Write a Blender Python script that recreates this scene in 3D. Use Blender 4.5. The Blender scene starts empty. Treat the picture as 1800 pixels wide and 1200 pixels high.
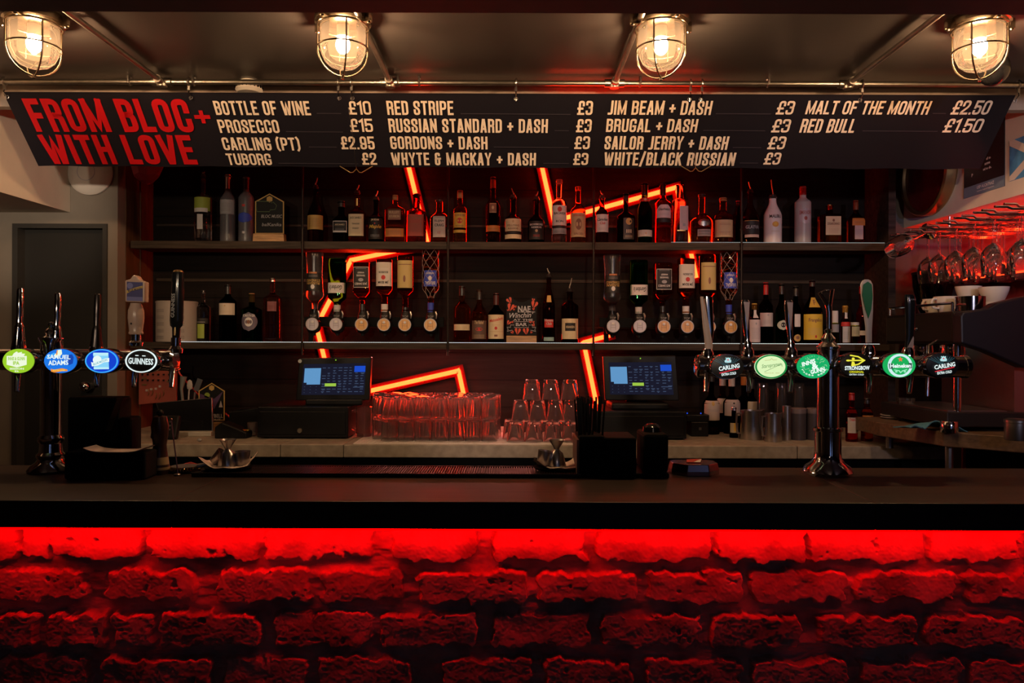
import bpy, math, random
import numpy as np
from mathutils import Vector, Matrix
random.seed(7)
PI = math.pi
S = bpy.context.scene
COL = S.collection

# ------------------------------------------------------------------ camera
F = 1320.0                 # focal length in pixels of the 1800 px wide frame
H = 1.45                   # eye height
ROLL = 0.0033
cam_d = bpy.data.cameras.new('camera')
cam_d.sensor_width = 36.0
cam_d.lens = 36.0 * F / 1800.0
cam_d.clip_start = 0.02
cam = bpy.data.objects.new('camera', cam_d)
COL.objects.link(cam)
cam.rotation_euler = (PI / 2, -ROLL, 0)
cam.location = (0, 0, H)
S.camera = cam

# ------------------------------------------------------------------ world, exposure
w = bpy.data.worlds.new('world'); S.world = w
w.use_nodes = True
w.node_tree.nodes['Background'].inputs[0].default_value = (0.011, 0.008, 0.0075, 1)
w.node_tree.nodes['Background'].inputs[1].default_value = 0.12
S.view_settings.view_transform = 'Standard'
S.view_settings.look = 'None'
S.view_settings.exposure = 0.0
S.view_settings.gamma = 1.0
S.view_settings.use_curve_mapping = False
S.cycles.max_bounces = 20
S.cycles.transmission_bounces = 20
S.cycles.transparent_max_bounces = 72
S.cycles.sample_clamp_indirect = 3.0
S.cycles.blur_glossy = 0.6

LAMP_POWER = 780.0         # emission of the four caged bulbs
LED_BAR = 30.0             # red strip under the counter lip
NEON = (30.0, 0.66, 0.11)   # red flex tubes on the back wall
SHELF_LED = .8
SPOT = 100.0               # unseen fill spots added over the customers' side

# unseen spots added behind the viewer to brighten back bar and side walls
def bar_spot(loc, to, energy, col, size, blend):
    ld = bpy.data.lights.new('bar_spot', 'SPOT'); ld.energy = energy; ld.color = col
    ld.spot_size = math.radians(size); ld.spot_blend = blend; ld.shadow_soft_size = .05
    lo = bpy.data.objects.new('bar_spot', ld); COL.objects.link(lo)
    lo.location = loc
    lo.rotation_euler = (Vector(to) - Vector(loc)).to_track_quat('-Z', 'Y').to_euler()
for k, sx in enumerate((-1.35, -.45, .5, 1.45)):
    bar_spot((sx, -.6, 1.95), (sx * 1.12, 3.4, 1.985), SPOT * (.75, 1, 1, 1)[k], ((1, .74, .5), (1, .74, .5), (1, .72, .52), (.84, .70, .84))[k], 38, 1.0)
bar_spot((.25, -.6, 1.95), (-.12, 3.38, 1.08), SPOT * 1.1, (1, .68, .58), 11.5, 1.0)
bar_spot((1.3, -.6, 1.6), (1.98, 3.0, 1.92), SPOT * 1.2, (.32, .42, 1), 9, .8)
bar_spot((.5, -.6, 1.95), (2.05, 3.2, 2.06), SPOT * 1.5, (1, .76, .58), 13, .8)
bar_spot((-.5, -.6, 1.95), (-2.16, 3.2, 2.06), SPOT * 3.2, (1, .78, .56), 13, .8)

def X2(px, py=600):        # image x, corrected for the camera roll
    return (px - 900) - ROLL * (600 - py)
def Y2(px, py):
    return (600 - py) - ROLL * (px - 900)
def P(px, py, Y):
    return Vector((X2(px, py) / F * Y, Y, H + Y2(px, py) / F * Y))

# ------------------------------------------------------------------ materials
MATS = {}
def mat(name, col=(.5, .5, .5), rough=.5, metal=0., emit=None, es=1., trans=0., ior=1.45, noise=0., nscale=20., bump=0., coat=0., spec=.5, stretch=None, alpha=None):
    if name in MATS: return MATS[name]
    m = bpy.data.materials.new(name); m.use_nodes = True
    nt = m.node_tree; b = nt.nodes['Principled BSDF']
    b.inputs['Base Color'].default_value = (*col, 1)
    b.inputs['Roughness'].default_value = rough
    b.inputs['Metallic'].default_value = metal
    b.inputs['Specular IOR Level'].default_value = spec
    b.inputs['IOR'].default_value = ior
    b.inputs['Transmission Weight'].default_value = trans
    if coat: b.inputs['Coat Weight'].default_value = coat
    if emit is not None:
        b.inputs['Emission Color'].default_value = (*emit, 1)
        b.inputs['Emission Strength'].default_value = es
    if noise or bump:
        tc = nt.nodes.new('ShaderNodeTexCoord')
        mp = nt.nodes.new('ShaderNodeMapping')
        if stretch: mp.inputs['Scale'].default_value = stretch
        nz = nt.nodes.new('ShaderNodeTexNoise')
        nz.inputs['Scale'].default_value = nscale; nz.inputs['Detail'].default_value = 6
        nt.links.new(tc.outputs['Object'], mp.inputs['Vector']); nt.links.new(mp.outputs['Vector'], nz.inputs['Vector'])
        if noise:
            r = nt.nodes.new('ShaderNodeValToRGB')
            r.color_ramp.elements[0].position = .3; r.color_ramp.elements[1].position = .7
            r.color_ramp.elements[0].color = (*[c * (1 - noise) for c in col], 1)
            r.color_ramp.elements[1].color = (*[min(1, c * (1 + noise)) for c in col], 1)
            nt.links.new(nz.outputs['Fac'], r.inputs['Fac']); nt.links.new(r.outputs['Color'], b.inputs['Base Color'])
        if bump:
            bp = nt.nodes.new('ShaderNodeBump'); bp.inputs['Strength'].default_value = bump; bp.inputs['Distance'].default_value = .004
            nt.links.new(nz.outputs['Fac'], bp.inputs['Height']); nt.links.new(bp.outputs['Normal'], b.inputs['Normal'])
    MATS[name] = m
    return m

def emat(name, col, strength=1.):
    if name in MATS: return MATS[name]
    m = bpy.data.materials.new(name); m.use_nodes = True
    nt = m.node_tree
    nt.nodes.remove(nt.nodes['Principled BSDF'])
    e = nt.nodes.new('ShaderNodeEmission'); e.inputs[0].default_value = (*col, 1); e.inputs[1].default_value = strength
    nt.links.new(e.outputs[0], nt.nodes['Material Output'].inputs[0])
    MATS[name] = m
    return m

def glass(name, col=(1, 1, 1), rough=0., ior=1.48):
    if name in MATS: return MATS[name]
    m = bpy.data.materials.new(name); m.use_nodes = True
    nt = m.node_tree
    nt.nodes.remove(nt.nodes['Principled BSDF'])
    g = nt.nodes.new('ShaderNodeBsdfGlass'); g.inputs['Color'].default_value = (*col, 1)
    g.inputs['Roughness'].default_value = rough; g.inputs['IOR'].default_value = ior
    nt.links.new(g.outputs[0], nt.nodes['Material Output'].inputs[0])
    MATS[name] = m
    return m

def hazy_glass(name, col, haze, hazecol=(.9, .86, .84)):
    """washed, slightly milky pressed glass"""
    m = glass(name, col); nt = m.node_tree
    g = next(n for n in nt.nodes if n.type == 'BSDF_GLASS')
    d = nt.nodes.new('ShaderNodeBsdfDiffuse'); d.inputs[0].default_value = (*hazecol, 1)
    t = nt.nodes.new('ShaderNodeBsdfTranslucent'); t.inputs[0].default_value = (*hazecol, 1)
    a = nt.nodes.new('ShaderNodeMixShader'); a.inputs[0].default_value = .5
    nt.links.new(d.outputs[0], a.inputs[1]); nt.links.new(t.outputs[0], a.inputs[2])
    x = nt.nodes.new('ShaderNodeMixShader'); x.inputs[0].default_value = haze
    nt.links.new(g.outputs[0], x.inputs[1]); nt.links.new(a.outputs[0], x.inputs[2])
    nt.links.new(x.outputs[0], nt.nodes['Material Output'].inputs[0])
    return m

def thin_glass(name, col=(1, 1, 1), haze=0., hazecol=(.8, .8, .8)):
    """a thin clear wall: lets light straight through, mirrors at grazing angles, a little frosting"""
    if name in MATS: return MATS[name]
    m = bpy.data.materials.new(name); m.use_nodes = True
    nt = m.node_tree
    nt.nodes.remove(nt.nodes['Principled BSDF'])
    t = nt.nodes.new('ShaderNodeBsdfTransparent'); t.inputs[0].default_value = (*col, 1)
    g = nt.nodes.new('ShaderNodeBsdfGlossy'); g.inputs['Roughness'].default_value = .03
    fr = nt.nodes.new('ShaderNodeFresnel'); fr.inputs[0].default_value = 1.5
    mx = nt.nodes.new('ShaderNodeMixShader')
    nt.links.new(fr.outputs[0], mx.inputs[0]); nt.links.new(t.outputs[0], mx.inputs[1]); nt.links.new(g.outputs[0], mx.inputs[2])
    out = mx
    if haze:
        d = nt.nodes.new('ShaderNodeBsdfTranslucent'); d.inputs[0].default_value = (*hazecol, 1)
        d2 = nt.nodes.new('ShaderNodeBsdfDiffuse'); d2.inputs[0].default_value = (*hazecol, 1)
        ma = nt.nodes.new('ShaderNodeMixShader'); ma.inputs[0].default_value = .35
        nt.links.new(d.outputs[0], ma.inputs[1]); nt.links.new(d2.outputs[0], ma.inputs[2])
        m2 = nt.nodes.new('ShaderNodeMixShader'); m2.inputs[0].default_value = haze
        nt.links.new(mx.outputs[0], m2.inputs[1]); nt.links.new(ma.outputs[0], m2.inputs[2])
        out = m2
    nt.links.new(out.outputs[0], nt.nodes['Material Output'].inputs[0])
    MATS[name] = m
    return m

# ------------------------------------------------------------------ mesh builder
class MB:
    def __init__(s): s.v = []; s.f = []; s.m = []
    def add(s, vs, fs, mi=0):
        o = len(s.v); s.v += [tuple(v) for v in vs]
        s.f += [tuple(i + o for i in f) for f in fs]; s.m += [mi] * len(fs)
        return s
    def box(s, c, d, mi=0, rot=None):
        x, y, z = d[0] / 2, d[1] / 2, d[2] / 2
        vs = [Vector(p) for p in ((-x, -y, -z), (x, -y, -z), (x, y, -z), (-x, y, -z), (-x, -y, z), (x, -y, z), (x, y, z), (-x, y, z))]
        if rot: vs = [rot @ v for v in vs]
        c = Vector(c)
        return s.add([v + c for v in vs], [(0, 3, 2, 1), (4, 5, 6, 7), (0, 1, 5, 4), (1, 2, 6, 5), (2, 3, 7, 6), (3, 0, 4, 7)], mi)
    def bb(s, x0, x1, y0, y1, z0, z1, mi=0):
        return s.box(((x0 + x1) / 2, (y0 + y1) / 2, (z0 + z1) / 2), (x1 - x0, y1 - y0, z1 - z0), mi)
    def loft(s, rings, mi=0, cap=True, closed=False):
        n = len(rings[0]); o = []
        fs = []
        vs = [v for r in rings for v in r]
        R = len(rings)
        for i in range(R if closed else R - 1):
            a, b = i * n, ((i + 1) % R) * n
            for k in range(n):
                fs.append((a + k, a + (k + 1) % n, b + (k + 1) % n, b + k))
        if cap and not closed:
            fs.append(tuple(range(n - 1, -1, -1))); fs.append(tuple((R - 1) * n + k for k in range(n)))
        return s.add(vs, fs, mi)
    def tube(s, pts, r, n=10, mi=0, cap=True, closed=False):
        pts = [Vector(p) for p in pts]; rings = []
        N = len(pts); up = None
        for i, p in enumerate(pts):
            if closed: d = pts[(i + 1) % N] - pts[i - 1]
            else: d = pts[min(i + 1, N - 1)] - pts[max(i - 1, 0)]
            d.normalize()
            if up is None:
                up = Vector((0, 0, 1)) if abs(d.z) < .9 else Vector((0, 1, 0))
            a = up - d * up.dot(d)
            if a.length < 1e-5: a = Vector((1, 0, 0)) - d * d.x
            a.normalize(); b = d.cross(a); up = a
            rr = r[i] if isinstance(r, (list, tuple)) else r
            if not closed and 0 < i < N - 1:
                e1 = (pts[i] - pts[i - 1]).normalized(); e2 = (pts[i + 1] - pts[i]).normalized()
                c = math.sqrt(max(.2, (1 + e1.dot(e2)) / 2))
            else: c = 1
            rings.append([p + (a * math.cos(t) + b * math.sin(t)) * rr / (c if c > .7 else .7) for t in (2 * PI * k / n for k in range(n))])
        return s.loft(rings, mi, cap, closed)
    def cyl(s, p0, p1, r, n=20, mi=0, r1=None):
        return s.tube([p0, p1], [r, r if r1 is None else r1], n, mi)
    def lathe(s, prof, n=24, c=(0, 0, 0), e=2., sx=1., sy=1., mi=0, axis='z', closed=False):
        """prof: (r, z) list; e: superellipse exponent of the cross-section"""
        rings = []
        for r, z in prof:
            r = max(r, 1e-5); ring = []
            for k in range(n):
                t = 2 * PI * (k + .5) / n
                ct, st = math.cos(t), math.sin(t)
                if e == 2: x, y = ct, st
                else:
                    q = (abs(ct) ** e + abs(st) ** e) ** (-1 / e); x, y = ct * q, st * q
                x *= r * sx; y *= r * sy
                if axis == 'z': v = (c[0] + x, c[1] + y, c[2] + z)
                elif axis == 'y': v = (c[0] + x, c[1] + z, c[2] - y)
                else: v = (c[0] + z, c[1] + x, c[2] + y)
                ring.append(v)
            rings.append(ring)
        return s.loft(rings, mi, not closed, closed)
    def prism(s, out, y0, y1, mi=0, T=None):
        """outline in (x, z), counter-clockwise seen from -y, from y0 (front) to y1 (back)"""
        n = len(out)
        vs = [(x, y0, z) for x, z in out] + [(x, y1, z) for x, z in out]
        if T: vs = [T(Vector(v)) for v in vs]
        fs = [tuple(range(n)), tuple(range(2 * n - 1, n - 1, -1))]
        for k in range(n):
            j = (k + 1) % n
            fs.append((k, k + n, j + n, j))
        return s.add(vs, fs, mi)
    def ball(s, c, r, n=16, mi=0, sz=1., sx=1., sy=1.):
        return s.lathe([(r * math.sin(t), -r * sz * math.cos(t)) for t in (PI * k / n for k in range(n + 1))], n * 2, c, 2, sx, sy, mi)

def obj(name, mb, mats, parent=None, smooth=True, bevel=None, seg=2, ang=35):
    me = bpy.data.meshes.new(name)
    me.from_pydata(mb.v, [], mb.f)
    if not isinstance(mats, (list, tuple)): mats = [mats]
    for m in mats: me.materials.append(m)
    me.polygons.foreach_set('material_index', mb.m)
    if smooth:
        me.polygons.foreach_set('use_smooth', [True] * len(me.polygons))
        me.update()
        me.set_sharp_from_angle(angle=math.radians(ang))
    me.update()
    o = bpy.data.objects.new(name, me); COL.objects.link(o)
    if parent: o.parent = parent
    if bevel:
        b = o.modifiers.new('bevel', 'BEVEL'); b.width = bevel; b.segments = seg; b.limit_method = 'ANGLE'; b.angle_limit = math.radians(40)
        b.harden_normals = False
    return o

def tag(o, label, cat, group=None, kind=None):
    o['label'] = label; o['category'] = cat
    if group: o['group'] = group
    if kind: o['kind'] = kind
    return o
def thing(name, label, cat, loc=(0, 0, 0), group=None, rot=None):
    o = bpy.data.objects.new(name, None); COL.objects.link(o)
    o.empty_display_size = .05
    o.location = loc
    if rot: o.rotation_euler = rot
    return tag(o, label, cat, group)
def struct(name, mb, m, smooth=False, **k):
    o = obj(name, mb, m, None, smooth, **k); o['kind'] = 'structure'
    return o
def dup(root, label=None, loc=None, rot=None):
    r = root.copy(); COL.objects.link(r)
    if label: r['label'] = label
    if loc is not None: r.location = loc
    if rot is not None: r.rotation_euler = rot
    for ch in list(root.children):
        c = ch.copy(); COL.objects.link(c); c.parent = r
        for g in list(ch.children):
            d = g.copy(); COL.objects.link(d); d.parent = c
    return r

# ------------------------------------------------------------------ lettering
TEXT = {}
def text2d(body, bold=.0, shear=0.):
    """filled outline of the default font, normalised to the unit box"""
    key = (body, bold, shear)
    if key not in TEXT:
        cu = bpy.data.curves.new('t', 'FONT'); cu.body = body; cu.offset = bold; cu.shear = shear
        cu.resolution_u = 2 if len(body) > 3 else 4
        o = bpy.data.objects.new('t', cu)
        me = o.to_mesh()
        vs = [(v.co.x, v.co.y) for v in me.vertices]; fs = [tuple(p.vertices) for p in me.polygons]
        o.to_mesh_clear()
        bpy.data.objects.remove(o); bpy.data.curves.remove(cu)
        x0 = min(v[0] for v in vs); x1 = max(v[0] for v in vs); y0 = min(v[1] for v in vs); y1 = max(v[1] for v in vs)
        TEXT[key] = ([((x - x0) / (x1 - x0), (y - y0) / (y1 - y0)) for x, y in vs], fs, (x1 - x0) / (y1 - y0))
    return TEXT[key]
def put_text(mb, body, cx, cy, wd, ht, f, bold=.02, shear=0., rot=0., mi=0, keep=False):
    """lettering fitted to a box centred on (cx, cy) of a surface given by f(u, v)"""
    vs, fs, asp = text2d(body, bold, shear)
    if keep: wd = min(wd, ht * asp)
    c, s = math.cos(rot), math.sin(rot)
    out = []
    for x, y in vs:
        a, b = (x - .5) * wd, (y - .5) * ht
        out.append(f(cx + a * c - b * s, cy + a * s + b * c))
    mb.add(out, fs, mi)

# condensed poster capitals, drawn stroke by stroke
GL = {
 'A': (1, [('s', [(0, 0), (.4, 1), (.6, 1), (1, 0)]), ('s', [(.2, .24), (.8, .24)])]),
 'B': (1, [('s', [(0, 0), (0, 1)]), ('r', [(0, 1), (.97, 1), (.97, .54), (0, .54)]), ('r', [(0, .54), (1, .54), (1, 0), (0, 0)])]),
 'C': (1, [('r', [(1, .70), (1, 1), (0, 1), (0, 0), (1, 0), (1, .30)])]),
 'D': (1, [('s', [(0, 0), (0, 1)]), ('r', [(0, 1), (1, 1), (1, 0), (0, 0)])]),
 'E': (.86, [('s', [(1, 1), (0, 1), (0, 0), (1, 0)]), ('s', [(0, .52), (.85, .52)])]),
 'F': (.84, [('s', [(1, 1), (0, 1), (0, 0)]), ('s', [(0, .5), (.85, .5)])]),
 'G': (1, [('r', [(1, .76), (1, 1), (0, 1), (0, 0), (1, 0), (1, .42)]), ('s', [(1, .44), (.62, .44)])]),
 'H': (1, [('s', [(0, 0), (0, 1)]), ('s', [(1, 0), (1, 1)]), ('s', [(0, .52), (1, .52)])]),
 'I': (0, [('s', [(0, 0), (0, 1)])]),
 'J': (.62, [('r', [(1, 1), (1, 0), (0, 0)])]),
 'K': (1.02, [('s', [(0, 0), (0, 1)]), ('s', [(1, 1), (.05, .42)]), ('s', [(.38, .6), (1, 0)])]),
 'L': (.8, [('s', [(0, 1), (0, 0), (1, 0)])]),
 'M': (1.45, [('s', [(0, 0), (0, 1)]), ('s', [(1, 0), (1, 1)]), ('s', [(0, 1), (.5, .08), (1, 1)])]),
 'N': (1.08, [('s', [(0, 0), (0, 1)]), ('s', [(1, 0), (1, 1)]), ('s', [(0, 1), (1, 0)])]),
 'O': (1, [('o', [(0, 0), (1, 0), (1, 1), (0, 1)])]),
 'P': (1, [('s', [(0, 0), (0, 1)]), ('r', [(0, 1), (1, 1), (1, .44), (0, .44)])]),
 'R': (1, [('s', [(0, 0), (0, 1)]), ('r', [(0, 1), (1, 1), (1, .5), (0, .5)]), ('r', [(.55, .5), (.98, .44), (1, 0)])]),
 'S': (1, [('r', [(1, .7), (1, 1), (0, 1), (0, .6), (1, .4), (1, 0), (0, 0), (0, .3)])]),
 'T': (.95, [('s', [(0, 1), (1, 1)]), ('s', [(.5, 1), (.5, 0)])]),
 'U': (1, [('r', [(0, 1), (0, 0), (1, 0), (1, 1)])]),
 'V': (1.1, [('s', [(0, 1), (.42, 0), (.58, 0), (1, 1)])]),
 'W': (1.75, [('s', [(0, 1), (.22, 0), (.3, 0), (.5, .9), (.7, 0), (.78, 0), (1, 1)])]),
 'X': (1, [('s', [(0, 0), (1, 1)]), ('s', [(0, 1), (1, 0)])]),
 'Y': (1.1, [('s', [(0, 1), (.5, .42), (1, 1)]), ('s', [(.5, .42), (.5, 0)])]),
 '0': (1, [('o', [(0, 0), (1, 0), (1, 1), (0, 1)])]),
 '1': (.42, [('s', [(0, .84), (1, .98), (1, 0)])]),
 '2': (1, [('r', [(0, .68), (0, 1), (1, 1), (1, .6), (.02, .12), (0, 0)]), ('s', [(0, 0), (1, 0)])]),
 '3': (1, [('r', [(0, .8), (0, 1), (1, 1), (1, .53), (.55, .53)]), ('r', [(.55, .53), (1, .53), (1, 0), (0, 0), (0, .2)])]),
 '5': (1, [('s', [(1, 1), (0, 1), (0, .5)]), ('r', [(0, .6), (1, .6), (1, 0), (0, 0), (0, .2)])]),
 '9': (1, [('r', [(1, .42), (0, .42), (0, 1), (1, 1), (1, 0), (0, 0), (0, .26)]), ('s', [(1, .5), (1, .8)])]),
 '£': (1.05, [('r', [(1, .72), (1, 1), (.24, 1), (.24, 0)]), ('s', [(0, 0), (1, 0)]), ('s', [(0, .44), (.78, .44)])]),
 '&': (1.05, [('r', [(.8, .86), (.8, 1), (.06, 1), (.06, .54), (.5, .54)]), ('r', [(.5, .54), (0, .54), (0, 0), (.8, 0), (.8, .36)]), ('s', [(.45, .54), (1.0, .54)])]),
 '+': (.9, [('s', [(0, .45), (1, .45)]), ('s', [(.5, .2), (.5, .7)])]),
 '/': (.8, [('s', [(0, -.1), (1, 1.1)])]),
 '(': (.3, [('r', [(1, 1.08), (0, .9), (0, .1), (1, -.08)])]),
 ')': (.3, [('r', [(0, 1.08), (1, .9), (1, .1), (0, -.08)])]),
 '.': (0, [('d', [(0, 0)])]),
}
def rounded(pts, r, closed=False):
    out = []; n = len(pts)
    for i, p in enumerate(pts):
        if not closed and i in (0, n - 1): out.append(p); continue
        a, b = pts[i - 1], pts[(i + 1) % n]
        p, a, b = Vector(p), Vector(a), Vector(b)
        da, db = (a - p), (b - p)
        rr = min(r, da.length * .49, db.length * .49)
        q0, q1 = p + da.normalized() * rr, p + db.normalized() * rr
        for k in range(6):
            t = k / 5
            out.append(tuple(q0 * (1 - t) ** 2 + p * 2 * t * (1 - t) + q1 * t * t))
    return [tuple(q) for q in out]
def stroke(pts, hw, closed=False):
    """ribbon quads round a centreline (2-D)"""
    P_ = [Vector(p) for p in pts]; n = len(P_)
    if not closed:
        P_[0] = P_[0] - (P_[1] - P_[0]).normalized() * hw; P_[-1] = P_[-1] + (P_[-1] - P_[-2]).normalized() * hw
    L, R = [], []
    for i in range(n):
        if closed: d1 = (P_[i] - P_[i - 1]); d2 = (P_[(i + 1) % n] - P_[i])
        else: d1 = P_[i] - P_[i - 1] if i else P_[1] - P_[0]; d2 = P_[i + 1] - P_[i] if i < n - 1 else P_[-1] - P_[-2]
        d1 = d1.normalized() if d1.length else d2.normalized(); d2 = d2.normalized() if d2.length else d1
        m = d1 + d2
        m = m.normalized() if m.length > 1e-6 else d1
        nrm = Vector((-m.y, m.x)); k = hw / max(.5, m.dot(d1))
        L.append(P_[i] + nrm * k); R.append(P_[i] - nrm * k)
    vs = L + R; fs = []
    for i in range(n if closed else n - 1):
        j = (i + 1) % n
        fs.append((i, i + n, j + n, j))
    return vs, fs
def poster(mb, s, u0, u1, v0, v1, f, mi=0, bold=.155):
    hgt = v1 - v0; t = bold * hgt; gap = .085 * hgt
    rel = []; fixed = 0
    for ch in s:
        if ch == ' ': fixed += .2 * hgt; continue
        wd = GL[ch][0]
        rel.append(wd); fixed += t
    ngap = len(s) - 1 + 0
    gw = ((u1 - u0) - fixed - ngap * gap) / max(.01, sum(rel)) if sum(rel) else 0
    u = u0
    for ch in s:
        if ch == ' ': u += .2 * hgt + gap; continue
        wd, st = GL[ch]; wdt = wd * gw
        for kind, pts in st:
            q = [(u + t / 2 + x * wdt, v0 + t / 2 + y * (hgt - t)) for x, y in pts]
            if kind == 'd':
                x, y = q[0]; h_ = t / 2
                vs, fs = [Vector((x - h_, y - h_)), Vector((x + h_, y - h_)), Vector((x + h_, y + h_)), Vector((x - h_, y + h_))], [(0, 1, 2, 3)]
            elif kind == 's': vs, fs = stroke(q, t / 2)
            elif kind == 'r': vs, fs = stroke(rounded(q, t * 1.15), t / 2)
            else: vs, fs = stroke(rounded(q, t * 1.15, True), t / 2, True)
            mb.add([f(*v) for v in vs], fs, mi)
        u += wdt + t + gap

def smooth_path(pts, sub_=5):
    pts = [Vector(p) for p in pts]; out = []
    for i in range(len(pts) - 1):
        p0, p1, p2, p3 = pts[max(0, i - 1)], pts[i], pts[i + 1], pts[min(len(pts) - 1, i + 2)]
        for q in range(sub_):
            s_ = q / sub_
            out.append(.5 * ((2 * p1) + (p2 - p0) * s_ + (2 * p0 - 5 * p1 + 4 * p2 - p3) * s_ ** 2 + (3 * p1 - p0 - 3 * p2 + p3) * s_ ** 3))
    return out + [pts[-1]]

# ------------------------------------------------------------------ value noise on arrays
def vnoise(x, y, seed=0):
    xi = np.floor(x).astype(np.int64); yi = np.floor(y).astype(np.int64)
    xf = x - xi; yf = y - yi
    xf = xf * xf * (3 - 2 * xf); yf = yf * yf * (3 - 2 * yf)
    def h(a, b):
        n = (a * 374761393 + b * 668265263 + seed * 974634777) & 0x7fffffff
        n = ((n ^ (n >> 13)) * 1274126177) & 0x7fffffff
        return ((n ^ (n >> 16)) & 0xffff) / 65535.0
    return (h(xi, yi) * (1 - xf) + h(xi + 1, yi) * xf) * (1 - yf) + (h(xi, yi + 1) * (1 - xf) + h(xi + 1, yi + 1) * xf) * yf
def fbm(x, y, seed=0, oct=4):
    a = 0; amp = .5
    for k in range(oct):
        a = a + amp * vnoise(x * 2 ** k, y * 2 ** k, seed + k); amp *= .5
    return a
# ------------------------------------------------------------------ shared materials
DOORWALL = mat('shaded cream plaster', (.2, .17, .14), .75, noise=.08, nscale=6, bump=.1)  # darker copy of the cream plaster, shade put into its colour
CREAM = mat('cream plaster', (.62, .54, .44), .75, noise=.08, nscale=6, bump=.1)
GREYWALL = mat('grey plaster', (.07, .062, .058), .8, noise=.1, nscale=6)
CEIL = mat('taupe ceiling gloss', (.046, .041, .040), .34, noise=.06, nscale=3)
CEIL2 = mat('cream ceiling', (.52, .42, .36), .6)
DARKCEIL = mat('black painted soffit', (.045, .03, .034), .6, noise=.1)
BLACK = mat('black plastic', (.007, .007, .0075), .42, spec=.25)
BLACKM = mat('matt black', (.006, .006, .006), .75, spec=.15)
BLACKG = mat('gloss black', (.01, .01, .011), .12)
CHROME = mat('chrome', (.72, .71, .72), .09, 1.0)
STEEL = mat('brushed steel', (.5, .48, .47), .3, 1.0, noise=.1, nscale=40, stretch=(1, 1, 30))
GALV = mat('galvanised pipe', (.42, .39, .35), .36, 1.0, noise=.15, nscale=30)
BRASS = mat('old brass', (.45, .31, .14), .35, 1.0)
WHITE = mat('white plastic', (.6, .58, .55), .4)
CERAM = mat('white china', (.62, .58, .54), .16, coat=.4)
WOODD = mat('dark stained board', (.03, .021, .018), .62, noise=.45, nscale=9, bump=.25, stretch=(.35, 6, 6), spec=.15)
WOODV = mat('side boards', (.085, .035, .014), .42, noise=.5, nscale=10, stretch=(8, 8, .5))
WOODL = mat('shelf timber', (.04, .029, .021), .65, spec=.2, noise=.5, nscale=12, stretch=(.5, 8, 8))
OAK = mat('light timber block', (.36, .2, .075), .45, noise=.35, nscale=14, stretch=(1, 8, 8))
STONE = mat('grey worktop', (.33, .285, .225), .55, noise=.22, nscale=26)
BARTOP = mat('dark oiled bar top', (.026, .0145, .009), .45, noise=.4, nscale=8, bump=.1, stretch=(.5, 7, 7))
LEDGE = mat('worn ledge timber', (.12, .075, .045), .55, noise=.4, nscale=10, stretch=(1, 6, 6))
PAPER = mat('paper', (.72, .58, .5), .8)
RED_NEON = emat('red neon', NEON, 1.0)
NEON_SLEEVE = thin_glass('red silicone sleeve', (1, .97, .95), .10, (.9, .03, .015))
LED_RED = emat('red led strip', (1.0, 0.0, 0.0), LED_BAR)
LED_W = emat('white shelf led', (.95, 1.0, .95), SHELF_LED)

# back wall: rough dark planks laid crosswise, with their own grain
def plank_mat():
    m = mat('dark plank wall', (.02, .0145, .013), .7, spec=.12)
    nt = m.node_tree; b = nt.nodes['Principled BSDF']
    tc = nt.nodes.new('ShaderNodeTexCoord'); mp = nt.nodes.new('ShaderNodeMapping')
    mp.inputs['Scale'].default_value = (1.2, 1, 16)
    nz = nt.nodes.new('ShaderNodeTexNoise'); nz.inputs['Scale'].default_value = 3.5; nz.inputs['Detail'].default_value = 8
    sp = nt.nodes.new('ShaderNodeSeparateXYZ'); ml = nt.nodes.new('ShaderNodeMath'); ml.operation = 'MULTIPLY'; ml.inputs[1].default_value = 7.2
    fr = nt.nodes.new('ShaderNodeMath'); fr.operation = 'FRACT'
    gt = nt.nodes.new('ShaderNodeMath'); gt.operation = 'GREATER_THAN'; gt.inputs[1].default_value = .035
    r = nt.nodes.new('ShaderNodeValToRGB'); r.color_ramp.elements[0].color = (.004, .0028, .0025, 1); r.color_ramp.elements[1].color = (.016, .0115, .0098, 1)
    mu = nt.nodes.new('ShaderNodeMixRGB'); mu.blend_type = 'MULTIPLY'; mu.inputs[0].default_value = .8
    L = nt.links.new
    L(tc.outputs['Object'], mp.inputs[0]); L(mp.outputs[0], nz.inputs['Vector']); L(nz.outputs['Fac'], r.inputs[0])
    L(tc.outputs['Object'], sp.inputs[0]); L(sp.outputs['Z'], ml.inputs[0]); L(ml.outputs[0], fr.inputs[0]); L(fr.outputs[0], gt.inputs[0])
    L(r.outputs[0], mu.inputs[1]); L(gt.outputs[0], mu.inputs[2]); L(mu.outputs[0], b.inputs['Base Color'])
    bp = nt.nodes.new('ShaderNodeBump'); bp.inputs['Strength'].default_value = .4; bp.inputs['Distance'].default_value = .003
    L(nz.outputs['Fac'], bp.inputs['Height']); L(bp.outputs[0], b.inputs['Normal'])
    return m
PLANK = plank_mat()

# ------------------------------------------------------------------ heights and depths
Z_CEIL = H + .97
Z_CEIL2 = H + .973
Y_WALL = 3.85
Z_BAR = H - .35
Z_BACK = H - .434
Z_SH1 = H + .4745          # upper shelf, top face
Z_SH2 = H - .008           # lower shelf, top face
Y_SHF, Y_SHB = 3.58, 3.785
Y_BOT = 3.69               # where the bottles stand

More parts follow.
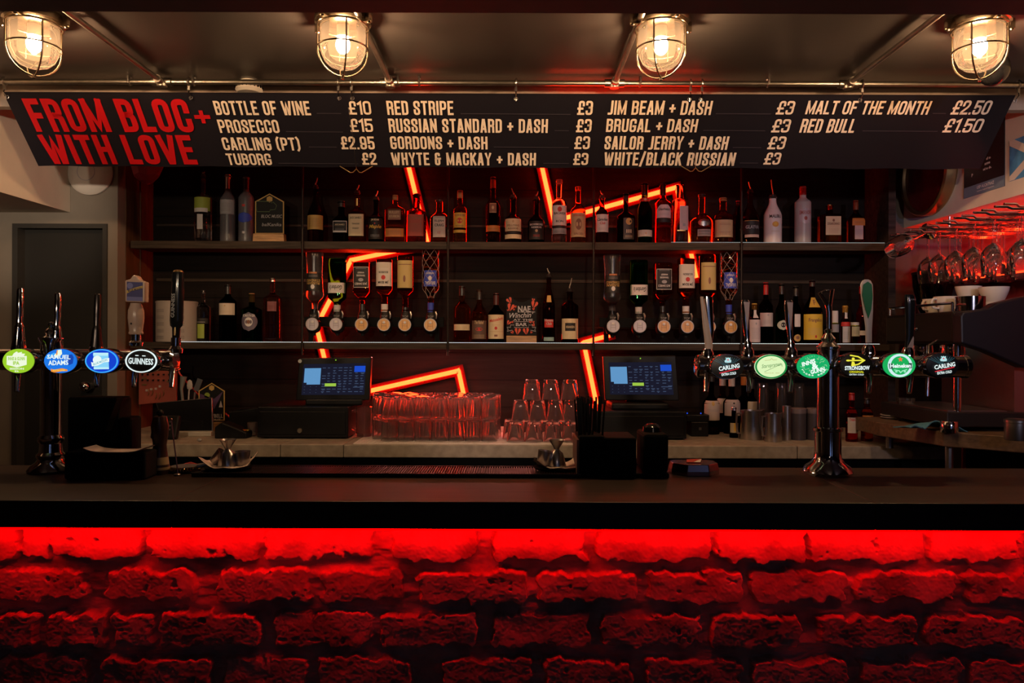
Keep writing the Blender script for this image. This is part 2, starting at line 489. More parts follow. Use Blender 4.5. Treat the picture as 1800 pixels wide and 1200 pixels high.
# ------------------------------------------------------------------ room shell
struct('floor', MB().bb(-4, 4, -3.2, 4, -.06, 0), mat('floor boards', (.05, .035, .03), .5, noise=.3, stretch=(6, .5, 1)))
struct('wall_back', MB().bb(-1.84, 1.84, Y_WALL, Y_WALL + .08, 0, 2.56), PLANK)
struct('wall_back_side', MB().bb(1.84, 2.3, Y_WALL - .01, Y_WALL + .08, 0, 2.56), GREYWALL)
struct('ceiling', MB().bb(-4, 4, 1.83, 2.86, Z_CEIL, Z_CEIL + .08).bb(-4, 4, 2.861, 4.0, Z_CEIL2, Z_CEIL2 + .06), [CEIL])
bpy.data.objects['ceiling'].data.materials.append(CEIL2)
for p in bpy.data.objects['ceiling'].data.polygons:
    if p.index >= 6: p.material_index = 1
struct('trim_4', MB().bb(-2.06, 2.0, 2.86, 2.90, H + .888, Z_CEIL - .0005), mat('cream fascia', (.36, .29, .25), .7))
struct('ceiling_soffit', MB().bb(-4, 4, -3.2, 1.83, H + .80, Z_CEIL + .08), DARKCEIL)
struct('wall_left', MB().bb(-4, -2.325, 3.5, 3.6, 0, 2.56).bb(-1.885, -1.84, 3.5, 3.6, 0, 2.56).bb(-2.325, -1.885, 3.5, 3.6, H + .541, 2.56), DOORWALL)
struct('wall_left_bulkhead', MB().bb(-4, -2.06, 1.9, 3.498, H + .594, Z_CEIL2 - .002), CREAM)
struct('trim_1', MB().bb(-2.325, -2.30, 3.49, 3.6, 0, H + .541).bb(-1.905, -1.885, 3.49, 3.6, 0, H + .541).bb(-2.30, -1.905, 3.49, 3.6, H + .52, H + .541), mat('door frame paint', (.03, .028, .026), .6))
d1 = struct('door_1', MB().bb(-2.30, -1.905, 3.545, 3.59, 0, H + .52), mat('near black door paint', (.014, .013, .012), .6))
obj('door_handle', MB().cyl((-1.985, 3.548, H - .215), (-1.985, 3.50, H - .215), .02, 16).ball((-1.985, 3.49, H - .215), .027, 8), CHROME, d1)
# boarded cheek between the door wall and the back wall
mb = MB()
for k in range(5):
    y0 = 3.5 + k * .07
    mb.bb(-1.90, -1.84 + (.004 if k % 2 else .0), y0 + .001, y0 + .068, 0, 2.55)
struct('wall_side', mb, WOODV)
struct('wall_right', MB().bb(2.3, 2.4, 1.9, 3.95, 0, 2.56), mat('red paint', (.4, .05, .05), .6))
struct('wall_right_bulkhead', MB().bb(2.0, 2.3, 1.9, 3.838, H + .585, Z_CEIL2 - .002), CREAM)
struct('wall_room_left', MB().bb(-4.1, -4, -3.2, 4, 0, 2.6), GREYWALL)
struct('wall_room_right', MB().bb(4, 4.1, -3.2, 1.9, 0, 2.6).bb(2.4, 4.1, 1.9, 2.0, 0, 2.6), GREYWALL)
struct('wall_rear', MB().bb(-4, 4, -3.3, -3.2, 0, 2.6), mat('rear room wall', (.05, .045, .045), .8))
# unseen blue glowing panels added behind the viewer to streak the chrome
for k, (xa, xb) in enumerate(((.55, .68), (.78, .91), (1.9, 2.06))):
    wn = struct('window_%d' % (k + 1), MB().bb(xa, xb, -3.198, -3.17, .85, 2.2), emat('dusk window light', (.35, .52, 1.0), .9))
    obj('window_frame', MB().bb(xa - .04, xa, -3.198, -3.15, .81, 2.24).bb(xb, xb + .04, -3.198, -3.15, .81, 2.24).bb(xa, xb, -3.198, -3.15, 2.2, 2.24).bb(xa, xb, -3.198, -3.15, .81, .85), BLACKM, wn, False)

# ------------------------------------------------------------------ brick front of the bar
YB = 1.70
def bx(px): return (px - 900) * YB / F
def bz(py): return H - (py - 600) * YB / F
R1 = [(-260, -90), (-84, 38), (43, 92), (97, 255), (261, 455), (466, 660), (690, 842), (868, 1036), (1046, 1250), (1256, 1412), (1418, 1622), (1630, 1798), (1806, 1980), (1990, 2140)]
R2 = [(-260, -112), (-100, 155), (192, 348), (385, 546), (567, 712), (737, 928), (945, 1122), (1135, 1305), (1320, 1492), (1503, 1680), (1695, 1868), (1885, 2060)]
R3 = [(-260, -75), (-60, 72), (88, 195), (199, 275), (285, 458), (482, 655), (672, 840), (866, 1040), (1057, 1238), (1248, 1404), (1430, 1612), (1628, 1803), (1820, 1990), (2005, 2160)]
R4 = [(-200, -20), (0, 160), (186, 378), (396, 545), (560, 728), (770, 940), (958, 1116), (1136, 1302), (1320, 1490), (1512, 1690), (1706, 1880), (1900, 2080)]
rows = [(918, 985, R1), (1000, 1057, R2), (1076, 1135, R3), (1153, 1213, R4)]
for k in range(9):
    y0 = 1231 + 78 * k
    rows.append((y0, y0 + 59, [(-260 + (k % 2) * 95 + 190 * j, -260 + (k % 2) * 95 + 190 * j + 172) for j in range(13)]))
def brick_front():
    xs = np.arange(bx(-200), bx(2060), .0021)
    z_top = Z_BAR - .061
    zs = np.concatenate([np.arange(z_top, bz(1215), -.002), np.arange(bz(1215) - .006, .02, -.008), [0.0]])
    Xg, Zg = np.meshgrid(xs, zs)
    mx, mz = Xg * 60, Zg * 60
    wob = (fbm(Xg * 46, Zg * 46, 3, 6) - .47) * .030
    wob2 = (fbm(Xg * 15, Zg * 15, 9, 3) - .45) * .034
    hgt = np.full(Xg.shape, 0.0)
    # slumped mortar
    hgt += (fbm(Xg * 7, Zg * 26, 21, 4) - .35) * .030
    hgt += (fbm(Xg * 55, Zg * 120, 31, 3) - .45) * .006
    rng = np.random.RandomState(5)
    for y0, y1, bl in rows:
        za, zb = bz(y1), bz(y0)
        for a, b_ in bl:
            xa, xb = bx(a), bx(b_)
            m = (Xg > xa - .02) & (Xg < xb + .02) & (Zg > za - .02) & (Zg < zb + .02)
            if not m.any(): continue
            X, Z = Xg[m], Zg[m]
            tilt = rng.uniform(-.05, .05); zz = Z + (X - (xa + xb) / 2) * rng.uniform(-.03, .03)
            dx = np.minimum(X - xa, xb - X); dz = np.minimum(zz - za, zb - zz)
            rr = .012
            d = np.where((dx < rr) & (dz < rr), rr - np.hypot(rr - np.minimum(dx, rr), rr - np.minimum(dz, rr)), np.minimum(dx, dz))
            d = d + wob[m] + np.minimum(0, wob2[m]) * 1.3
            t = np.clip(d / .005, 0, 1); t = t * t * (3 - 2 * t)
            face = .024 + rng.uniform(-.004, .006) + (zz - za) * tilt * .6
            face = face + (fbm(X * 26, Z * 26, rng.randint(1000), 4) - .47) * .0065 + (vnoise(X * 240, Z * 240, 5) - .5) * .0016
            pit = np.clip(fbm(X * 45, Z * 45, rng.randint(1000), 3) - .68, 0, 1) * .10
            hgt[m] = hgt[m] * (1 - t) + np.maximum(hgt[m], face - pit) * t
    n0, n1 = Xg.shape
    V = np.stack([Xg, YB + .012 - hgt, Zg], -1).reshape(-1, 3)
    i = np.arange(n0 * n1).reshape(n0, n1)
    Q = np.stack([i[:-1, :-1], i[1:, :-1], i[1:, 1:], i[:-1, 1:]], -1).reshape(-1, 4)
    me = bpy.data.meshes.new('wall_front')
    me.vertices.add(len(V)); me.vertices.foreach_set('co', V.ravel().astype(np.float32))
    me.loops.add(Q.size); me.loops.foreach_set('vertex_index', Q.ravel().astype(np.int32))
    me.polygons.add(len(Q)); me.polygons.foreach_set('loop_start', np.arange(0, Q.size, 4, dtype=np.int32))
    me.polygons.foreach_set('use_smooth', np.ones(len(Q), dtype=bool))
    me.update(); me.validate()
    o = bpy.data.objects.new('wall_front', me); COL.objects.link(o); o['kind'] = 'structure'
    me.materials.append(mat('old brick', (.5, .36, .3), .8, noise=.4, nscale=14))
brick_front()
struct('wall_front_core', MB().bb(-1.6, 1.6, 1.735, 2.06, 0, Z_BAR - .062), BLACKM)

# ------------------------------------------------------------------ bar counter
bar = thing('bar_counter', 'long dark timber bar counter on the red lit brick front', 'counter', (0, 1.87, 0))
cuts = [-1.75, X2(303) / F * 1.64, X2(1540) / F * 1.64, 1.75]
for k in range(3):
    obj('top_board', MB().bb(cuts[k] + .0003, cuts[k + 1] - .0003, 1.638 - 1.87, 2.10 - 1.87, Z_BAR - .06, Z_BAR), BARTOP, bar, False, bevel=.002)
led = tag(obj('led_strip', MB().bb(-1.55, 1.55, 1.650, 1.660, Z_BAR - .0655, Z_BAR - .0605), LED_RED, None, False), 'red LED light strip glowing under the lip of the bar counter', 'light strip')

# ------------------------------------------------------------------ back counter, raised ledge
bc = thing('back_counter', 'grey stone back counter below the shelves with tumblers and tills', 'counter', (0, 3.5, 0))
cuts = [-1.835, X2(493) / F * 3.15, X2(604) / F * 3.15, 1.2, 1.86]
for k in range(4):
    obj('worktop_slab', MB().bb(cuts[k] + .001, cuts[k + 1] - .001, 3.15 - 3.5, 3.845 - 3.5, Z_BACK - .055, Z_BACK), STONE, bc, False, bevel=.004)
obj('cabinet', MB().bb(-1.83, 1.85, 3.19 - 3.5, 3.845 - 3.5, 0.0, Z_BACK - .056), BLACKM, bc, False)
zl = H - .325
lg = thing('side_ledge', 'worn timber ledge beside the coffee machine carrying the blue cloth', 'counter', (1.9, 2.8, 0))
out = [(1.50, 3.3), (1.50, 3.06), (1.585, 2.755), (1.77, 2.59), (2.28, 2.13), (2.295, 2.13), (2.295, 3.3)]
mb = MB(); n = len(out)
mb.add([(x - 1.9, y - 2.8, zl - .055) for x, y in out] + [(x - 1.9, y - 2.8, zl) for x, y in out], [tuple(range(n - 1, -1, -1)), tuple(range(n, 2 * n))] + [(k, (k + 1) % n, n + (k + 1) % n, n + k) for k in range(n)])
obj('worktop', mb, LEDGE, lg, False, bevel=.004)
obj('cabinet', MB().bb(1.9 - 1.9, 2.28 - 1.9, 2.75 - 2.8, 3.14 - 2.8, 0, zl - .056), BLACKM, lg, False)
obj('leg', MB().tube([(1.62 - 1.9, 2.78 - 2.8, 0), (1.62 - 1.9, 2.78 - 2.8, zl - .056)], .014), STEEL, lg)
obj('bracket', MB().tube([(1.56 - 1.9, 3.1 - 2.8, zl - .056), (1.56 - 1.9, 3.1 - 2.8, Z_BACK)], .014), STEEL, lg)

# ------------------------------------------------------------------ shelves with their light strips and rods
LED_W2 = emat('faint shelf led', (.95, 1.0, .95), SHELF_LED * .4)
def shelf(label, zt, th, lx0, lx1, step):
    t = thing('wall_shelf', label, 'shelf', (0, Y_SHF, zt), 'bottle shelves')
    obj('board', MB().bb(-1.82, 1.80, .0125, Y_SHB - Y_SHF, -th + .006, 0).bb(-1.82, 1.80, 0, .012, -th, 0), WOODL, t, False, bevel=.0015)
    m = MB()
    xa, xb = X2(lx0) / F * Y_SHF, X2(lx1) / F * Y_SHF
    x = xa
    while x < xb:
        m.bb(x, x + step * .72, .004, .007, .0003, .0030); x += step
    obj('led_strip', m, LED_W if zt < H + .2 else LED_W2, t, False)
    obj('back_rail', MB().bb(-1.82, 1.80, .262, .269, zt and (.11 if zt > H + .2 else .31), (.12 if zt > H + .2 else .324)), WOODL, t, False)
    return t
shelf('upper dark timber shelf with a full row of spirit bottles', Z_SH1, .036, 1180, 1556, .0085)
lower_shelf = shelf('lower timber shelf edged with a white light strip below the optics', Z_SH2, .031, 288, 1545, .0085)
obj('under_strip', MB().bb(X2(655) / F * 3.62, X2(1015) / F * 3.62, .03, .042, -.0285, -.0252), emat('under shelf led', (1.0, .26, .21), 100.0), lower_shelf, False)
for k, (px, nm) in enumerate(((531, 'beside the frosted upturned bottle'), (787, 'beside the netted bottle and cream label whisky'), (1043, 'beside the black spiced rum bottle'), (1303, 'behind the chrome tap lever'))):
    x = X2(px) / F * 3.567
    t = thing('shelf_rod', 'thin dark threaded rod ' + nm, 'rod', (x, 3.567, Z_SH2 - .06), 'rods holding the shelves')
    obj('rod', MB().cyl((0, 0, 0), (0, 0, 1.158), .0055, 10), mat('dark steel', (.035, .03, .027), .5, 1.0), t)
    for z in (.018, .17, .29, .41, .53, .6): obj('nut', MB().cyl((0, 0, z), (0, 0, z + .006), .0085, 6), MATS['dark steel'], t, True)
struct('trim_2', MB().bb(1.803, 1.838, 3.60, 3.845, Z_BACK + .001, 2.55), WOODD)

# ------------------------------------------------------------------ red neon on the back wall
YN = 3.818
def neon(label, pts, Y=YN):
    q = [P(px, py, Y) for px, py in pts]
    base = q[0].copy()
    t = thing('neon_light', label, 'neon light', base, 'red neon lines')
    fine = [q[0]]
    for a, b in zip(q, q[1:]):
        fine += [a.lerp(b, .004), a.lerp(b, .5), a.lerp(b, .996), b]
    fine = [p for k, p in enumerate(fine) if k == 0 or (p - fine[k - 1]).length > 1e-4]
    m = MB().tube([p - base for p in fine], .0108, 12)
    obj('tube', m, RED_NEON, t)
    obj('sleeve', MB().tube([p - base for p in fine], .0150, 14), NEON_SLEEVE, t)
    m = MB()
    for a, b in zip(q, q[1:]):
        pass
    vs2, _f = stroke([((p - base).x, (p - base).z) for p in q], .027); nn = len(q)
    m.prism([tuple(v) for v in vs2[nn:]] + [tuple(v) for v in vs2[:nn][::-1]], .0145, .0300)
    obj('red_channel', m, mat('red neon backing', (.055, .003, .0025), .8, spec=.1), t, False)  # red strip added behind the tube, standing in for its soft halo
    m = MB()
    for a, b in zip(q, q[1:]):
        c = a.lerp(b, .3) - base
        m.box((c.x, .018, c.z), (.02, .02, .006))
    obj('clip', m, BLACK, t, False)
    return t
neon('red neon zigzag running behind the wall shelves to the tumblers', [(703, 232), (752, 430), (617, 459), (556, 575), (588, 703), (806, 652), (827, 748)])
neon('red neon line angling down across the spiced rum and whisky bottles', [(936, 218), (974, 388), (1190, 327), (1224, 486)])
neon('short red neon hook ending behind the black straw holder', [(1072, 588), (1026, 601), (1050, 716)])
for lab, xa, xb in (('hidden red neon tube glowing above the banner over the third menu column', 965, 1238), ('short hidden red neon tube glowing above the banner over the second menu column', 722, 752)):
    a, b = P(xa, 150, 2.835), P(xb, 150, 2.835); a.z = b.z = H + .868
    t = thing('neon_light', lab, 'neon light', a, 'red neon lines')
    obj('tube', MB().tube([Vector((0, 0, 0)), (b - a) * .5, b - a], .0075, 12), emat('red fascia neon', (30.0, .5, .1), 1.0), t)
    obj('clip', MB().bb(.004, .01, -.003, .003, .0, .021).bb((b - a).x - .01, (b - a).x - .004, -.003, .003, .0, .021).bb(.004, .01, -.003, .026, .019, .022).bb((b - a).x - .01, (b - a).x - .004, -.003, .026, .019, .022), BLACK, t, False)
# ------------------------------------------------------------------ caged bulkhead lamps
LAMP_GLASS = thin_glass('lamp glass', (1, .93, .85), .017, (.9, .75, .6))
BULB = emat('bulb', (1.0, .62, .33), LAMP_POWER)
FIX = mat('lamp nickel', (.52, .42, .3), .22, 1.0)
def lamp(label, px, rz):
    c = P(px, 29, 2.24); X = c.x
    t = thing('caged_lamp', label, 'lamp', (X, 2.24, Z_CEIL), 'caged ceiling lamps', (0, 0, rz))
    k = 2.24 / F
    obj('base', MB().lathe([(0, -.0), (.080, -.0), (.084, -.012), (.083, -.024), (.070, -.030), (0, -.030)], 32), FIX, t)
    for j in range(4):
        mb = MB()
        a = PI / 4 + j * PI / 2
        mb.box((.084 * math.cos(a), .084 * math.sin(a), -.02), (.03, .018, .03), rot=Matrix.Rotation(a, 3, 'Z'))
        mb.ball((.094 * math.cos(a), .094 * math.sin(a), -.032), .008, 5)
        obj('lug', mb, FIX, t)
    prof = [(.067, -.030), (.067, -.095), (.064, -.115), (.055, -.136), (.040, -.150), (.020, -.158), (0.0005, -.160)]
    mb = MB(); mb.lathe(prof, 32); mb.f = mb.f[:-2]; mb.m = mb.m[:-2]
    obj('glass', mb, LAMP_GLASS, t)
    # cage: hoop under the rim, middle hoop, U shaped bars crossing below
    def hoop(r, z): return [(r * math.cos(a), r * math.sin(a), z) for a in (2 * PI * q / 32 for q in range(32))]
    mb = MB().tube(hoop(.075, -.034), .0032, 8, closed=True).tube(hoop(.0735, -.098), .0024, 8, closed=True)
    for j in range(2):
        a = j * PI / 2
        pr = [(-.0745, -.034), (-.0745, -.1)] + [(-.0745 * math.cos(b), -.1 - .082 * math.sin(b)) for b in (PI * q / 16 for q in range(1, 16))] + [(.0745, -.1), (.0745, -.034)]
        mb.tube([(r * math.cos(a), r * math.sin(a), z - .002 * j) for r, z in pr], .0026, 8)
    mb.cyl((0, 0, -.178), (0, 0, -.190), .005, 8)
    obj('cage', mb, FIX, t)
    obj('bulb', MB().ball((0, 0, -.088), .021, 10, sz=1.25), BULB, t)
    obj('bulb_holder', MB().cyl((0, 0, -.03), (0, 0, -.064), .018, 16), WHITE, t)
lamp('glowing caged lamp over the red banner heading', 60, .85)
lamp('glowing caged lamp above the ten pound price on the banner', 603, .35)
lamp('glowing caged lamp above the third column of the drinks menu', 1162, 1.1)
lamp('glowing caged lamp in front of the black ceiling dome', 1722, .75)

# ------------------------------------------------------------------ pipe frame under the ceiling
YP = 2.76
zp = P(900, 146, YP).z
pf = thing('pipe_frame', 'galvanised pipe frame under the ceiling carrying the menu banner', 'pipe frame', (0, YP, zp))
r = .0098
obj('cross_pipe', MB().cyl((-1.93, 0, 0), (2.05, 0, 0), r, 16), GALV, pf)
for px in (285, 686, 1080, 1491):
    x = X2(px, 146) / F * YP
    o = obj('depth_pipe', MB().cyl((x, -.92, 0), (x, -.012, 0), r * .95, 14), GALV, pf)
    obj('tee_fitting', MB().cyl((x - .036, 0, 0), (x + .036, 0, 0), r * 1.5, 16).cyl((x, 0, 0), (x, -.04, 0), r * 1.45, 16).lathe([(0, -.018), (.017, -.018), (.02, -.01), (.018, .004)], 20, (x, 0, 0)), GALV, pf)
for px in (228, 341, 700, 737, 1125, 1350):
    x = X2(px, 146) / F * YP
    obj('saddle_clip', MB().tube([(x, -.014, .012), (x, -.012, -.006), (x, 0, -.0125), (x, .012, -.006), (x, .014, .012), (x, .008, .03), (x, -.008, .03)], .004, 8, closed=True).cyl((x, 0, .03), (x, 0, Z_CEIL - zp - .0), .004, 8), STEEL, pf)

# ------------------------------------------------------------------ drinks banner
TA, TB = P(900, 164.5, 2.765), P(900, 294.5, 2.975)
yA, zA, yB, zB = 2.765, TA.z, 2.975, TB.z
L = math.hypot(yB - yA, zA - zB)
def ban(u, v, lift=0.0):
    """u along x, v measured down the slope from the top edge"""
    t = v / L
    sag = math.sin(PI * min(max(t, 0), 1)) * .006
    return Vector((u, yA + (yB - yA) * t - lift * .75 + sag * .5, zA + (zB - zA) * t - lift * .66 - sag * .5))
def unban(px, py):
    """point of the banner plane seen at an image position"""
    a, b = X2(px, py) / F, Y2(px, py) / F
    # y = yA + s t, z = zA + q t, z = H + b y
    s, q = yB - yA, zB - zA
    t = (H + b * yA - zA) / (q - b * s)
    return a * (yA + s * t), t * L
uL = unban(5, 168)[0]; uR = unban(1786, 160)[0]
bn = thing('menu_banner', 'black drinks menu banner with red heading and prices hung from pipe', 'banner', (0, yA, zA))
o_ = Vector((0, yA, zA))
mb = MB(); NX, NV = 60, 10
vs = []
for side in (0, .0016):
    for j in range(NV + 1):
        for i in range(NX + 1):
            u = uL + (uR - uL) * i / NX
            p = ban(u, L * j / NV, side - .0016)
            p.z += .002 * math.sin(i * 1.3) * (j / NV)
            vs.append(p - o_)
W1 = NX + 1; N2 = W1 * (NV + 1); fs = []
for j in range(NV):
    for i in range(NX):
        a = j * W1 + i
        fs.append((a + N2, a + W1 + N2, a + W1 + 1 + N2, a + 1 + N2)); fs.append((a, a + 1, a + W1 + 1, a + W1))
for i in range(NX):
    for j in (0, NV):
        a = j * W1 + i; fs.append((a, a + N2, a + 1 + N2, a + 1) if j == 0 else (a, a + 1, a + 1 + N2, a + N2))
for j in range(NV):
    for i in (0, NX):
        a = j * W1 + i; fs.append((a, a + W1, a + W1 + N2, a + N2) if i == 0 else (a, a + N2, a + W1 + N2, a + W1))
obj('cloth', MB().add(vs, fs), mat('banner vinyl', (.007, .006, .011), .65, spec=.25), bn)
def bt(mb, s, xl, xr, yt, yb, bold=.155):
    ym = (yt + yb) / 2
    u0, u1 = unban(xl, ym)[0], unban(xr, ym)[0]
    va, vb = unban((xl + xr) / 2, yt)[1], unban((xl + xr) / 2, yb)[1]
    poster(mb, s, u0, u1, -vb, -va, lambda u, v: ban(u, -v, .004) - o_, 0, bold)
mb = MB()
bt(mb, 'FROM BLOC', 51, 335, 177, 234, .17); bt(mb, 'WITH LOVE', 77, 341, 239, 292, .17); bt(mb, '+', 341, 369, 186, 224, .17)
obj('heading_lettering', mb, mat('banner red ink', (.45, .004, .008), .5), bn, False)['label'] = 'red heading lettering'
mb = MB()
for a in (('BOTTLE OF WINE', 377, 545, 179, 203), ('PROSECCO', 384, 490, 211, 234), ('CARLING (PT)', 391, 527, 242, 265), ('TUBORG', 399, 477, 271, 292),
          ('£10', 612, 652, 178, 201), ('£15', 615, 655, 208, 231), ('£2.95', 599, 658, 239, 262), ('£2', 636, 662, 268, 290),
          ('RED STRIPE', 680, 797, 177, 201), ('RUSSIAN STANDARD + DASH', 683, 963, 207, 231), ('GORDONS + DASH', 686, 857, 238, 261), ('WHYTE & MACKAY + DASH', 688, 942, 267, 290),
          ('£3', 1015, 1042, 175, 199), ('£3', 1013, 1040, 206, 229), ('£3', 1010, 1037, 236, 259), ('£3', 1008, 1034, 266, 288),
          ('JIM BEAM + DASH', 1069, 1251, 174, 198), ('BRUGAL + DASH', 1066, 1226, 205, 228), ('SAILOR JERRY + DASH', 1063, 1280, 235, 259), ('WHITE/BLACK RUSSIAN', 1062, 1292, 264, 288),
          ('£3', 1366, 1396, 173, 196), ('£3', 1358, 1389, 204, 227), ('£3', 1351, 1381, 234, 257), ('£3', 1344, 1372, 263, 285),
          ('MALT OF THE MONTH', 1418, 1634, 172, 195), ('RED BULL', 1408, 1504, 203, 227), ('£2.50', 1675, 1741, 170, 194), ('£1.50', 1661, 1727, 201, 225)):
    mb = MB(); bt(mb, *a, bold=.15)
    obj('menu_lettering', mb, mat('banner cream ink', (.8, .68, .56), .5), bn, False)
for xa, xb, y in ((557, 600, 200), (503, 603, 232), (543, 592, 259), (490, 630, 289), (810, 1003, 199), (975, 1000, 227), (868, 1000, 257), (955, 1000, 286), (1258, 1355, 196), (1236, 1345, 225), (1288, 1338, 255), (1300, 1332, 283), (1639, 1662, 193), (1516, 1648, 224)):
    a, b = unban(xa, y), unban(xb, y); mb = MB()
    mb.add([ban(a[0], a[1], .004) - o_, ban(b[0], b[1], .004) - o_, ban(b[0], b[1] - .003, .004) - o_, ban(a[0], a[1] - .003, .004) - o_], [(0, 1, 2, 3)])
    obj('leader_line', mb, mat('banner dim ink', (.04, .036, .05), .5), bn, False)
mb = MB()
CL = ((13, 'at the corner by the red heading'), (336, 'between the red heading and the wine listing'), (597, 'above the pound sign of the wine price'), (620, 'above the figures of the wine price'), (907, 'above the gap before the second price column'), (1211, 'above the first D in the third menu column'), (1231, 'above the last letters of the third menu column'), (1510, 'above the malt listing'), (1782, 'at the corner under the black ceiling dome'))
for px, nm in CL:
    u, v = unban(px, 175)
    p = ban(u, .018, .003) - o_
    mb.tube([p + Vector((.006 * math.cos(a), -.001, .006 * math.sin(a))) for a in (2 * PI * q / 12 for q in range(12))], .0014, 6, closed=True)
obj('eyelet', mb, STEEL, bn)
for px, nm in CL:
    u, v = unban(px, 175)
    p = ban(u, .018, .003)
    t = thing('banner_clip', 'steel banner clip ' + nm, 'clip', (u, YP, zp), 'banner clips')
    dp = p - Vector((u, YP, zp))
    ring = [(0, (r + .004) * math.sin(a), (r + .004) * math.cos(a)) for a in (2 * PI * q / 14 for q in range(14))]
    obj('collar', MB().tube(ring, .0035, 8, closed=True).bb(-.004, .004, -.004, .004, -r - .02, -r - .004), STEEL, t)
    top = Vector((0, 0, -r - .018))
    obj('hook', MB().tube([top, top.lerp(dp, .5) + Vector((0, -.012, 0)), dp + Vector((0, -.006, .004)), dp + Vector((0, -.004, -.008)), dp + Vector((0, .003, -.004))], .0022, 8), CHROME, t)
# wire hangers stretched over the cloth
for px0, pts, nm in ((614, [(613, 188), (622, 250), (627, 298)], 'over the wine prices'), (1221, [(1221, 262), (1222, 275), (1222, 292)], 'at the foot of the third menu column')):
    q = [ban(*unban(px, py), .007) for px, py in pts]
    t = thing('banner_wire', 'thin wire hanger with two upturned hooks ' + nm, 'wire hanger', q[-1], 'banner wires')
    e = q[-1]
    obj('wire', MB().tube([p - e for p in q], .0011, 6), STEEL, t)
    for s in (-1, 1):
        obj('hook', MB().tube([Vector((0, 0, .002)), Vector((s * .012, -.004, -.012)), Vector((s * .022, -.006, -.014)), Vector((s * .065, -.004, .012))], .0018, 8), BRASS, t)

# ------------------------------------------------------------------ ceiling and wall fittings
c = P(438, 150, 2.806); c.z = Z_CEIL
t = thing('smoke_detector', 'white round slotted smoke detector on the ceiling above the wine listing', 'smoke detector', c)
obj('body', MB().lathe([(0, 0), (.03, 0), (.03, -.014), (.047, -.016), (.049, -.036), (.042, -.046), (0, -.05)], 32), WHITE, t)
mb = MB()
for k in range(22):
    a = 2 * PI * k / 22
    mb.box((.0482 * math.cos(a), .0482 * math.sin(a), -.026), (.006, .004, .010), rot=Matrix.Rotation(a, 3, 'Z'))
obj('slot', mb, BLACKM, t, False)
c = P(1746, 120, 2.40); c.z = Z_CEIL
t = thing('ceiling_dome', 'black dome hanging from the ceiling behind the fourth lamp', 'camera dome', c)
obj('mount', MB().cyl((0, 0, 0), (0, 0, -.075), .03, 24), BLACK, t)
obj('dome', MB().ball((0, 0, -.095), .048, 12, sz=1.1), BLACKG, t)
c = P(160, 309, 3.498)
t = thing('wireless_access_point', 'white round wireless disc with a grey ring beside the boarded wall', 'access point', c)
obj('disc', MB().lathe([(0, -.034), (.06, -.033), (.09, -.026), (.104, -.012), (.105, -.004), (.1, 0), (0, 0)][::-1], 48, axis='y'), mat('off white plastic', (.62, .57, .52), .4), t)
obj('ring', MB().lathe([(.0395, -.0335), (.0395, -.0345), (.0415, -.0345), (.0415, -.0335)], 40, (-.005, 0, 0), axis='y', closed=True), mat('ring grey', (.34, .32, .42), .4), t)
c = P(258, 300, 3.52)
t = thing('paper_lantern', 'crumpled dark red paper lantern tucked behind the banner corner', 'lantern', c)
mb = MB(); rr = random.Random(3)
mb.lathe([(.005, -.072), (.03, -.062), (.055, -.035), (.068, .01), (.066, .05), (.045, .085), (.01, .095)], 9)
mb.v = [(x * rr.uniform(.88, 1.1), y * rr.uniform(.88, 1.1), z + rr.uniform(-.006, .006)) for x, y, z in mb.v]
obj('shade', mb, mat('red foil', (.30, .012, .03), .4), t, False)
obj('string', MB().cyl((0, 0, .09), (0, 0, Z_CEIL2 - c.z), .0012, 6), BLACK, t)
# drum clock on the bulkhead
c = P(1597, 300, 3.56)
t = thing('drum_clock', 'round dark red faced drum with a brass rim on the side wall', 'wall drum', (2.0, 3.56, c.z))
obj('rim', MB().lathe([(.19, 0), (.2, -.012), (.2, -.055), (.193, -.062), (.182, -.058), (.18, -.03), (0, -.03), (0, 0)][::-1], 48, axis='x'), BRASS, t)
obj('face', MB().lathe([(0, -.031), (.179, -.031), (.179, -.044), (0, -.048)][::-1], 48, axis='x'), mat('dark red face', (.07, .004, .006), .25), t)
# posters on the bulkhead side (they lie in the plane x = 2)
def side_pt(px, py):
    y = 1.996 * F / X2(px, py)
    return y, H + Y2(px, py) / F * y
def wall_quad(y0, y1, z0, z1, x=1.9985):
    return [(x, y0, z0), (x, y1, z0), (x, y1, z1), (x, y0, z1)]
yf, zf0 = side_pt(1694, 344); yn, _ = side_pt(1765, 324)
t = thing('prison_rules_poster', 'black notice with a grey band at the foot beside the flag sign', 'poster', (2.0, (yf + yn) / 2, zf0))
oy, oz = (yf + yn) / 2, zf0
def PB(m, x, y0, y1, z0, z1, th=.001): m.bb(x - th - 2.0, x - 2.0, y0 - oy, y1 - oy, z0 - oz, z1 - oz)
m = MB(); PB(m, 2.0, yn, yf, zf0, zf0 + .36, .003); obj('sheet', m, mat('poster black', (.012, .01, .011), .5), t, False)
m = MB(); PB(m, 1.9968, yn, yf, zf0, zf0 + .045, .0006); obj('band', m, mat('poster slate', (.16, .22, .28), .5), t, False)
m = MB()
fy = lambda u, v: Vector((-.0041, oy - u - oy, v))
mid = 0
put_text(m, 'USP ALCATRAZ', .015, .030, .115, .013, fy, .02)
put_text(m, 'Institution Rules & Regulations', .015, .013, .115, .008, fy, .01)
put_text(m, 'all to', -.08 + .115, .139, .03, .011, fy, .03); put_text(m, 'some', .028, .118, .036, .009, fy, .03); put_text(m, 'nd to do.', .028, .098, .055, .011, fy, .03)
put_text(m, 'P', -.075, .09, .01, .014, fy, .02)
obj('lettering', m, mat('poster ink', (.85, .82, .76), .6), t, False)
ya, zb_ = side_pt(1774, 313); _, zt_ = side_pt(1774, 243)
yb = ya - .29
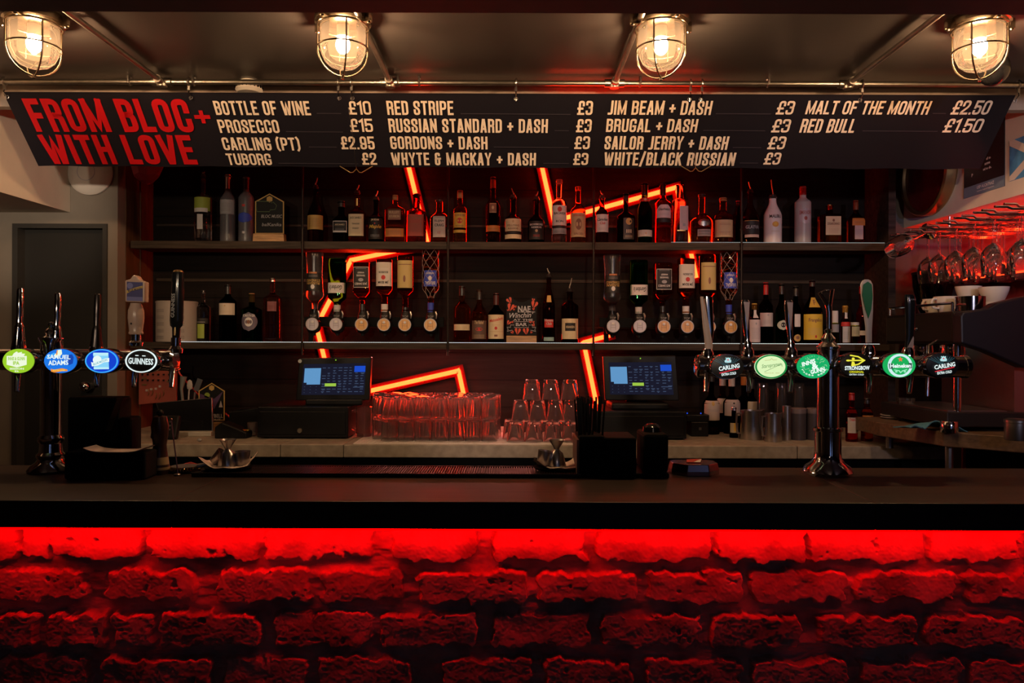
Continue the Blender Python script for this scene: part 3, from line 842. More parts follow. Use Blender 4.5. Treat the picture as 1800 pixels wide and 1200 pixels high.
t = thing('flag_sign', 'blue tin sign with a white diagonal cross beside the black notice', 'sign', (2.0, (ya + yb) / 2, zb_))
oy, oz = (ya + yb) / 2, zb_; hh = zt_ - zb_
m = MB(); PB(m, 2.0, yb, ya, zb_, zt_, .003); obj('plate', m, mat('tin blue', (.07, .27, .52), .45, noise=.35, nscale=18), t, False)
m = MB()
wd = ya - yb; q = .03
for s in (0, 1):
    pts = [(0, 0), (q, 0), (wd, hh - q * .6), (wd, hh), (wd - q, hh), (0, q * .6)]
    if s: pts = [(u, hh - v) for u, v in pts][::-1]
    m.add([(-.0036 - .0002 * s, (wd / 2 - u), v) for u, v in pts], [tuple(range(6))])
obj('cross', m, mat('tin white', (.66, .6, .52), .5), t, False)
m = MB(); m.lathe([(0, -.0045), (.04, -.0045), (.04, -.004), (0, -.004)], 24, (0, 0, hh / 2), axis='x'); obj('emblem', m, BLACKM, t, False)
# ------------------------------------------------------------------ bottles
CLEAR = glass('clear glass', (.97, .97, .97))
FROST = glass('frosted glass', (.8, .8, .82), .25)
AMBER = glass('amber spirit', (.72, .26, .06))
WHISKY = glass('whisky', (.86, .46, .18))
REDSP = glass('red spirit', (.95, .14, .08))
DARKG = glass('dark brown glass', (.36, .13, .07))
BLACKGL = glass('black glass', (.10, .06, .05))
GREENG = glass('green glass', (.08, .50, .14))
DKGREEN = glass('dark green glass', (.08, .26, .10))
PINKG = glass('pink spirit', (.92, .62, .6))
FROSTW = mat('frosted white glass', (.5, .48, .5), .3, trans=.35)
FROSTG = mat('frosted grey glass', (.16, .16, .18), .3, trans=.5)
WHITEGL = mat('white painted glass', (.6, .56, .57), .22)
def ink(c):
    return mat('label %d %d %d' % tuple(int(q * 255) for q in c), c, .6)
INK_BLACK, INK_WHITE, INK_RED, INK_GOLD = ink((.012, .01, .01)), ink((.62, .6, .58)), ink((.5, .03, .025)), ink((.5, .32, .09))
CREAML = ink((.62, .52, .33)); YELL = ink((.62, .4, .06)); ORNG = ink((.55, .2, .04)); BLUEL = ink((.03, .06, .42)); TAN = ink((.5, .36, .2)); GREYL = ink((.3, .3, .32)); GREENL = ink((.28, .36, .05)); TEAL = ink((.25, .42, .42))
BROWNL = ink((.22, .1, .06)); SILV = mat('foil silver', (.6, .58, .6), .25, 1.0); GOLDF = mat('foil gold', (.6, .4, .14), .3, 1.0)
REDCAP = mat('red cap', (.35, .02, .02), .35); CORK = mat('cork brown', (.32, .16, .06), .7); DKCAP = mat('black cap', (.02, .018, .018), .3); YCAP = mat('yellow cap', (.55, .36, .05), .4)
INKDIM = ink((.2, .17, .15))

def smooth01(t): return t * t * (3 - 2 * t)
def bottle(xc, wd, top, bt, nk, nw, gl, label, n=2., d=1., cap=None, pour=None, labs=(), Y=Y_BOT, zb=Z_SH1, inv=None, group=None, waist=0., dx=0, flare=0., lid=True, rz=0., name='bottle', cat='bottle'):
    """image rows: top of the glass, where the body ends, where the neck starts; widths in image pixels.
    cap: (material, row it reaches down to, width); labs: (row, row, width share, material, [lettering])"""
    k = Y / F
    x = X2(xc, 420) * k
    base_row = 600 - (zb - H) / k if inv is None else inv
    roll = ROLL * (xc - 900)
    if inv is None:
        Z = lambda row: (base_row - row - roll) * k
    else:
        Z = lambda row: (row - inv) * k
    R = wd / 2 * k; rn = nw / 2 * k
    hb, hn, ht = Z(bt), Z(nk), Z(top)
    prof = [(0, .0035), (R * .82, .0015), (R * .93, 0), (R, .005)]
    for q in range(1, 9):
        t = q / 9; prof.append((R * (1 - waist * math.sin(PI * t) + flare * (1 - t) ** 2 - flare), .005 + (hb - .005) * t))
    prof.append((R * (1 - flare), hb))
    Re = R * (1 - flare)
    for q in range(1, 9):
        t = q / 8
        prof.append((rn + (Re - rn) * (math.cos(PI * t) * .5 + .5) ** 1.0, hb + (hn - hb) * t))
    prof += [(rn, hn + (ht - hn) * .9), (rn * 1.18, hn + (ht - hn) * .91), (rn * 1.18, ht - .001), (rn * .9, ht), (0, ht)]
    zs = [p[1] for p in prof[2:]]; rs = [p[0] for p in prof[2:]]
    def rad(z): return float(np.interp(z, zs, rs))
    def en(z):
        if n == 2: return 2.
        return n if z < hb else n + (2 - n) * min(1, (z - hb) / max(1e-4, hn - hb))
    if inv is None: loc, rot = (x, Y, zb), (0, 0, rz)
    else: loc, rot = (x, Y, H + (600 - inv - roll) * k), (0, PI, 0)
    t = thing(name, label, cat, loc, group, rot)
    N = 40 if n > 2 else 32
    m = MB(); rings = []
    for r, z in prof:
        e = en(z); ring = []
        for q in range(N):
            a = 2 * PI * (q + .5) / N; ct, st = math.cos(a), math.sin(a)
            g = (abs(ct) ** e + abs(st) ** e) ** (-1 / e)
            ring.append((max(r, 1e-5) * ct * g, max(r, 1e-5) * st * g * (d if z < hb else d + (1 - d) * min(1, (z - hb) / max(1e-4, hn - hb))), z))
        rings.append(ring)
    m.loft(rings)
    obj('glass_body', m, gl, t, ang=50)
    def surf(u, z, lift):
        r = rad(z); e = en(z); q = min(.999, abs(u) / max(r, 1e-5))
        return Vector((u, -(1 - q ** e) ** (1 / e) * r * (d if z < hb else 1) - lift, z))
    if cap:
        cm, crow, cw = cap; zc = Z(crow)
        obj('cap', MB().lathe([(0, zc), (cw / 2 * k, zc), (cw / 2 * k, ht + .003), (cw / 2 * k * .92, ht + .0045), (0, ht + .0045)], 20), cm, t)
    if pour is not None:
        zt = Z(pour)
        s = 1 if (xc * 7) % 3 > 1 else -1
        obj('pourer', MB().lathe([(0, ht - .004), (rn * 1.05, ht - .004), (rn * 1.25, ht + .003), (rn * 1.1, ht + .006), (rn * .8, ht + .016), (0, ht + .018)], 16), DKCAP, t)
        obj('spout', MB().tube([(0, 0, ht + .012), (s * .002, 0, ht + .022), (s * -.004, -.002, (ht + zt) / 2 + .008), (s * -.009, -.004, zt)], [.0035, .0034, .0028, .0022], 8), STEEL, t)
    for li, lb in enumerate(labs):
        ll = .0006 + .0005 * li
        r0, r1, ws, lm = lb[:4]
        txt = lb[4] if len(lb) > 4 else ()
        za, zb_ = sorted((Z(r0), Z(r1)))
        shape = lb[5] if len(lb) > 5 else 'rect'
        m = MB(); na, nz = 18, 10
        vs = []
        zm = (za + zb_) / 2
        off = (lb[6] if len(lb) > 6 else 0) * k * (1 if inv is None else -1)
        for j in range(nz + 1):
            z = za + (zb_ - za) * j / nz
            half = min(ws * rad(z), rad(z) * .985)
            if shape == 'oval': half = ws * R * math.sqrt(max(0.0004, 1 - ((z - zm) / (zb_ - zm)) ** 2))
            if shape == 'arch' and z > zm: half *= math.sqrt(max(.02, 1 - ((z - zm) / (zb_ - zm)) ** 2 * .75))
            for i in range(na + 1):
                a = (i / na - .5) * 2
                u = off + math.sin(a * math.asin(min(.985, ws))) / min(.985, ws) * half if n == 2 else off + a * half
                vs.append(surf(u, z, ll))
        W_ = na + 1
        m.add(vs, [(j * W_ + i, j * W_ + i + 1, (j + 1) * W_ + i + 1, (j + 1) * W_ + i) for j in range(nz) for i in range(na)])
        lo = obj('label', m, lm, t)
        groups = {}
        for tx in txt:
            body, row, hh, ws2, im = tx[:5]
            groups.setdefault(im.name, (im, []))[1].append(tx)
        for im, txs in groups.values():
            m = MB()
            for tx in txs:
                body, row, hh, ws2 = tx[:4]
                sh = tx[5] if len(tx) > 5 else 0
                rot_ = tx[6] if len(tx) > 6 else 0
                f = lambda u, v: surf(u + off, v, ll + (.0004 if body in '#~OV' else .0008))
                if body == '#':      # a plain band or bar
                    for q in range(12):
                        u0, u1 = (q / 12 - .5) * 2 * ws2 * R, ((q + 1) / 12 - .5) * 2 * ws2 * R
                        z0, z1 = Z(row) - hh / 2 * k, Z(row) + hh / 2 * k
                        m.add([f(u0, z0), f(u1, z0), f(u1, z1), f(u0, z1)], [(0, 1, 2, 3)])
                elif body == '~':    # rows of fine print
                    for q in range(int(hh / 2.2)):
                        zc = Z(row) + (q - hh / 4.4) * 2.2 * k
                        for e_ in range(8):
                            u0, u1 = (e_ / 8 - .5) * 2 * ws2 * R, ((e_ + .8) / 8 - .5) * 2 * ws2 * R
                            m.add([f(u0, zc), f(u1, zc), f(u1, zc + .6 * k), f(u0, zc + .6 * k)], [(0, 1, 2, 3)])
                elif body == 'O':    # a filled roundel
                    c = [f(ws2 * R * math.cos(a), Z(row) + hh / 2 * k * math.sin(a)) for a in (2 * PI * q / 20 for q in range(20))]
                    m.add(c + [f(0, Z(row))], [(q, (q + 1) % 20, 20) for q in range(20)])
                elif body == 'V':    # spreading antlers
                    for s in (-1, 1):
                        for e_ in range(3):
                            u0 = s * ws2 * R * (e_ + 1) / 3
                            m.add([f(0, Z(row) - hh * .5 * k), f(s * .0015, Z(row) - hh * .5 * k), f(u0, Z(row) + hh * .5 * k), f(u0 - s * .003, Z(row) + hh * .5 * k)], [(0, 1, 2, 3)])
                else:
                    put_text(m, body, 0, Z(row), 2 * ws2 * R, hh * k, f, .02, sh, rot_)
            obj('lettering', m, im, lo, False)
    return t

TOPG, LOWG = 'bottles on the upper shelf', 'bottles on the lower shelf'
def TB_(*a, **k): return bottle(*a, group=TOPG, **k)
A = INK_BLACK
TB_(357, 29, 315, 352, 342, 7, CLEAR, 'clear bottle with a yellow-green upper label, first on the upper shelf', cap=None, pour=306, labs=[(352, 376, .96, GREENL), (371, 378, .8, INK_WHITE), (382, 408, .34, INK_WHITE)])
TB_(400.5, 26, 312, 356, 338, 10, FROSTG, 'grey frosted bottle with a silver capsule beside the clear green-labelled one', cap=(SILV, 336, 10.5), labs=[(356, 381, .96, GREYL, [('~', 368, 16, .6, INKDIM)])])
TB_(432.5, 26, 316, 352, 338, 11, FROSTG, 'frosted bottle with a blue oval next to the house-shaped chalk card', cap=(DKCAP, 336, 11.5), labs=[(364, 368, .2, INK_RED), (378, 396, .95, BLUEL, [], 'oval'), (411, 415, .18, INK_WHITE)])
TB_(555, 28, 333, 384, 345, 8, DARKG, 'dark brown bottle with a wide gold label and steel pourer', pour=315, labs=[(382, 407, .97, INK_GOLD, [('~', 394, 16, .7, BROWNL)])])
TB_(600, 27, 357, 391, 378, 11, BLACKGL, 'black square bottle with a white-edged black shield label', n=5, cap=(DKCAP, 366, 12), labs=[(392, 412, .9, INK_WHITE), (393.2, 409, .84, A, [("JACK DANIEL'S", 399, 3.6, .62, CREAML), ('~', 405, 4, .6, GREYL)])])
TB_(628, 28, 342, 377, 366, 9, AMBER, 'square whiskey bottle with a big cream label and gold neck tag', n=5, pour=327, labs=[(351, 364, .40, GOLDF), (380, 418, .94, CREAML, [("JACK DANIEL'S", 387, 5, .72, A, 0, 0), ('TENNESSEE', 397, 2.6, .48, A), ('WHISKEY', 405, 2.6, .42, A), ('~', 412, 5, .6, TAN)])])
TB_(661, 27, 353, 388, 374, 9, BLACKGL, 'dark bourbon bottle lettered with a gold Maple script', pour=337, labs=[(383, 423, .95, A, [('JIM BEAM', 390, 4, .52, CREAML), ('O', 396, 3, .07, INK_RED), ('Maple', 402, 8, .8, YELL, .3), ('~', 416, 5, .6, GREYL)])])
TB_(694.5, 35, 346, 372, 359, 9, WHISKY, 'flat round-shouldered bottle with an orange lower label', n=3.2, d=.6, cap=(CORK, 353, 9.5), labs=[(371, 389, .64, BROWNL, [('BULLEIT', 376, 4.5, .5, TAN), ('BOURBON', 383, 4.5, .5, TAN)]), (404, 418.5, .93, ORNG, [('~', 411, 9, .75, BROWNL)])])
TB_(732, 33, 343, 376, 366, 12, REDSP, 'square red spirit bottle standing right before the neon line', n=5, cap=(DKCAP, 350, 9), labs=[(380, 418, .86, mat('rust label', (.32, .05, .03), .6), [("JACK DANIEL'S", 387, 4.5, .7, BROWNL), ('~', 402, 16, .6, BROWNL)])])
TB_(773, 33, 354, 386, 370, 12, WHISKY, 'broad whiskey bottle with a pale label reading twelve', n=2.6, d=.75, cap=(DKCAP, 355.5, 16), labs=[(383, 419, .66, ink((.5, .42, .37)), [('ELIJAH', 391, 5, .48, A), ('CRAIG', 398, 5, .48, A), ('~', 404, 5, .5, TAN), ('12', 411, 4, .14, INK_RED)])])
TB_(808.5, 24, 337, 371, 357, 9, WHISKY, 'bourbon bottle with a yellow label and dark rose roundel', cap=(CORK, 349, 10), labs=[(376, 402, .93, YELL, [('FOUR ROSES', 380.5, 3.6, .76, BROWNL), ('O', 390, 10, .42, INK_RED), ('BOURBON', 399, 2.6, .56, BROWNL)]), (406, 411, .93, YELL)])
TB_(866.5, 25, 313, 362, 345, 9, DARKG, 'tall whisky bottle with an orange band and small square label', cap=(CORK, 331, 9.5), labs=[(359, 376, .5, BROWNL, [('#', 360, .8, .46, TAN), ('#', 375, .8, .46, TAN), ('O', 367, 6, .16, TAN)]), (398, 408.5, .97, ORNG, [('~', 403, 6, .7, BROWNL)])])
TB_(902, 30, 348, 388, 374, 10, DARKG, 'dark whisky bottle with two cream labels and a pourer', pour=331, cap=None, labs=[(386, 408, .93, CREAML, [('O', 391, 5, .14, TAN), ('FELLOWS', 398, 3.4, .7, BROWNL), ('RESERVE', 403.5, 3.4, .6, BROWNL)]), (409, 412.5, .9, A), (413.5, 421, .95, CREAML, [('~', 417, 5, .7, TAN)])])
TB_(942.5, 29, 351, 391, 376, 10, BLACKGL, 'black-labelled reserve bottle beside the slanting neon line', pour=336, labs=[(390, 422, .9, A, [('BOWMORE', 396, 3.2, .76, INK_WHITE), ('RESERVE', 401, 3, .6, INK_WHITE), ('O', 407, 5, .16, TAN), ('~', 414, 6, .4, INK_RED)])])
TB_(983, 26, 317, 357, 347, 10, CLEAR, 'clear rum bottle with a white label and white cap', cap=(INK_WHITE, 323, 11), labs=[(362, 397, .95, INK_WHITE, [('O', 369, 9, .3, INK_RED), ('BACARDI', 376, 4.2, .74, A), ('~', 384, 6, .6, GREYL), ('RON', 390, 4, .5, A)]), (398, 401.5, .95, A), (402, 412, .95, GREYL, [('~', 407, 6, .7, A)])])
TB_(1016, 27, 329, 371, 354, 9, WHISKY, 'spiced rum bottle with a tan label lit by neon', cap=(GOLDF, 334, 10), labs=[(375, 417, .95, TAN, [('CAPTAIN MORGAN', 379.5, 3.6, .75, INK_RED), ('O', 395, 20, .4, BROWNL), ('SPICED', 412, 4, .6, BROWNL)])])
TB_(1058, 23, 348, 374, 363, 9, DARKG, 'slim whisky bottle with a white label in red script', pour=334, labs=[(377, 408, .94, INK_WHITE, [('Canadian', 386, 5, .78, A, .3), ('Club', 392.5, 4.5, .42, INK_RED, .3), ('~', 401, 6, .6, GREYL)])])
TB_(1100, 32, 340, 381, 369, 9, BLACKGL, 'squat black whisky bottle with a gold figure roundel', n=2.4, cap=(DKCAP, 352, 9.5), labs=[(384, 421, .6, mat('dark label', (.03, .02, .015), .5), [('O', 390, 12, .34, INK_GOLD), ('III', 407, 6, .28, CREAML), ('~', 415, 5, .4, TAN)], 'rect', 3)])
TB_(1133, 26, 322, 372, 343, 11, DKGREEN, 'tall dark green bottle with one plain white band', cap=(DKCAP, 341, 11.5), labs=[(346, 354, .8, INK_RED, [('O', 350, 4, .2, TAN)], 'oval'), (404, 415.5, .95, ink((.55, .54, .45)), [('O', 410, 4, .1, TAN)])])
TB_(1165, 29, 323, 358, 346, 10, REDSP, 'red-glowing bottle with a round topped white label', cap=(DKCAP, 342, 10.5), labs=[(360, 383, .84, ink((.55, .46, .48)), [('Glenfiddich', 368, 4, .7, A, .2), ('~', 375, 6, .6, GREYL)], 'arch'), (384, 391, .9, A)])
TB_(1194.5, 28, 323, 353, 346, 11, PINKG, 'pale pink bottle standing under the neon corner', n=4, cap=None, labs=[(362, 404, .56, ink((.52, .4, .4)), [('~', 380, 22, .4, GREYL), ('#', 395, 5, .18, GREYL)], 'rect', 5), (404, 406, .5, GOLDF)])
TB_(1233.5, 39, 341, 389, 370, 11, WHISKY, 'wide-shouldered whisky bottle with silver stag antlers', cap=(DKCAP, 344, 13), labs=[(403, 415, .58, ink((.3, .24, .24)), [('#', 406.5, 3, .5, INKDIM), ('#', 411.5, 3, .5, INKDIM)]), (385, 398, .55, mat('silver stag', (.3, .3, .3), .3, 1.0), [('V', 392, 12, .45, SILV)], 'oval')])
TB_(1270.5, 33, 347, 379, 367, 12, WHISKY, 'round whisky bottle with a plain tan label beside the stag bottle', n=2.6, cap=(CORK, 351, 13), labs=[(386, 416, .95, TAN, [('~', 392, 6, .6, BROWNL), ('~', 408, 8, .6, BROWNL)])])
TB_(1297, 14, 352, 386, 372, 7, BLACKGL, 'narrow dark bottle half hidden by the threaded rod', cap=(REDCAP, 358, 7), Y=3.735)
TB_(1318.5, 31, 336, 385, 352, 9, DARKG, 'dark liqueur bottle with a black label and low white band', pour=317, labs=[(386.5, 410, .93, A, [('#', 387, .8, .8, INK_GOLD), ('GLAYVA', 398, 6, .74, GREYL)]), (411, 416, .8, ink((.5, .36, .3)))])
TB_(1358, 31, 345, 379, 350, 12, WHITEGL, 'white coconut rum bottle with a palm roundel and arched lettering', cap=(DKCAP, 341, 12.5), pour=313, labs=[(383, 388.5, .8, WHITEGL, [('MALIBU', 379, 6, .62, A)]), (388, 398, .36, ink((.55, .3, .06)), [('O', 392.5, 6, .18, YELL)], 'oval'), (402, 405, .5, WHITEGL, [('~', 403.5, 4, .45, TAN)])])
TB_(1411, 28, 326, 354, 343, 11, FROSTW, 'frosted white vodka bottle with a red cap and red lettering', cap=(REDCAP, 340, 11.5), labs=[(364, 392, .8, mat('vodka face', (.42, .38, .42), .3), [('SMIRNOFF', 372, 7, .7, mat('dim red', (.3, .06, .05), .5)), ('O', 382, 7, .2, mat('dim red', (.3, .06, .05), .5))], 'oval')])
TB_(1458, 34, 358, 376, 371, 11, AMBER, 'square almond liqueur bottle with a cream label and gold cap', n=6, cap=(GOLDF, 365, 10), labs=[(379, 411.5, .78, CREAML, [('O', 386, 5, .12, BROWNL), ('DISARONNO', 392, 4.6, .62, BROWNL), ('~', 403, 10, .5, TAN)])])
TB_(1504, 26, 350, 386, 367, 8, AMBER, 'orange liqueur bottle with a slanted orange seal, last on the shelf', n=5, cap=(mat('brown cap', (.22, .05, .02), .4), 365, 8.5), labs=[(391, 418, .56, ink((.5, .4, .4)), [('~', 407, 16, .44, GREYL)]), (381, 394, .86, ORNG, [('~', 387, 6, .6, BROWNL)])])

# lower shelf
def LB(*a, **k): return bottle(*a, zb=Z_SH2, group=LOWG, **k)
LB(358, 24, 515, 545, 535, 6, CLEAR, 'clear bottle of green liqueur beside the white tub', cap=(DKCAP, 519, 7), labs=[(563, 572.5, .9, A, [('~', 568, 4, .6, INK_WHITE)]), (573, 598, .5, GREENL)])
LB(401, 29, 505, 535, 522, 10, BLACKGL, 'dark wine bottle with a cream label, after the green liqueur', cap=(DKCAP, 520, 10.5), labs=[(536.5, 557, .95, ink((.58, .5, .4)), [('O', 541, 3, .1, TAN), ('~', 550, 6, .65, TAN)])])
LB(443, 33, 520, 548, 540, 10, DKGREEN, 'broad green gin bottle with a round ship label', n=2.4, cap=(CORK, 534, 10), labs=[(552, 585, .84, ink((.12, .1, .14)), [('PLYMOUTH GIN', 558, 4.4, .62, INK_WHITE), ('O', 569, 16, .42, INK_WHITE), ('O', 569, 7, .2, BROWNL)], 'oval')])
LB(479.5, 30, 493, 528, 517, 8, PINKG, 'tall pink gin bottle with a silver stopper', n=2.6, cap=(SILV, 498, 9), labs=[(533, 550, .5, ink((.2, .06, .06)), [('~', 541, 8, .4, PINKG)], 'rect', 3)])
LB(812.5, 29, 505, 544, 527, 9, WHISKY, 'whisky bottle with one narrow cream label beside the netted bottle', cap=(DKCAP, 520, 10.5), labs=[(570.5, 581, .95, CREAML, [('~', 576, 5, .7, TAN)])])
LB(843, 27, 511, 556, 530, 9, WHISKY, 'slim bottle with white script and a red animal mark', cap=(DKCAP, 527, 9.5), labs=[(564, 596, .93, ink((.1, .06, .045)), [('The Rebel', 567, 6, .6, TAN, .3), ('O', 579, 6, .45, INK_RED), ('~', 590, 8, .7, TAN)])])
LB(872.5, 28, 517, 553, 537, 9, BLACKGL, 'dark rum bottle with a tall cream label and red script', cap=(mat('maroon capsule', (.07, .015, .012), .4), 536, 10), labs=[(553.5, 595.5, .96, CREAML, [('Matusalem', 562, 5.5, .85, INK_RED, .3, .22), ('O', 577, 5.5, .18, INK_RED), ('~', 571, 5, .5, TAN), ('#', 590, 3.4, .2, BROWNL), ('#', 583, .8, .8, TAN)])])
LB(965, 22, 487, 540, 500, 8, DARKG, 'tall brown rum bottle with a red roundel beside the heart sign', pour=471, labs=[(519, 531, .42, INK_GOLD), (561, 575, .7, INK_RED, [('Havana', 562.5, 4.4, .7, ink((.5, .42, .42))), ('Club', 568.5, 4.4, .44, ink((.5, .42, .42)))]), (592, 598.5, .8, TEAL, [('~', 595, 3, .6, GREYL)])])
LB(1002, 30, 512, 538, 527, 10, DARKG, 'black spiced rum bottle with a cream sketch label and spout', cap=(DKCAP, 525, 8), pour=488, labs=[(559.5, 595, .95, CREAML, [('#', 574, 14, .6, A), ('KRAKEN', 574, 4, .5, CREAML), ('~', 590, 4, .4, TAN)])])
LB(1326.5, 20, 532, 558, 547, 9, DARKG, 'small bottle with a full white label and yellow cap', cap=(YCAP, 541, 9), labs=[(542, 556, .5, INK_WHITE), (559, 598.5, .96, ink((.55, .47, .47)), [('O', 566, 4, .14, GREYL), ('~', 582, 20, .7, GREYL)])], Y=3.66)
LB(1346.5, 24, 495, 536, 521, 8, BLACKGL, 'dark wine bottle with a pale label behind the yellow-capped one', cap=(REDCAP, 515, 8.5), labs=[(547, 571, .95, ink((.5, .44, .42)), [('O', 551, 3, .1, GREYL), ('~', 561, 8, .6, GREYL)])], Y=3.72)
LB(1374, 20, 497, 545, 524, 8, DKGREEN, 'green bottle with an oval white label behind the chrome lever', cap=(DKCAP, 514, 8.5), labs=[(559.5, 577, .9, ink((.45, .5, .42)), [('O', 568, 9, .4, A)], 'oval')])
LB(1399, 20, 501, 545, 526, 8, BLACKGL, 'dark bottle with a slim white label and low gold seal', cap=(DKCAP, 517, 8.5), labs=[(549, 571, .5, INK_WHITE), (584, 597, .6, INK_GOLD, [('O', 590, 6, .3, BROWNL)], 'oval')])
LB(1428, 34, 490, 545, 515, 9, DARKG, 'hazelnut liqueur bottle with a big yellow label', cap=(DKCAP, 500, 9.5), labs=[(519.5, 537, .66, YELL, [('F', 528, 9, .12, BROWNL)]), (549, 593.5, .97, ink((.66, .46, .045)), [('Frangelico', 560, 8, .66, BROWNL), ('~', 578, 14, .7, TAN), ('O', 588, 5, .1, INK_RED)])])
LB(1468, 13, 544, 566, 560, 8, glass('pickle green', (.75, .8, .12)), 'small jar of yellow-green syrup behind the forked tap lever', cap=(INK_WHITE, 565, 11), labs=[(566, 580, .9, GREYL)])
LB(1486, 17, 535, 566, 552, 9, CLEAR, 'little bitters bottle with an oversized paper label', cap=(YCAP, 545, 9), labs=[(545.5, 556, .5, INK_WHITE), (562, 569.5, .95, INK_RED), (570, 598, .8, ink((.5, .5, .5)), [('~', 584, 14, .6, GREYL)])])
LB(1503, 17, 564, 569, 566, 15, glass('lime green', (.85, .9, .1)), 'small white-lidded jar with a lime green bottom', cap=(INK_WHITE, 569, 16), labs=[(570, 587, .85, ink((.5, .55, .45)), [('~', 578, 8, .6, GREYL)])])
LB(1515, 18, 500, 550, 530, 8, REDSP, 'red syrup bottle half hidden behind the green tap lever', cap=(REDCAP, 512, 8.5), labs=[(577, 585, .9, INK_WHITE)])

# round white tub at the end of the lower shelf
k = 3.66 / F
c = P(311, 600, 3.66); c.z = Z_SH2
t = thing('plastic_tub', 'large white tub printed with grey text panels on the lower shelf', 'tub', c)
R = 34 * k; hh = (602 - 534) * k
obj('tub', MB().lathe([(0, 0), (R * .97, 0), (R, .004), (R, hh), (R * .97, hh), (R * .97, .01), (0, .01)], 48), mat('tub white', (.36, .32, .29), .5), t)
obj('lid', MB().lathe([(0, hh), (R * 1.02, hh), (R * 1.02, hh + .007), (R * .98, hh + .009), (0, hh + .009)], 48), mat('tub lid', (.35, .31, .28), .5), t)
fcyl = lambda rad_: (lambda u, v: Vector((rad_ * math.sin(u / rad_), -rad_ * math.cos(u / rad_), v)))
f = fcyl(R + .0008); m = MB()
for u0 in (-.075, .02):
    for q in range(5):
        m_ = .155 - .032 * q
        for e in range(6):
            a, b = u0 + .009 * e, u0 + .009 * e + .0075
            for s in range(3):
                z = m_ - .006 * s
                m.add([f(a, z), f(b, z), f(b, z + .0018), f(a, z + .0018)], [(0, 1, 2, 3)])
put_text(m, '2', .045, .165, .006, .012, f)
obj('print', m, mat('tub grey print', (.12, .11, .11), .6), t, False)['label'] = 'grey printed text panels'
m = MB()
for q in range(6):
    a, b = .022 + .004 * q, .022 + .004 * (q + 1)
    m.add([f(a, .105), f(b, .105), f(b, .116), f(a, .116)], [(0, 1, 2, 3)])
obj('stripe', m, ink((.45, .16, .16)), t, False)

# house shaped cards on wooden blocks
def house_card(label, xc, wd, top, eave, foot, base, Y, zb, content, lean=.0, bw=1.08):
    k = Y / F; x = X2(xc, 420) * k
    roll = ROLL * (xc - 900)
    rb = 600 - (zb - H) / k
    Z = lambda row: (rb - row - roll) * k
    t = thing('house_card', label, 'table card', (x, Y, zb), 'house-shaped beer cards')
    W2 = wd / 2 * k
    obj('block', MB().prism([(-W2 * bw, 0), (W2 * bw, 0), (W2 * bw * .97, Z(base)), (-W2 * bw * .97, Z(base))], -.022, .022), OAK, t, False, bevel=.002)
    out = [(-W2, Z(foot)), (W2, Z(foot)), (W2, Z(eave)), (0, Z(top)), (-W2, Z(eave))]
    pl = obj('card', MB().prism(out, -.003, .003), mat('card black', (.005, .005, .0045), .5, spec=.25), t, False)
    m = MB(); sc = .93
    cz = (Z(foot) + Z(eave)) / 2
    inn = [(u * .92, cz + (v - cz) * .955) for u, v in out]
    for q in range(5):
        a, b, c_, d_ = out[q], out[(q + 1) % 5], inn[(q + 1) % 5], inn[q]
        m.add([(p[0], -.0034, p[1]) for p in (a, b, c_, d_)], [(0, 1, 2, 3)])
    obj('border', m, INK_GOLD, pl, False)
    content(pl, Z, W2)
    return t
def card1(pl, Z, W2):
    f = lambda u, v: Vector((u, -.0037, v))
    m = MB(); put_text(m, 'BLOC MUSIC', .15 * W2, Z(383), 1.45 * W2, .016, f, .01, .2); put_text(m, 'balKanika', .15 * W2, Z(397.5), 1.35 * W2, .016, f, .01, .2)
    obj('lettering', m, ink((.4, .38, .36)), pl, False)
    m = MB(); m.lathe([(0, -.0037), (.016, -.0037), (.016, -.0034), (0, -.0034)], 6, (0, 0, Z(353)), axis='y'); obj('crest', m, INK_GOLD, pl, False)
    m = MB(); q = [(-.9, 357), (.1, 357), (.15, 360), (.25, 358), (.5, 364), (.4, 371), (.05, 372), (.0, 375), (-.85, 375), (-.9, 370)]
    pts = [Vector((u * W2, -.0045, Z(v))) for u, v in q]
    m.tube(pts, .0018, 6, closed=True); obj('outline', m, ink((.10, .16, .07)), pl, False)
house_card('black house-shaped chalk card on a timber block on the upper shelf', 474, 51, 343, 357, 413.5, 414, 3.66, Z_SH1, card1)
def card2(pl, Z, W2):
    f = lambda u, v: Vector((u, -.0037, v))
    m = MB(); put_text(m, 'COWBELL', .1 * W2, Z(734), 1.5 * W2, .018, f, .01); put_text(m, 'STOUT', .2 * W2, Z(740.5), 1.0 * W2, .009, f, .0)
    obj('lettering', m, ink((.4, .39, .4)), pl, False)
    m = MB(); m.lathe([(0, -.0037), (.014, -.0037), (.014, -.0034), (0, -.0034)], 6, (0, 0, Z(685)), axis='y'); obj('crest', m, INK_GOLD, pl, False)
    m = MB(); m.lathe([(0, -.0037), (.014, -.0037), (.014, -.0034), (0, -.0034)], 8, (-.35 * W2, 0, Z(698)), axis='y'); obj('leaf', m, ink((.22, .3, .03)), pl, False)
    m = MB(); m.add([f(.2 * W2, Z(704)), f(.9 * W2, Z(690)), f(.2 * W2, Z(722)), f(-.9 * W2, Z(712)), f(-.9 * W2, Z(695))], [(0, 4, 3, 2, 1)]); obj('swirl', m, ink((.07, .03, .09)), pl, False)
    m = MB(); m.add([f(.55 * W2, Z(719)), f(.85 * W2, Z(719)), f(.7 * W2, Z(707))], [(0, 1, 2)]); obj('shape', m, ink((.4, .38, .4)), pl, False)
house_card('black house-shaped stout card with a purple swirl behind the tablet', 373.5, 46, 676, 690, 742, 745, 3.62, Z_BACK, card2)

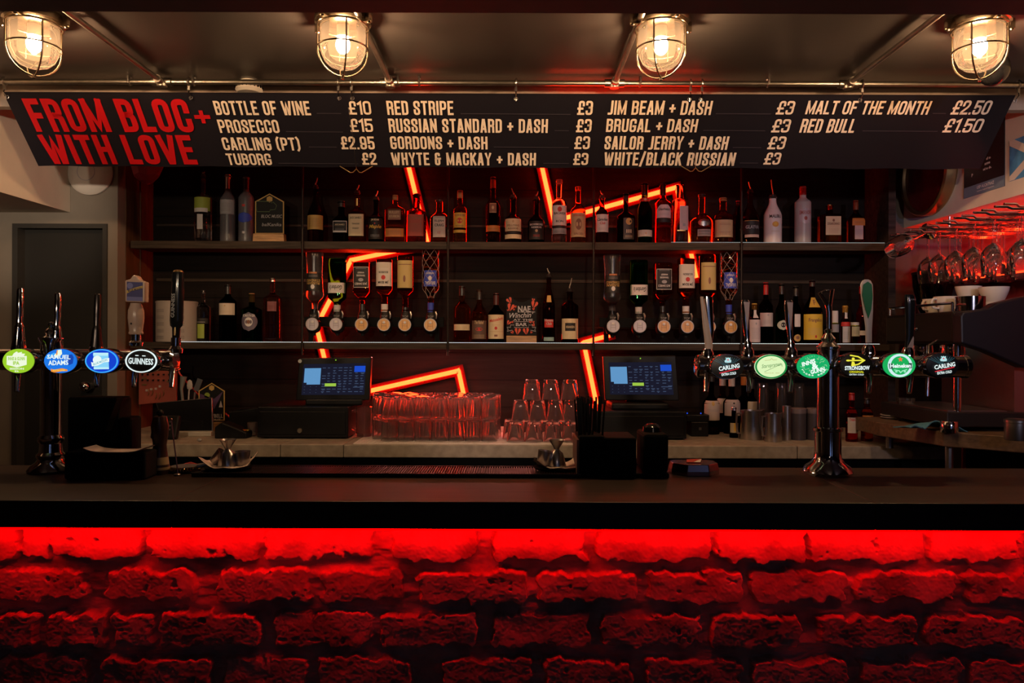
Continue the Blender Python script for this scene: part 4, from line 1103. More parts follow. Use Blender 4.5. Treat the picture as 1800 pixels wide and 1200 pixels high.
# painted heart sign on a timber block
Y = 3.66; k = Y / F; c = P(916.5, 600, Y); c.z = Z_SH2
t = thing('painted_sign', 'black sign with red hearts and white lettering on a timber block', 'sign', c)
W2 = 26.5 * k
obj('block', MB().bb(-W2, W2, -.022, .022, 0, .036), OAK, t, False, bevel=.002)
Zs = lambda row: (600 - (Z_SH2 - H) / k - row) * k
out = [(-W2, .037), (W2, .037), (W2, Zs(524)), (W2 * .9, Zs(521)), (W2 * .66, Zs(521)), (W2 * .6, Zs(526)), (W2 * .1, Zs(531)), (-W2 * .3, Zs(530)), (-W2 * .55, Zs(525)), (-W2 * .62, Zs(521)), (-W2 * .9, Zs(521)), (-W2, Zs(524))]
pl = obj('board', MB().prism(out, -.003, .003), mat('sign black', (.004, .004, .0045), .6, spec=.2), t, False)
f = lambda u, v: Vector((u, -.0035, v))
m = MB()
put_text(m, 'NAE', .18 * W2, Zs(543), .84 * W2, .030, f, .03); put_text(m, "Winchin'", 0, Zs(553.5), 1.6 * W2, .026, f, .015, .35, .04)
put_text(m, 'AT THE', .1 * W2, Zs(562), 1.3 * W2, .010, f, .02); put_text(m, 'BAR', .0, Zs(570), .75 * W2, .016, f, .03)
for z, hw in ((547.5, .7), (549, .7)): m.add([f(-.45 * W2 + .2 * W2, Zs(z)), f(.9 * W2, Zs(z)), f(.9 * W2, Zs(z) + .0012), f(-.25 * W2, Zs(z) + .0012)], [(0, 1, 2, 3)])
bx_ = [Vector((s * .48 * W2, -.004, Zs(r_))) for s, r_ in ((-1, 565), (1, 565), (1, 575.5), (-1, 575.5))]
m.tube(bx_, .0012, 6, closed=True)
for s in (-1, 1): m.tube([Vector((s * .48 * W2, -.004, Zs(571))), Vector((s * .72 * W2, -.004, Zs(571))), Vector((s * .72 * W2, -.004, Zs(575))), Vector((s * .95 * W2, -.004, Zs(575))), Vector((s * .88 * W2, -.004, Zs(579))), Vector((s * .95 * W2, -.004, Zs(582))), Vector((s * .6 * W2, -.004, Zs(580)))], .0012, 6)
obj('lettering', m, ink((.42, .42, .46)), pl, False)
def heart(u, row, s, a=0):
    m = MB()
    for q in (-1, 1):
        ol = [(0, -1), (.75, .1), (.85, .6), (.5, .95), (.12, .75)]
        pts = []
        for x_, y_ in ol:
            x_ = x_ * q + q * .08
            pts.append(f(u * W2 + (x_ * math.cos(a) - y_ * math.sin(a)) * s, Zs(row) + (x_ * math.sin(a) + y_ * math.cos(a)) * s))
        if q < 0: pts = pts[::-1]
        m.add(pts, [tuple(range(5))])
    obj('heart', m, mat('heart red', (.62, .07, .022), .55), pl, False)
for a in ((-.8, 528, .015, .5), (-.72, 540, .019, -.3), (-.4, 539, .006, .3), (-.5, 544, .005, 0), (.78, 527, .008, -.2), (.85, 535, .018, -.3), (.8, 543, .006, .2), (-.85, 567, .011, -.6), (-.6, 566, .006, .4), (.6, 566, .007, .2), (.8, 566, .006, .3), (.8, 571, .008, .5), (-.25, 582, .016, -.1), (.3, 582, .016, .1), (-.6, 584, .008, .5), (.65, 584, .006, -.4), (-.9, 545, .005, .3)): heart(*a)

# ------------------------------------------------------------------ optics: upturned bottles on measures
YO = 3.70
AMBW = mat('amber window', (.55, .27, .05), .3, emit=(.5, .22, .03), es=.10)
CLRW = mat('clear window', (.5, .45, .47), .3, emit=(.5, .45, .47), es=.05)
RING = mat('measure ring', (.45, .42, .42), .3)
OPT = {}
def optic(px, amber, label):
    k = YO / F
    c = P(px, 572, YO - .035)
    if amber in OPT:
        return dup(OPT[amber], label, c)
    t = thing('optic_measure', label, 'optic', c, 'spirit measures on the rack')
    obj('body', MB().lathe([(0, .075), (.016, .075), (.018, .06), (.022, .05), (.026, .02), (.034, .012), (.035, -.02), (.028, -.036), (.012, -.044), (.009, -.055), (0, -.056)], 28, sy=.72), BLACK, t)
    g = obj('gauge', MB().lathe([(0, -.030), (.0285, -.030), (.029, -.026), (.029, -.02), (0, -.02)], 32, axis='y'), AMBW if amber else CLRW, t)
    obj('ring', MB().lathe([(.0275, -.0325), (.031, -.0325), (.031, -.026), (.0275, -.026)], 32, axis='y', closed=True), RING, g)
    m = MB()
    for x0, z0, w_, h_ in ((-.012, 0, .0014, .038), (.012, 0, .0014, .038), (0, -.006, .022, .0014), (0, .004, .022, .0012)): m.box((x0, -.0305, z0), (w_, .001, h_))
    obj('scale', m, BROWNL if amber else INKDIM, g, False)
    m = MB(); m.lathe([(0, -.033), (.006, -.032), (.007, -.030), (0, -.030)], 14, (0, 0, .011), axis='y'); obj('glint_cap', m, ink((.7, .68, .66)), g)
    m = MB(); put_text(m, 'TOP', 0, .040, .030, .0105, lambda u, v: Vector((u, -.0185, v)), .01)
    obj('lettering', m, ink((.22, .21, .21)), t, False)
    obj('lever', MB().tube([(.022, -.004, .065), (.027, -.006, .05), (.026, -.008, .03)], [.005, .006, .003], 8), STEEL, t)
    obj('bracket', MB().bb(-.008, .008, .022, .0905, .0, .03), BLACK, t, False)
    OPT[amber] = t
    return t
def OB(xc, wd, top, bt, nk, end, nw, gl, label, **kw):
    return bottle(xc, wd, end, bt, nk, nw, gl, label, Y=YO - .035, inv=top, group='upturned bottles on the optics', **kw)
bl = ink((.05, .04, .045))
for s, xs, where, lev in ((0, (553.5, 593, 637.5, 676.5, 713, 757.5), 'on the rack by the heart sign', (446, 457, 464, 458, 451, 440)), (1, (1076.5, 1123, 1165, 1206, 1244, 1281.5), 'on the rack behind the taps', (447, 456, 461, 453, 446, 441))):
    T = lev
    OB(xs[0], 31, T[0], 521, 537, 552, 11, FROST, 'pale frosted upturned bottle with black band ' + where, waist=.13, labs=[(483, 514, .95, A, [('RUSSIAN', 501, 4.5, .7, INK_GOLD), ('STANDARD', 496, 4.5, .75, INK_GOLD), ('~', 489, 5, .5, GREYL)]), (501, 513, .42, mat('badge black', (.02, .02, .02), .4), [('O', 507, 8, .22, INK_WHITE)], 'oval'), (481, 484, .5, ink((.4, .16, .06)))])
    OB(xs[1], 31, T[1], 524, 537, 548, 11, GREENG, 'green upturned gin bottle with white label ' + where, n=3, d=.8, cap=(ink((.5, .48, .46)), 538, 12), labs=[(499.5, 517.5, .97, ink((.58, .55, .53)), [("Gordon's", 508, 8, .7, A, .3)])])
    OB(xs[2], 30, T[2], 514, 531, 549, 9, AMBER, 'upturned square whiskey bottle with black label ' + where, n=5, labs=[(472, 508, .88, INK_WHITE), (472.8, 507.2, .84, A, [("JACK DANIEL'S", 501, 5, .7, INK_WHITE), ('O', 494.5, 6, .3, GREYL), ('TENNESSEE', 487, 3, .5, INK_WHITE), ('WHISKEY', 482, 3, .4, INK_WHITE), ('~', 476.5, 4, .6, GREYL)])], cap=(DKCAP, 536, 10))
    OB(xs[3], 29, T[3], 510, 524, 548, 11, WHISKY, 'upturned bourbon bottle with white label and red seal ' + where, n=3, cap=(INK_WHITE, 536, 12), labs=[(463.5, 505, .95, ink((.6, .56, .5)), [('JIM BEAM', 498, 6, .62, A), ('O', 490, 8, .26, INK_RED), ('BOURBON', 481, 4, .56, A), ('~', 470, 9, .6, TAN)])])
    OB(xs[4], 28, T[4], 512, 523, 548, 10, AMBER, 'upturned rum bottle with plain tan label ' + where, n=2.6, cap=(DKCAP, 541, 10.5), labs=[(460, 508, .93, ink((.5, .38, .14)), [('#', 467, 1.4, .8, BROWNL), ('O', 492, 12, .15, BROWNL), ('~', 476, 6, .5, TAN)])])
    b = OB(xs[5], 29, T[5], 505, 525, 548, 10, WHISKY, 'netted upturned rum bottle with blue label ' + where, waist=.06, cap=(BLUEL, 533, 11), labs=[(477, 505, .8, BLUEL, [('BRUGAL', 499, 6, .62, INK_WHITE), ('AÑEJO', 482, 5, .5, INK_WHITE), ('O', 491, 9, .22, INK_WHITE)])])
    k = (YO - .035) / F; m = MB()
    Rn = 14.5 * k * 1.03
    for d_ in (-1, 1):
        for q in range(6):
            pts = []
            for e in range(17):
                t_ = e / 16; a = 2 * PI * q / 6 + d_ * t_ * 1.9 * PI / 1.5
                z = .002 + t_ * (524 - T[5]) * k
                rr_ = Rn if z < (505 - T[5]) * k else Rn - (Rn - 5.6 * k) * smooth01((z - (505 - T[5]) * k) / (20 * k))
                pts.append((rr_ * math.cos(a), rr_ * math.sin(a), z))
            m.tube(pts, .0008, 5)
    obj('net', m, mat('gold thread', (.4, .33, .28), .5), b)
    ams = (0, 0, 1, 1, 1, 1)
    nm = ('frosted bottle', 'green gin bottle', 'square whiskey bottle', 'white-labelled bourbon', 'tan-labelled rum', 'netted rum bottle')
    for x_, a_, n_ in zip(xs, ams, nm):
        optic(x_ + (-2 if s == 0 and x_ < 560 else 0), a_, 'black spirit measure below the upturned %s %s' % (n_, where))
    xa, xb = X2(xs[0] - 22) / F * YO, X2(xs[5] + 22) / F * YO
    zz = P(900, 591, YO).z
    t = thing('optic_rail', 'dark rail holding six spirit measures ' + where, 'rail', ((xa + xb) / 2, YO + .035, zz), 'optic rails')
    obj('rail', MB().bb(-(xb - xa) / 2, (xb - xa) / 2, -.010, .010, .045, .095), BLACKM, t, False, bevel=.002)
    for s_ in (-1, 1): obj('foot', MB().bb(s_ * (xb - xa) * .45 - .012, s_ * (xb - xa) * .45 + .012, -.01, .01, Z_SH2 - zz, .05), BLACKM, t, False)
# ------------------------------------------------------------------ beer fonts on the bar
YT = 2.0; kT = YT / F
BADGE_RIM = mat('badge chrome', (.6, .6, .62), .14, 1.0)
GLOW = {}
def glow(c, s=1.): return emat('badge light %d %d %d' % tuple(int(q * 999) for q in c), c, s)
G_WHITE = glow((.82, .95, .93)); G_BLACK = mat('badge black', (.006, .010, .010), .12, coat=.5)
def badge(parent, base, px, py, face, marks, ring=None, wp=58, hp=43, tilt=0.):
    """oval lit badge; marks(f, MB-maker) draws on the domed face"""
    Yb = YT - .062; k = Yb / F
    c = P(px, py, Yb) - base
    a, b = wp / 2 * k, hp / 2 * k
    def el(s, y): return [(c.x + a * s * math.cos(t), c.y + y, c.z + b * s * math.sin(t)) for t in (2 * PI * q / 40 for q in range(40))]
    m = MB().loft([el(1.0, .034), el(1.05, .03), el(1.05, .008), el(1.0, .0)][::-1])
    root = obj('badge', m, BADGE_RIM, parent)
    dome = lambda r: -.002 - .0035 * (1 - r * r)
    rings = [el(s, dome(s)) for s in (.985, .9, .75, .55, .3, .05)]
    m = MB(); m.loft(rings[::-1]); obj('lit_face', m, face, root)
    def f(u, v, lift=.0018):
        r = min(1, math.hypot(u, v))
        return Vector((c.x + a * u, c.y + dome(r) - lift, c.z + b * v))
    if ring:
        s0, s1, rm = ring; m = MB(); n = 48
        o = [f(s0 * math.cos(2 * PI * q / n), s0 * math.sin(2 * PI * q / n)) for q in range(n)]
        i = [f(s1 * math.cos(2 * PI * q / n), s1 * math.sin(2 * PI * q / n)) for q in range(n)]
        m.add(o + i, [(q, (q + 1) % n, n + (q + 1) % n, n + q) for q in range(n)])
        obj('lit_ring', m, rm, root, False)
    groups = {}
    for nm, mm, kind, *p in marks: groups.setdefault((nm, mm.name), (mm, []))[1].append((kind, p))
    lift = .0022
    for (nm, _), (mm, items) in groups.items():
        m = MB(); lift += .0004
        for kind, p in items:
            ff = lambda u, v: f(u, v, lift)
            if kind == 't':
                body, cx, cy, ww, hh = p[:5]; sh = p[5] if len(p) > 5 else 0; ro = p[6] if len(p) > 6 else 0; bo = p[7] if len(p) > 7 else .03
                vs, fs, _a = text2d(body, bo, sh)
                # rotation in the badge's true proportions
                out = []
                for x, y in vs:
                    X_, Y_ = (x - .5) * ww * a, (y - .5) * hh * b
                    X_, Y_ = X_ * math.cos(ro) - Y_ * math.sin(ro), X_ * math.sin(ro) + Y_ * math.cos(ro)
                    out.append(ff(cx + X_ / a, cy + Y_ / b))
                m.add(out, fs)
            elif kind == 'p': m.add([ff(u, v) for u, v in p[0]], [tuple(range(len(p[0])))])
            elif kind == 'e':
                cx, cy, rx, ry = p
                m.add([ff(cx, cy)] + [ff(cx + rx * math.cos(2 * PI * q / 24), cy + ry * math.sin(2 * PI * q / 24)) for q in range(24)], [(0, q + 1, (q + 1) % 24 + 1) for q in range(24)])
            elif kind == 'l':
                pts, hw = p; vs, fs = stroke(pts, hw); m.add([ff(*v) for v in vs], fs)
        obj(nm, m, mm, root, False)
    # stub holding the badge to the tube
    return root

def spout(parent, base, px, py0, py1):
    a, b = P(px, py0, YT - .03) - base, P(px - 2, py1, YT - .05) - base
    obj('spout', MB().tube([a + Vector((0, .03, .004)), a, a.lerp(b, .3), b], [.008, .008, .0075, .0055], 12), CHROME, parent)
def lever_round(parent, base, px, top, bot, mm=CHROME, lean=3):
    p0, p1 = P(px, bot, YT) - base, P(px + lean, top, YT) - base
    h = p1 - p0
    L_ = [p0 + h * t for t in (0, .12, .3, .32, .38, .4, .6, .97, 1)]
    rs = [.017, .014, .0115, .0115, .0085, .0078, .0088, .0085, .006]
    obj('lever', MB().tube(L_, [r_ * 1.0 for r_ in rs], 16), mm, parent)
    obj('lever_mount', MB().lathe([(0, -.02), (.014, -.02), (.019, -.012), (.015, .008), (.012, .016), (0, .016)], 20, tuple(p0)), CHROME, parent)

# --- font beside the door
base = P(89, 829, YT); base.z = Z_BAR
tf = thing('beer_font', 'chrome beer font with four lit badges standing before the dark door', 'beer tap', base, 'beer fonts')
zt = P(200, 637, YT).z - base.z
x0, x1 = -1.62 - base.x, P(306, 637, YT).x - base.x
tb = .0285
obj('cross_tube', MB().lathe([(0, x0), (tb, x0), (tb, x1 - .012), (tb + .002, x1 - .011), (tb + .002, x1), (tb * .8, x1 + .006), (0, x1 + .007)], 32, (0, 0, zt), axis='x'), CHROME, tf)
colprof = lambda top: [(0, 0), (.052, 0), (.056, .006), (.05, .016), (.036, .026), (.030, .034), (.034, .040), (.034, .046), (.028, .052), (.026, .075), (.031, .083), (.031, .09), (.025, .098), (.025, top - .01), (.03, top), (.03, top + .004)]
obj('column', MB().lathe(colprof(zt + .055) + [(.021, zt + .058), (.012, zt + .066), (.016, zt + .072), (.013, zt + .08), (.006, zt + .085), (.009, zt + .092), (.006, zt + .099), (0, zt + .101)], 36), CHROME, tf)
for px in (33, 170, 239, 305): spout(tf, base, px - 2 if px != 170 else 171, 655, 694 if px < 100 else 684)
lever_round(tf, base, 33, 512, 612); lever_round(tf, base, 99, 520, 616)
lever_round(tf, base, 169, 521, 614, mat('dull chrome', (.1, .09, .09), .3, 1.0))
# pale ceramic handle with a picture block
p = P(239, 612, YT) - base; zz = lambda row: (P(239, row, YT) - base).z
h_ = obj('ceramic_handle', MB().lathe([(0, zz(592)), (.0165, zz(592)), (.0185, zz(590)), (.0165, zz(586)), (.0185, zz(575)), (.0205, zz(563)), (.0195, zz(550)), (.015, zz(541)), (.014, zz(537)), (0, zz(537))], 28, (p.x, 0, 0)), mat('blush china', (.52, .36, .28), .25, coat=.4), tf)
h_['label'] = 'pale ceramic handle'
ol = [(-.0255, zz(535)), (.0255, zz(536)), (.0262, zz(500)), (.010, zz(496)), (.006, zz(491)), (.0, zz(488)), (-.006, zz(489)), (-.012, zz(495)), (-.0262, zz(498))]
obj('picture_block', MB().prism([(p.x + .002 + u, v) for u, v in ol], -.012, .014), MATS['blush china'], h_, False, bevel=.004, seg=3)
f = lambda u, v: Vector((p.x + .002 + u, -.0125, v)); m = MB()
m.add([f(-.0205, zz(533)), f(.0215, zz(534)), f(.0215, zz(501)), f(-.0205, zz(500))], [(0, 1, 2, 3)]); obj('picture', m, mat('night blue print', (.05, .045, .16), .4), h_, False)
f2 = lambda u, v: Vector((p.x + .002 + u, -.0129, v)); m = MB()
m.add([f2(-.012 + .008 * math.cos(2 * PI * q / 20), zz(507) + .008 * math.sin(2 * PI * q / 20)) for q in range(20)], [tuple(range(20))])
m.add([f2(-.0205, zz(533)), f2(.0215, zz(534)), f2(.0215, zz(527)), f2(-.0205, zz(526))], [(0, 1, 2, 3)]); obj('moon', m, mat('moon print', (.16, .16, .36), .4), h_, False)
f3 = lambda u, v: Vector((p.x + .002 + u, -.0133, v)); m = MB()
m.add([f3(-.021, zz(521)), f3(-.008, zz(516.5)), f3(.0215, zz(511.5)), f3(.0215, zz(507)), f3(.008, zz(509)), f3(-.01, zz(513)), f3(-.021, zz(515.5))], [tuple(range(7))]); obj('ribbon', m, mat('gold ribbon', (.5, .34, .08), .4), h_, False)
m = MB(); put_text(m, 'BLUE MOON', .001, zz(513.6), .036, .0055, lambda u, v: Vector((p.x + .002 + u, -.0137, v)), .03, 0, .22); obj('lettering', m, mat('dark blue print', (.04, .03, .08), .4), h_, False)
m = MB(); m.add([Vector((p.x - .003, -.0203, zz(573.2) + .0)) + Vector(q) for q in ((-.003, .0, 0), (0, 0, -.0035), (.003, 0, 0), (0, 0, .0035))], [(0, 1, 2, 3)]); obj('diamond', m, INK_BLACK, h_, False)
obj('collar', MB().cyl((p.x, 0, zz(604)), (p.x, 0, zz(592)), .0125, 20).lathe([(0, zz(612)), (.017, zz(612)), (.018, zz(606)), (.013, zz(603)), (0, zz(603))], 20, (p.x, 0, 0)), CHROME, tf)
# tall black handle
p0, p1 = P(309, 612, YT) - base, P(313, 478, YT) - base; d = p1 - p0
def el_ring(c, rx, ry, n=20): return [(c.x + rx * math.cos(2 * PI * q / n), c.y + ry * math.sin(2 * PI * q / n), c.z) for q in range(n)]
rings = [el_ring(p0 + d * t, rx, ry) for t, rx, ry in ((.10, .0095, .009), (.24, .0105, .010), (.27, .016, .012), (.34, .0175, .013), (.7, .0165, .013), (.93, .0155, .012), (.97, .0145, .011))]
h_ = obj('stout_handle', MB().loft(rings), BLACKG, tf); h_['label'] = 'tall black handle'
obj('gold_tip', MB().loft([el_ring(p0 + d * t, rx, rx * .8) for t, rx in ((.965, .0135), (.99, .0115), (1.0, .006))]), BRASS, h_)
obj('gold_harp_plate', MB().loft([el_ring(p0 + d * t + Vector((0, -.004, 0)), rx, .0065) for t, rx in ((.14, .004), (.18, .006), (.26, .0055))]), BRASS, h_)
m = MB()
ax = p0 + d * .53
put_text(m, 'GUINNESS', 0, 0, .064, .0092, lambda u, v: Vector((ax.x - .005 - v + d.x * (u / d.length), ax.y - .0135, ax.z + u)), .02)
obj('lettering', m, ink((.4, .38, .36)), h_, False)
obj('collar', MB().cyl(tuple(p0 + d * .0), tuple(p0 + d * .11), .0125, 20).lathe([(0, -.018), (.017, -.018), (.018, -.008), (.013, .0), (0, .0)], 20, tuple(p0)), CHROME, tf)
# badges
gr = glow((.33, .62, .025)); w2 = glow((.86, .95, .72))
badge(tf, base, 33, 640, gr, [('crest', w2, 'p', [(-.66, .42), (-.3, .42), (-.22, .62), (-.05, .78), (.05, .72), (.02, .66), (.3, .75), (.28, .62), (.5, .6), (.42, .42), (.6, .42), (.6, -.3), (0, -.52), (-.66, -.3)]), ('lettering', gr, 't', 'INNIS & GUNN', -.03, .2, 1.05, .28), ('lettering', gr, 't', 'IPA', -.03, -.16, .4, .3), ('small_lettering', w2, 't', 'SESSION', -.02, -.62, .9, .16), ('small_lettering', w2, 't', 'IPA', -.02, -.83, .26, .14)], wp=56)
bl1 = glow((.015, .19, .80)); bl2 = glow((.05, .40, .95)); bl3 = glow((.01, .06, .42)); orr = glow((.85, .28, .04)); yl = glow((.9, .65, .12))
badge(tf, base, 107, 639.5, bl1, [('shade', bl3, 'p', [(.5, .5), (.75, .55), (.85, .3), (.8, -.2), (.55, -.35)]), ('shade', bl2, 'p', [(-.85, .35), (-.3, .7), (-.2, .55), (-.8, .2)]),
    ('figure', w2, 'p', [(-.35, .38), (-.22, .62), (-.1, .62), (-.12, .9), (.12, .94), (.18, .6), (.1, .45)]), ('figure', orr, 'p', [(-.16, .9), (-.1, .9), (-.1, .5), (-.18, .5)]),
    ('lettering', G_WHITE, 't', 'SAMUEL', -.02, .34, 1.42, .36, 0, -.02, .03), ('lettering', G_WHITE, 't', 'ADAMS', -.04, -.13, 1.22, .40, 0, .03, .03),
    ('ribbon', orr, 'p', [(-.5, -.62), (-.3, -.7), (.2, -.58), (.5, -.68), (.5, -.92 + .1), (.2, -.82), (-.3, -.94), (-.5, -.86)][::-1]), ('ribbon_lettering', yl, 't', 'BOSTON LAGER', .0, -.74, .74, .13)])
badge(tf, base, 180, 639, glow((.008, .055, .62)), [('panel', glow((.25, .66, .95)), 'p', [(-.46, .68), (.42, .68), (.46, -.66), (-.42, -.68)][::-1]), ('panel_band', glow((.5, .85, .95)), 'p', [(-.46, .68), (.42, .68), (.42, .44), (-.46, .44)][::-1]), ('panel_band', glow((.5, .85, .95)), 'p', [(-.43, -.5), (.46, -.5), (.46, -.66), (-.42, -.68)][::-1]),
    ('moon', G_WHITE, 'e', -.2, .1, .26, .34), ('ribbon', G_WHITE, 'p', [(-.56, -.06), (-.5, -.12), (-.1, -.02), (.25, .2), (.5, .26), (.5, -.06), (.2, -.1), (-.15, -.36), (-.52, -.44)][::-1]), ('lettering', glow((.2, .5, .6)), 't', 'BLUE MOON', -.02, -.08, .86, .18, 0, .33)], ring=(.97, .88, glow((.05, .42, .98))), wp=60)
badge(tf, base, 249.5, 638.5, G_BLACK, [('lettering', G_WHITE, 't', 'GUINNESS', .0, -.02, 1.5, .52, 0, -.05, .025), ('bar', G_WHITE, 'p', [(-.32, .50), (-.12, .49), (-.12, .42), (-.32, .43)][::-1]), ('bar', G_WHITE, 'p', [(.1, .47), (.3, .46), (.3, .39), (.1, .40)][::-1])], ring=(.97, .87, G_WHITE), wp=58, hp=42)

# --- font near the coffee machine
base = P(1455, 829, YT); base.z = Z_BAR
tf = thing('beer_font', 'chrome beer font with six lit badges in front of the coffee machine', 'beer tap', base, 'beer fonts')
zt = P(1450, 640, YT).z - base.z
x0, x1 = P(1226, 640, YT).x - base.x, P(1698, 640, YT).x - base.x
tb = .0285
obj('cross_tube', MB().lathe([(0, x0 - .006), (tb * .8, x0 - .005), (tb + .002, x0), (tb + .002, x0 + .011), (tb, x0 + .012), (tb, x1 - .012), (tb + .002, x1 - .011), (tb + .002, x1), (tb * .8, x1 + .006), (0, x1 + .007)], 32, (0, 0, zt), axis='x'), CHROME, tf)
zr = P(1455, 750, YT).z - base.z
obj('column', MB().lathe([(0, 0), (.06, 0), (.063, .008), (.058, .02), (.042, .032), (.035, .045), (.0335, .06), (.0335, zr - .006), (.038, zr - .004), (.038, zr + .003), (.0285, zr + .006), (.0275, zt + .045), (.031, zt + .047), (.031, zt + .052), (.016, zt + .066), (.019, zt + .074), (.008, zt + .088), (.011, zt + .096), (0, zt + .103)], 40), CHROME, tf)
for px in (1243, 1318, 1391, 1529, 1600): spout(tf, base, px, 657, 686)
def lever_loft(nm, pts, mm, lbl=None, ry=.55):
    """pts: (px, py, width px)"""
    rings = [el_ring(P(px, py, YT) - base, wpx / 2 * kT, max(.004, wpx / 2 * kT * ry)) for px, py, wpx in pts]
    o = obj(nm, MB().loft(rings), mm, tf)
    if lbl: o['label'] = lbl
    return o
def mount(px, py):
    c = P(px, py, YT) - base
    obj('lever_mount', MB().lathe([(0, -.018), (.012, -.018), (.017, -.010), (.016, .004), (.011, .014), (0, .016)], 20, tuple(c)), CHROME, tf)
PALE = mat('pale lever', (.5, .38, .33), .45)
h = lever_loft('blade_lever', [(1245, 617, 13), (1246, 605, 14), (1244, 590, 13), (1240, 565, 11), (1237, 545, 8), (1234, 525, 6), (1233.5, 519, 5)], PALE, 'pale slanted blade lever', .35)
h2 = lever_loft('blade_back', [(1252, 600, 8), (1253, 580, 12), (1250, 550, 16), (1248, 525, 19), (1248, 518, 17)], CHROME, 'dark chrome back of the blade lever', .4); h2.location.y = .022
for px, lean in ((1311, 0), (1387, 0)):
    o = lever_loft('flared_lever', [(px + 4, 611, 13), (px + 4, 600, 13), (px + 3, 596, 8), (px + 2, 585, 10), (px, 560, 13), (px - 1, 535, 15), (px - 1, 527, 15), (px - 1, 524, 11)], CHROME, None, .6)
    a_ = P(px, 528, YT) - base; b_ = P(px + 2, 578, YT) - base
    m = MB(); m.add([a_ + Vector((-.008, -.0078, 0)), a_ + Vector((.008, -.0078, 0)), b_ + Vector((0, -.0072, 0))][::-1], [(0, 1, 2)])
    obj('inlay', m, mat('lilac inlay', (.42, .33, .36), .3), o, False)
    mount(px + 4, 617)
o = lever_loft('forked_lever', [(1456, 600, 9), (1458, 580, 9), (1458, 545, 10), (1456, 531, 12)], CHROME, 'forked chrome lever')
a, b_, c_, d_ = [P(*q, YT) - base for q in ((1455, 533), (1441, 511), (1463, 505), (1459, 533))]
obj('fork', MB().tube([a, b_, b_.lerp(c_, .5) + Vector((0, 0, .002)), c_, d_], [.005, .0042, .003, .0042, .005], 10), CHROME, o)
mount(1457, 608)
GRN = mat('green lever', (.012, .14, .05), .3); SIDE = mat('lever white edge', (.45, .4, .4), .3)
o = lever_loft('green_lever', [(1527, 598, 11), (1527, 570, 12), (1526, 545, 17), (1524, 515, 22), (1523, 496, 22), (1523, 489, 15), (1523, 487, 6)], SIDE, 'green faced lever', .4)
m = MB(); pts = [(1524, 556), (1529, 540), (1532, 515), (1530, 496), (1523, 491), (1515, 496), (1513, 515), (1519, 540)]
q_ = [P(px, py, YT) - base for px, py in pts]
m.add([(v.x, -.0082, v.z) for v in q_][::-1] + [(v.x * .999, -.004, v.z) for v in q_][::-1], [tuple(range(8))])
m.f = [tuple(range(7, -1, -1))] if False else m.f
obj('face', m, GRN, o, False); mount(1527, 611)
o = lever_loft('black_lever', [(1595, 612, 13), (1597, 606, 14), (1599, 590, 14), (1600, 560, 17), (1600, 530, 19), (1599, 517, 19), (1598, 513, 15)], BLACKG, 'black lever with pale foot', .5)
m = MB(); q_ = [P(px, py, YT) - base for px, py in ((1589, 611), (1602, 611), (1603, 590), (1602, 586))]
m.add([(v.x, -.0098, v.z) for v in q_], [(0, 1, 2, 3)]); obj('pale_foot', m, PALE, o, False)
m = MB(); put_text(m, 'CARLING', 0, 0, .022, .004, lambda u, v: Vector(((P(1598, 522, YT) - base).x + u, -.0135, (P(1598, 522, YT) - base).z + v)), .01); obj('lettering', m, ink((.16, .15, .16)), o, False)
mount(1596, 615)
mount(1244, 620)
# badges
redg = glow((.8, .03, .05)); ray = glow((.05, .16, .19))
def carling(px, py):
    mk = [('ray', ray, 'l', [(-.1 + .05 * q, .12), (-.55 + .18 * q, .66 + .04 * q)], .008) for q in range(-2, 3)] + [('ray', ray, 'l', [(.2 + .06 * q, .3), (.4 + .14 * q, .72 - .05 * q)], .008) for q in range(-1, 3)]
    mk += [('crest', glow((.45, .72, .74)), 'p', [(-.2, .36), (-.22, .5), (-.12, .62), (-.15, .78), (-.04, .72), (0, .79), (.06, .72), (.15, .78), (.13, .62), (.2, .5), (.17, .36), (0, .33)][::-1]),
           ('crest_mark', redg, 'e', -.01, .57, .05, .05),
           ('lettering', G_WHITE, 't', 'CARLING', .06, -.02, 1.28, .36, .06, .17, .03), ('line', redg, 'l', [(-.5, -.5), (.6, -.14)], .03), ('small_lettering', G_WHITE, 't', 'EXTRA COLD', .04, -.56, .88, .22, .0, .13, .03)]
    return badge(tf, base, px, py, G_BLACK, mk)
carling(1278.5, 642)
dg = glow((.01, .24, .05)); dg2 = glow((.03, .2, .03)); cr = glow((.74, .92, .50)); tan_ = glow((.55, .55, .22))
badge(tf, base, 1354.5, 641, cr, [('lettering', dg2, 't', 'Staropramen', .0, .08, 1.2, .4, .35, .14, .0), ('line', dg2, 'l', [(-.42, -.42), (.62, .22)], .012), ('line', dg2, 'l', [(.62, .22), (.64, .02)], .012), ('small_lettering', tan_, 't', 'PRAGUE  1869', .04, -.52, .9, .08), ('crest', tan_, 'l', [(-.4, .5), (-.1, .54), (0, .66), (.1, .54), (.3, .56)], .02)], ring=(.97, .86, dg))
gg = glow((.01, .42, .13)); pale = glow((.25, .66, .32)); wg = glow((.84, 1., .9))
lag = []
for q, ch in enumerate('LAGER BEER'):
    a_ = math.radians(205 + q * 14.5)
    if ch != ' ': lag.append(('lettering', wg, 't', ch, .76 * math.cos(a_), .76 * math.sin(a_), .1, .16, 0, (a_ + PI / 2) * .7, .03))
for q, ch in enumerate('CRAFT BREW'):
    a_ = math.radians(128 - q * 10)
    if ch != ' ': lag.append(('small_lettering', pale, 't', ch, .8 * math.cos(a_), .8 * math.sin(a_), .06, .12, 0, (a_ - PI / 2) * .7, .01))
rr = random.Random(5)
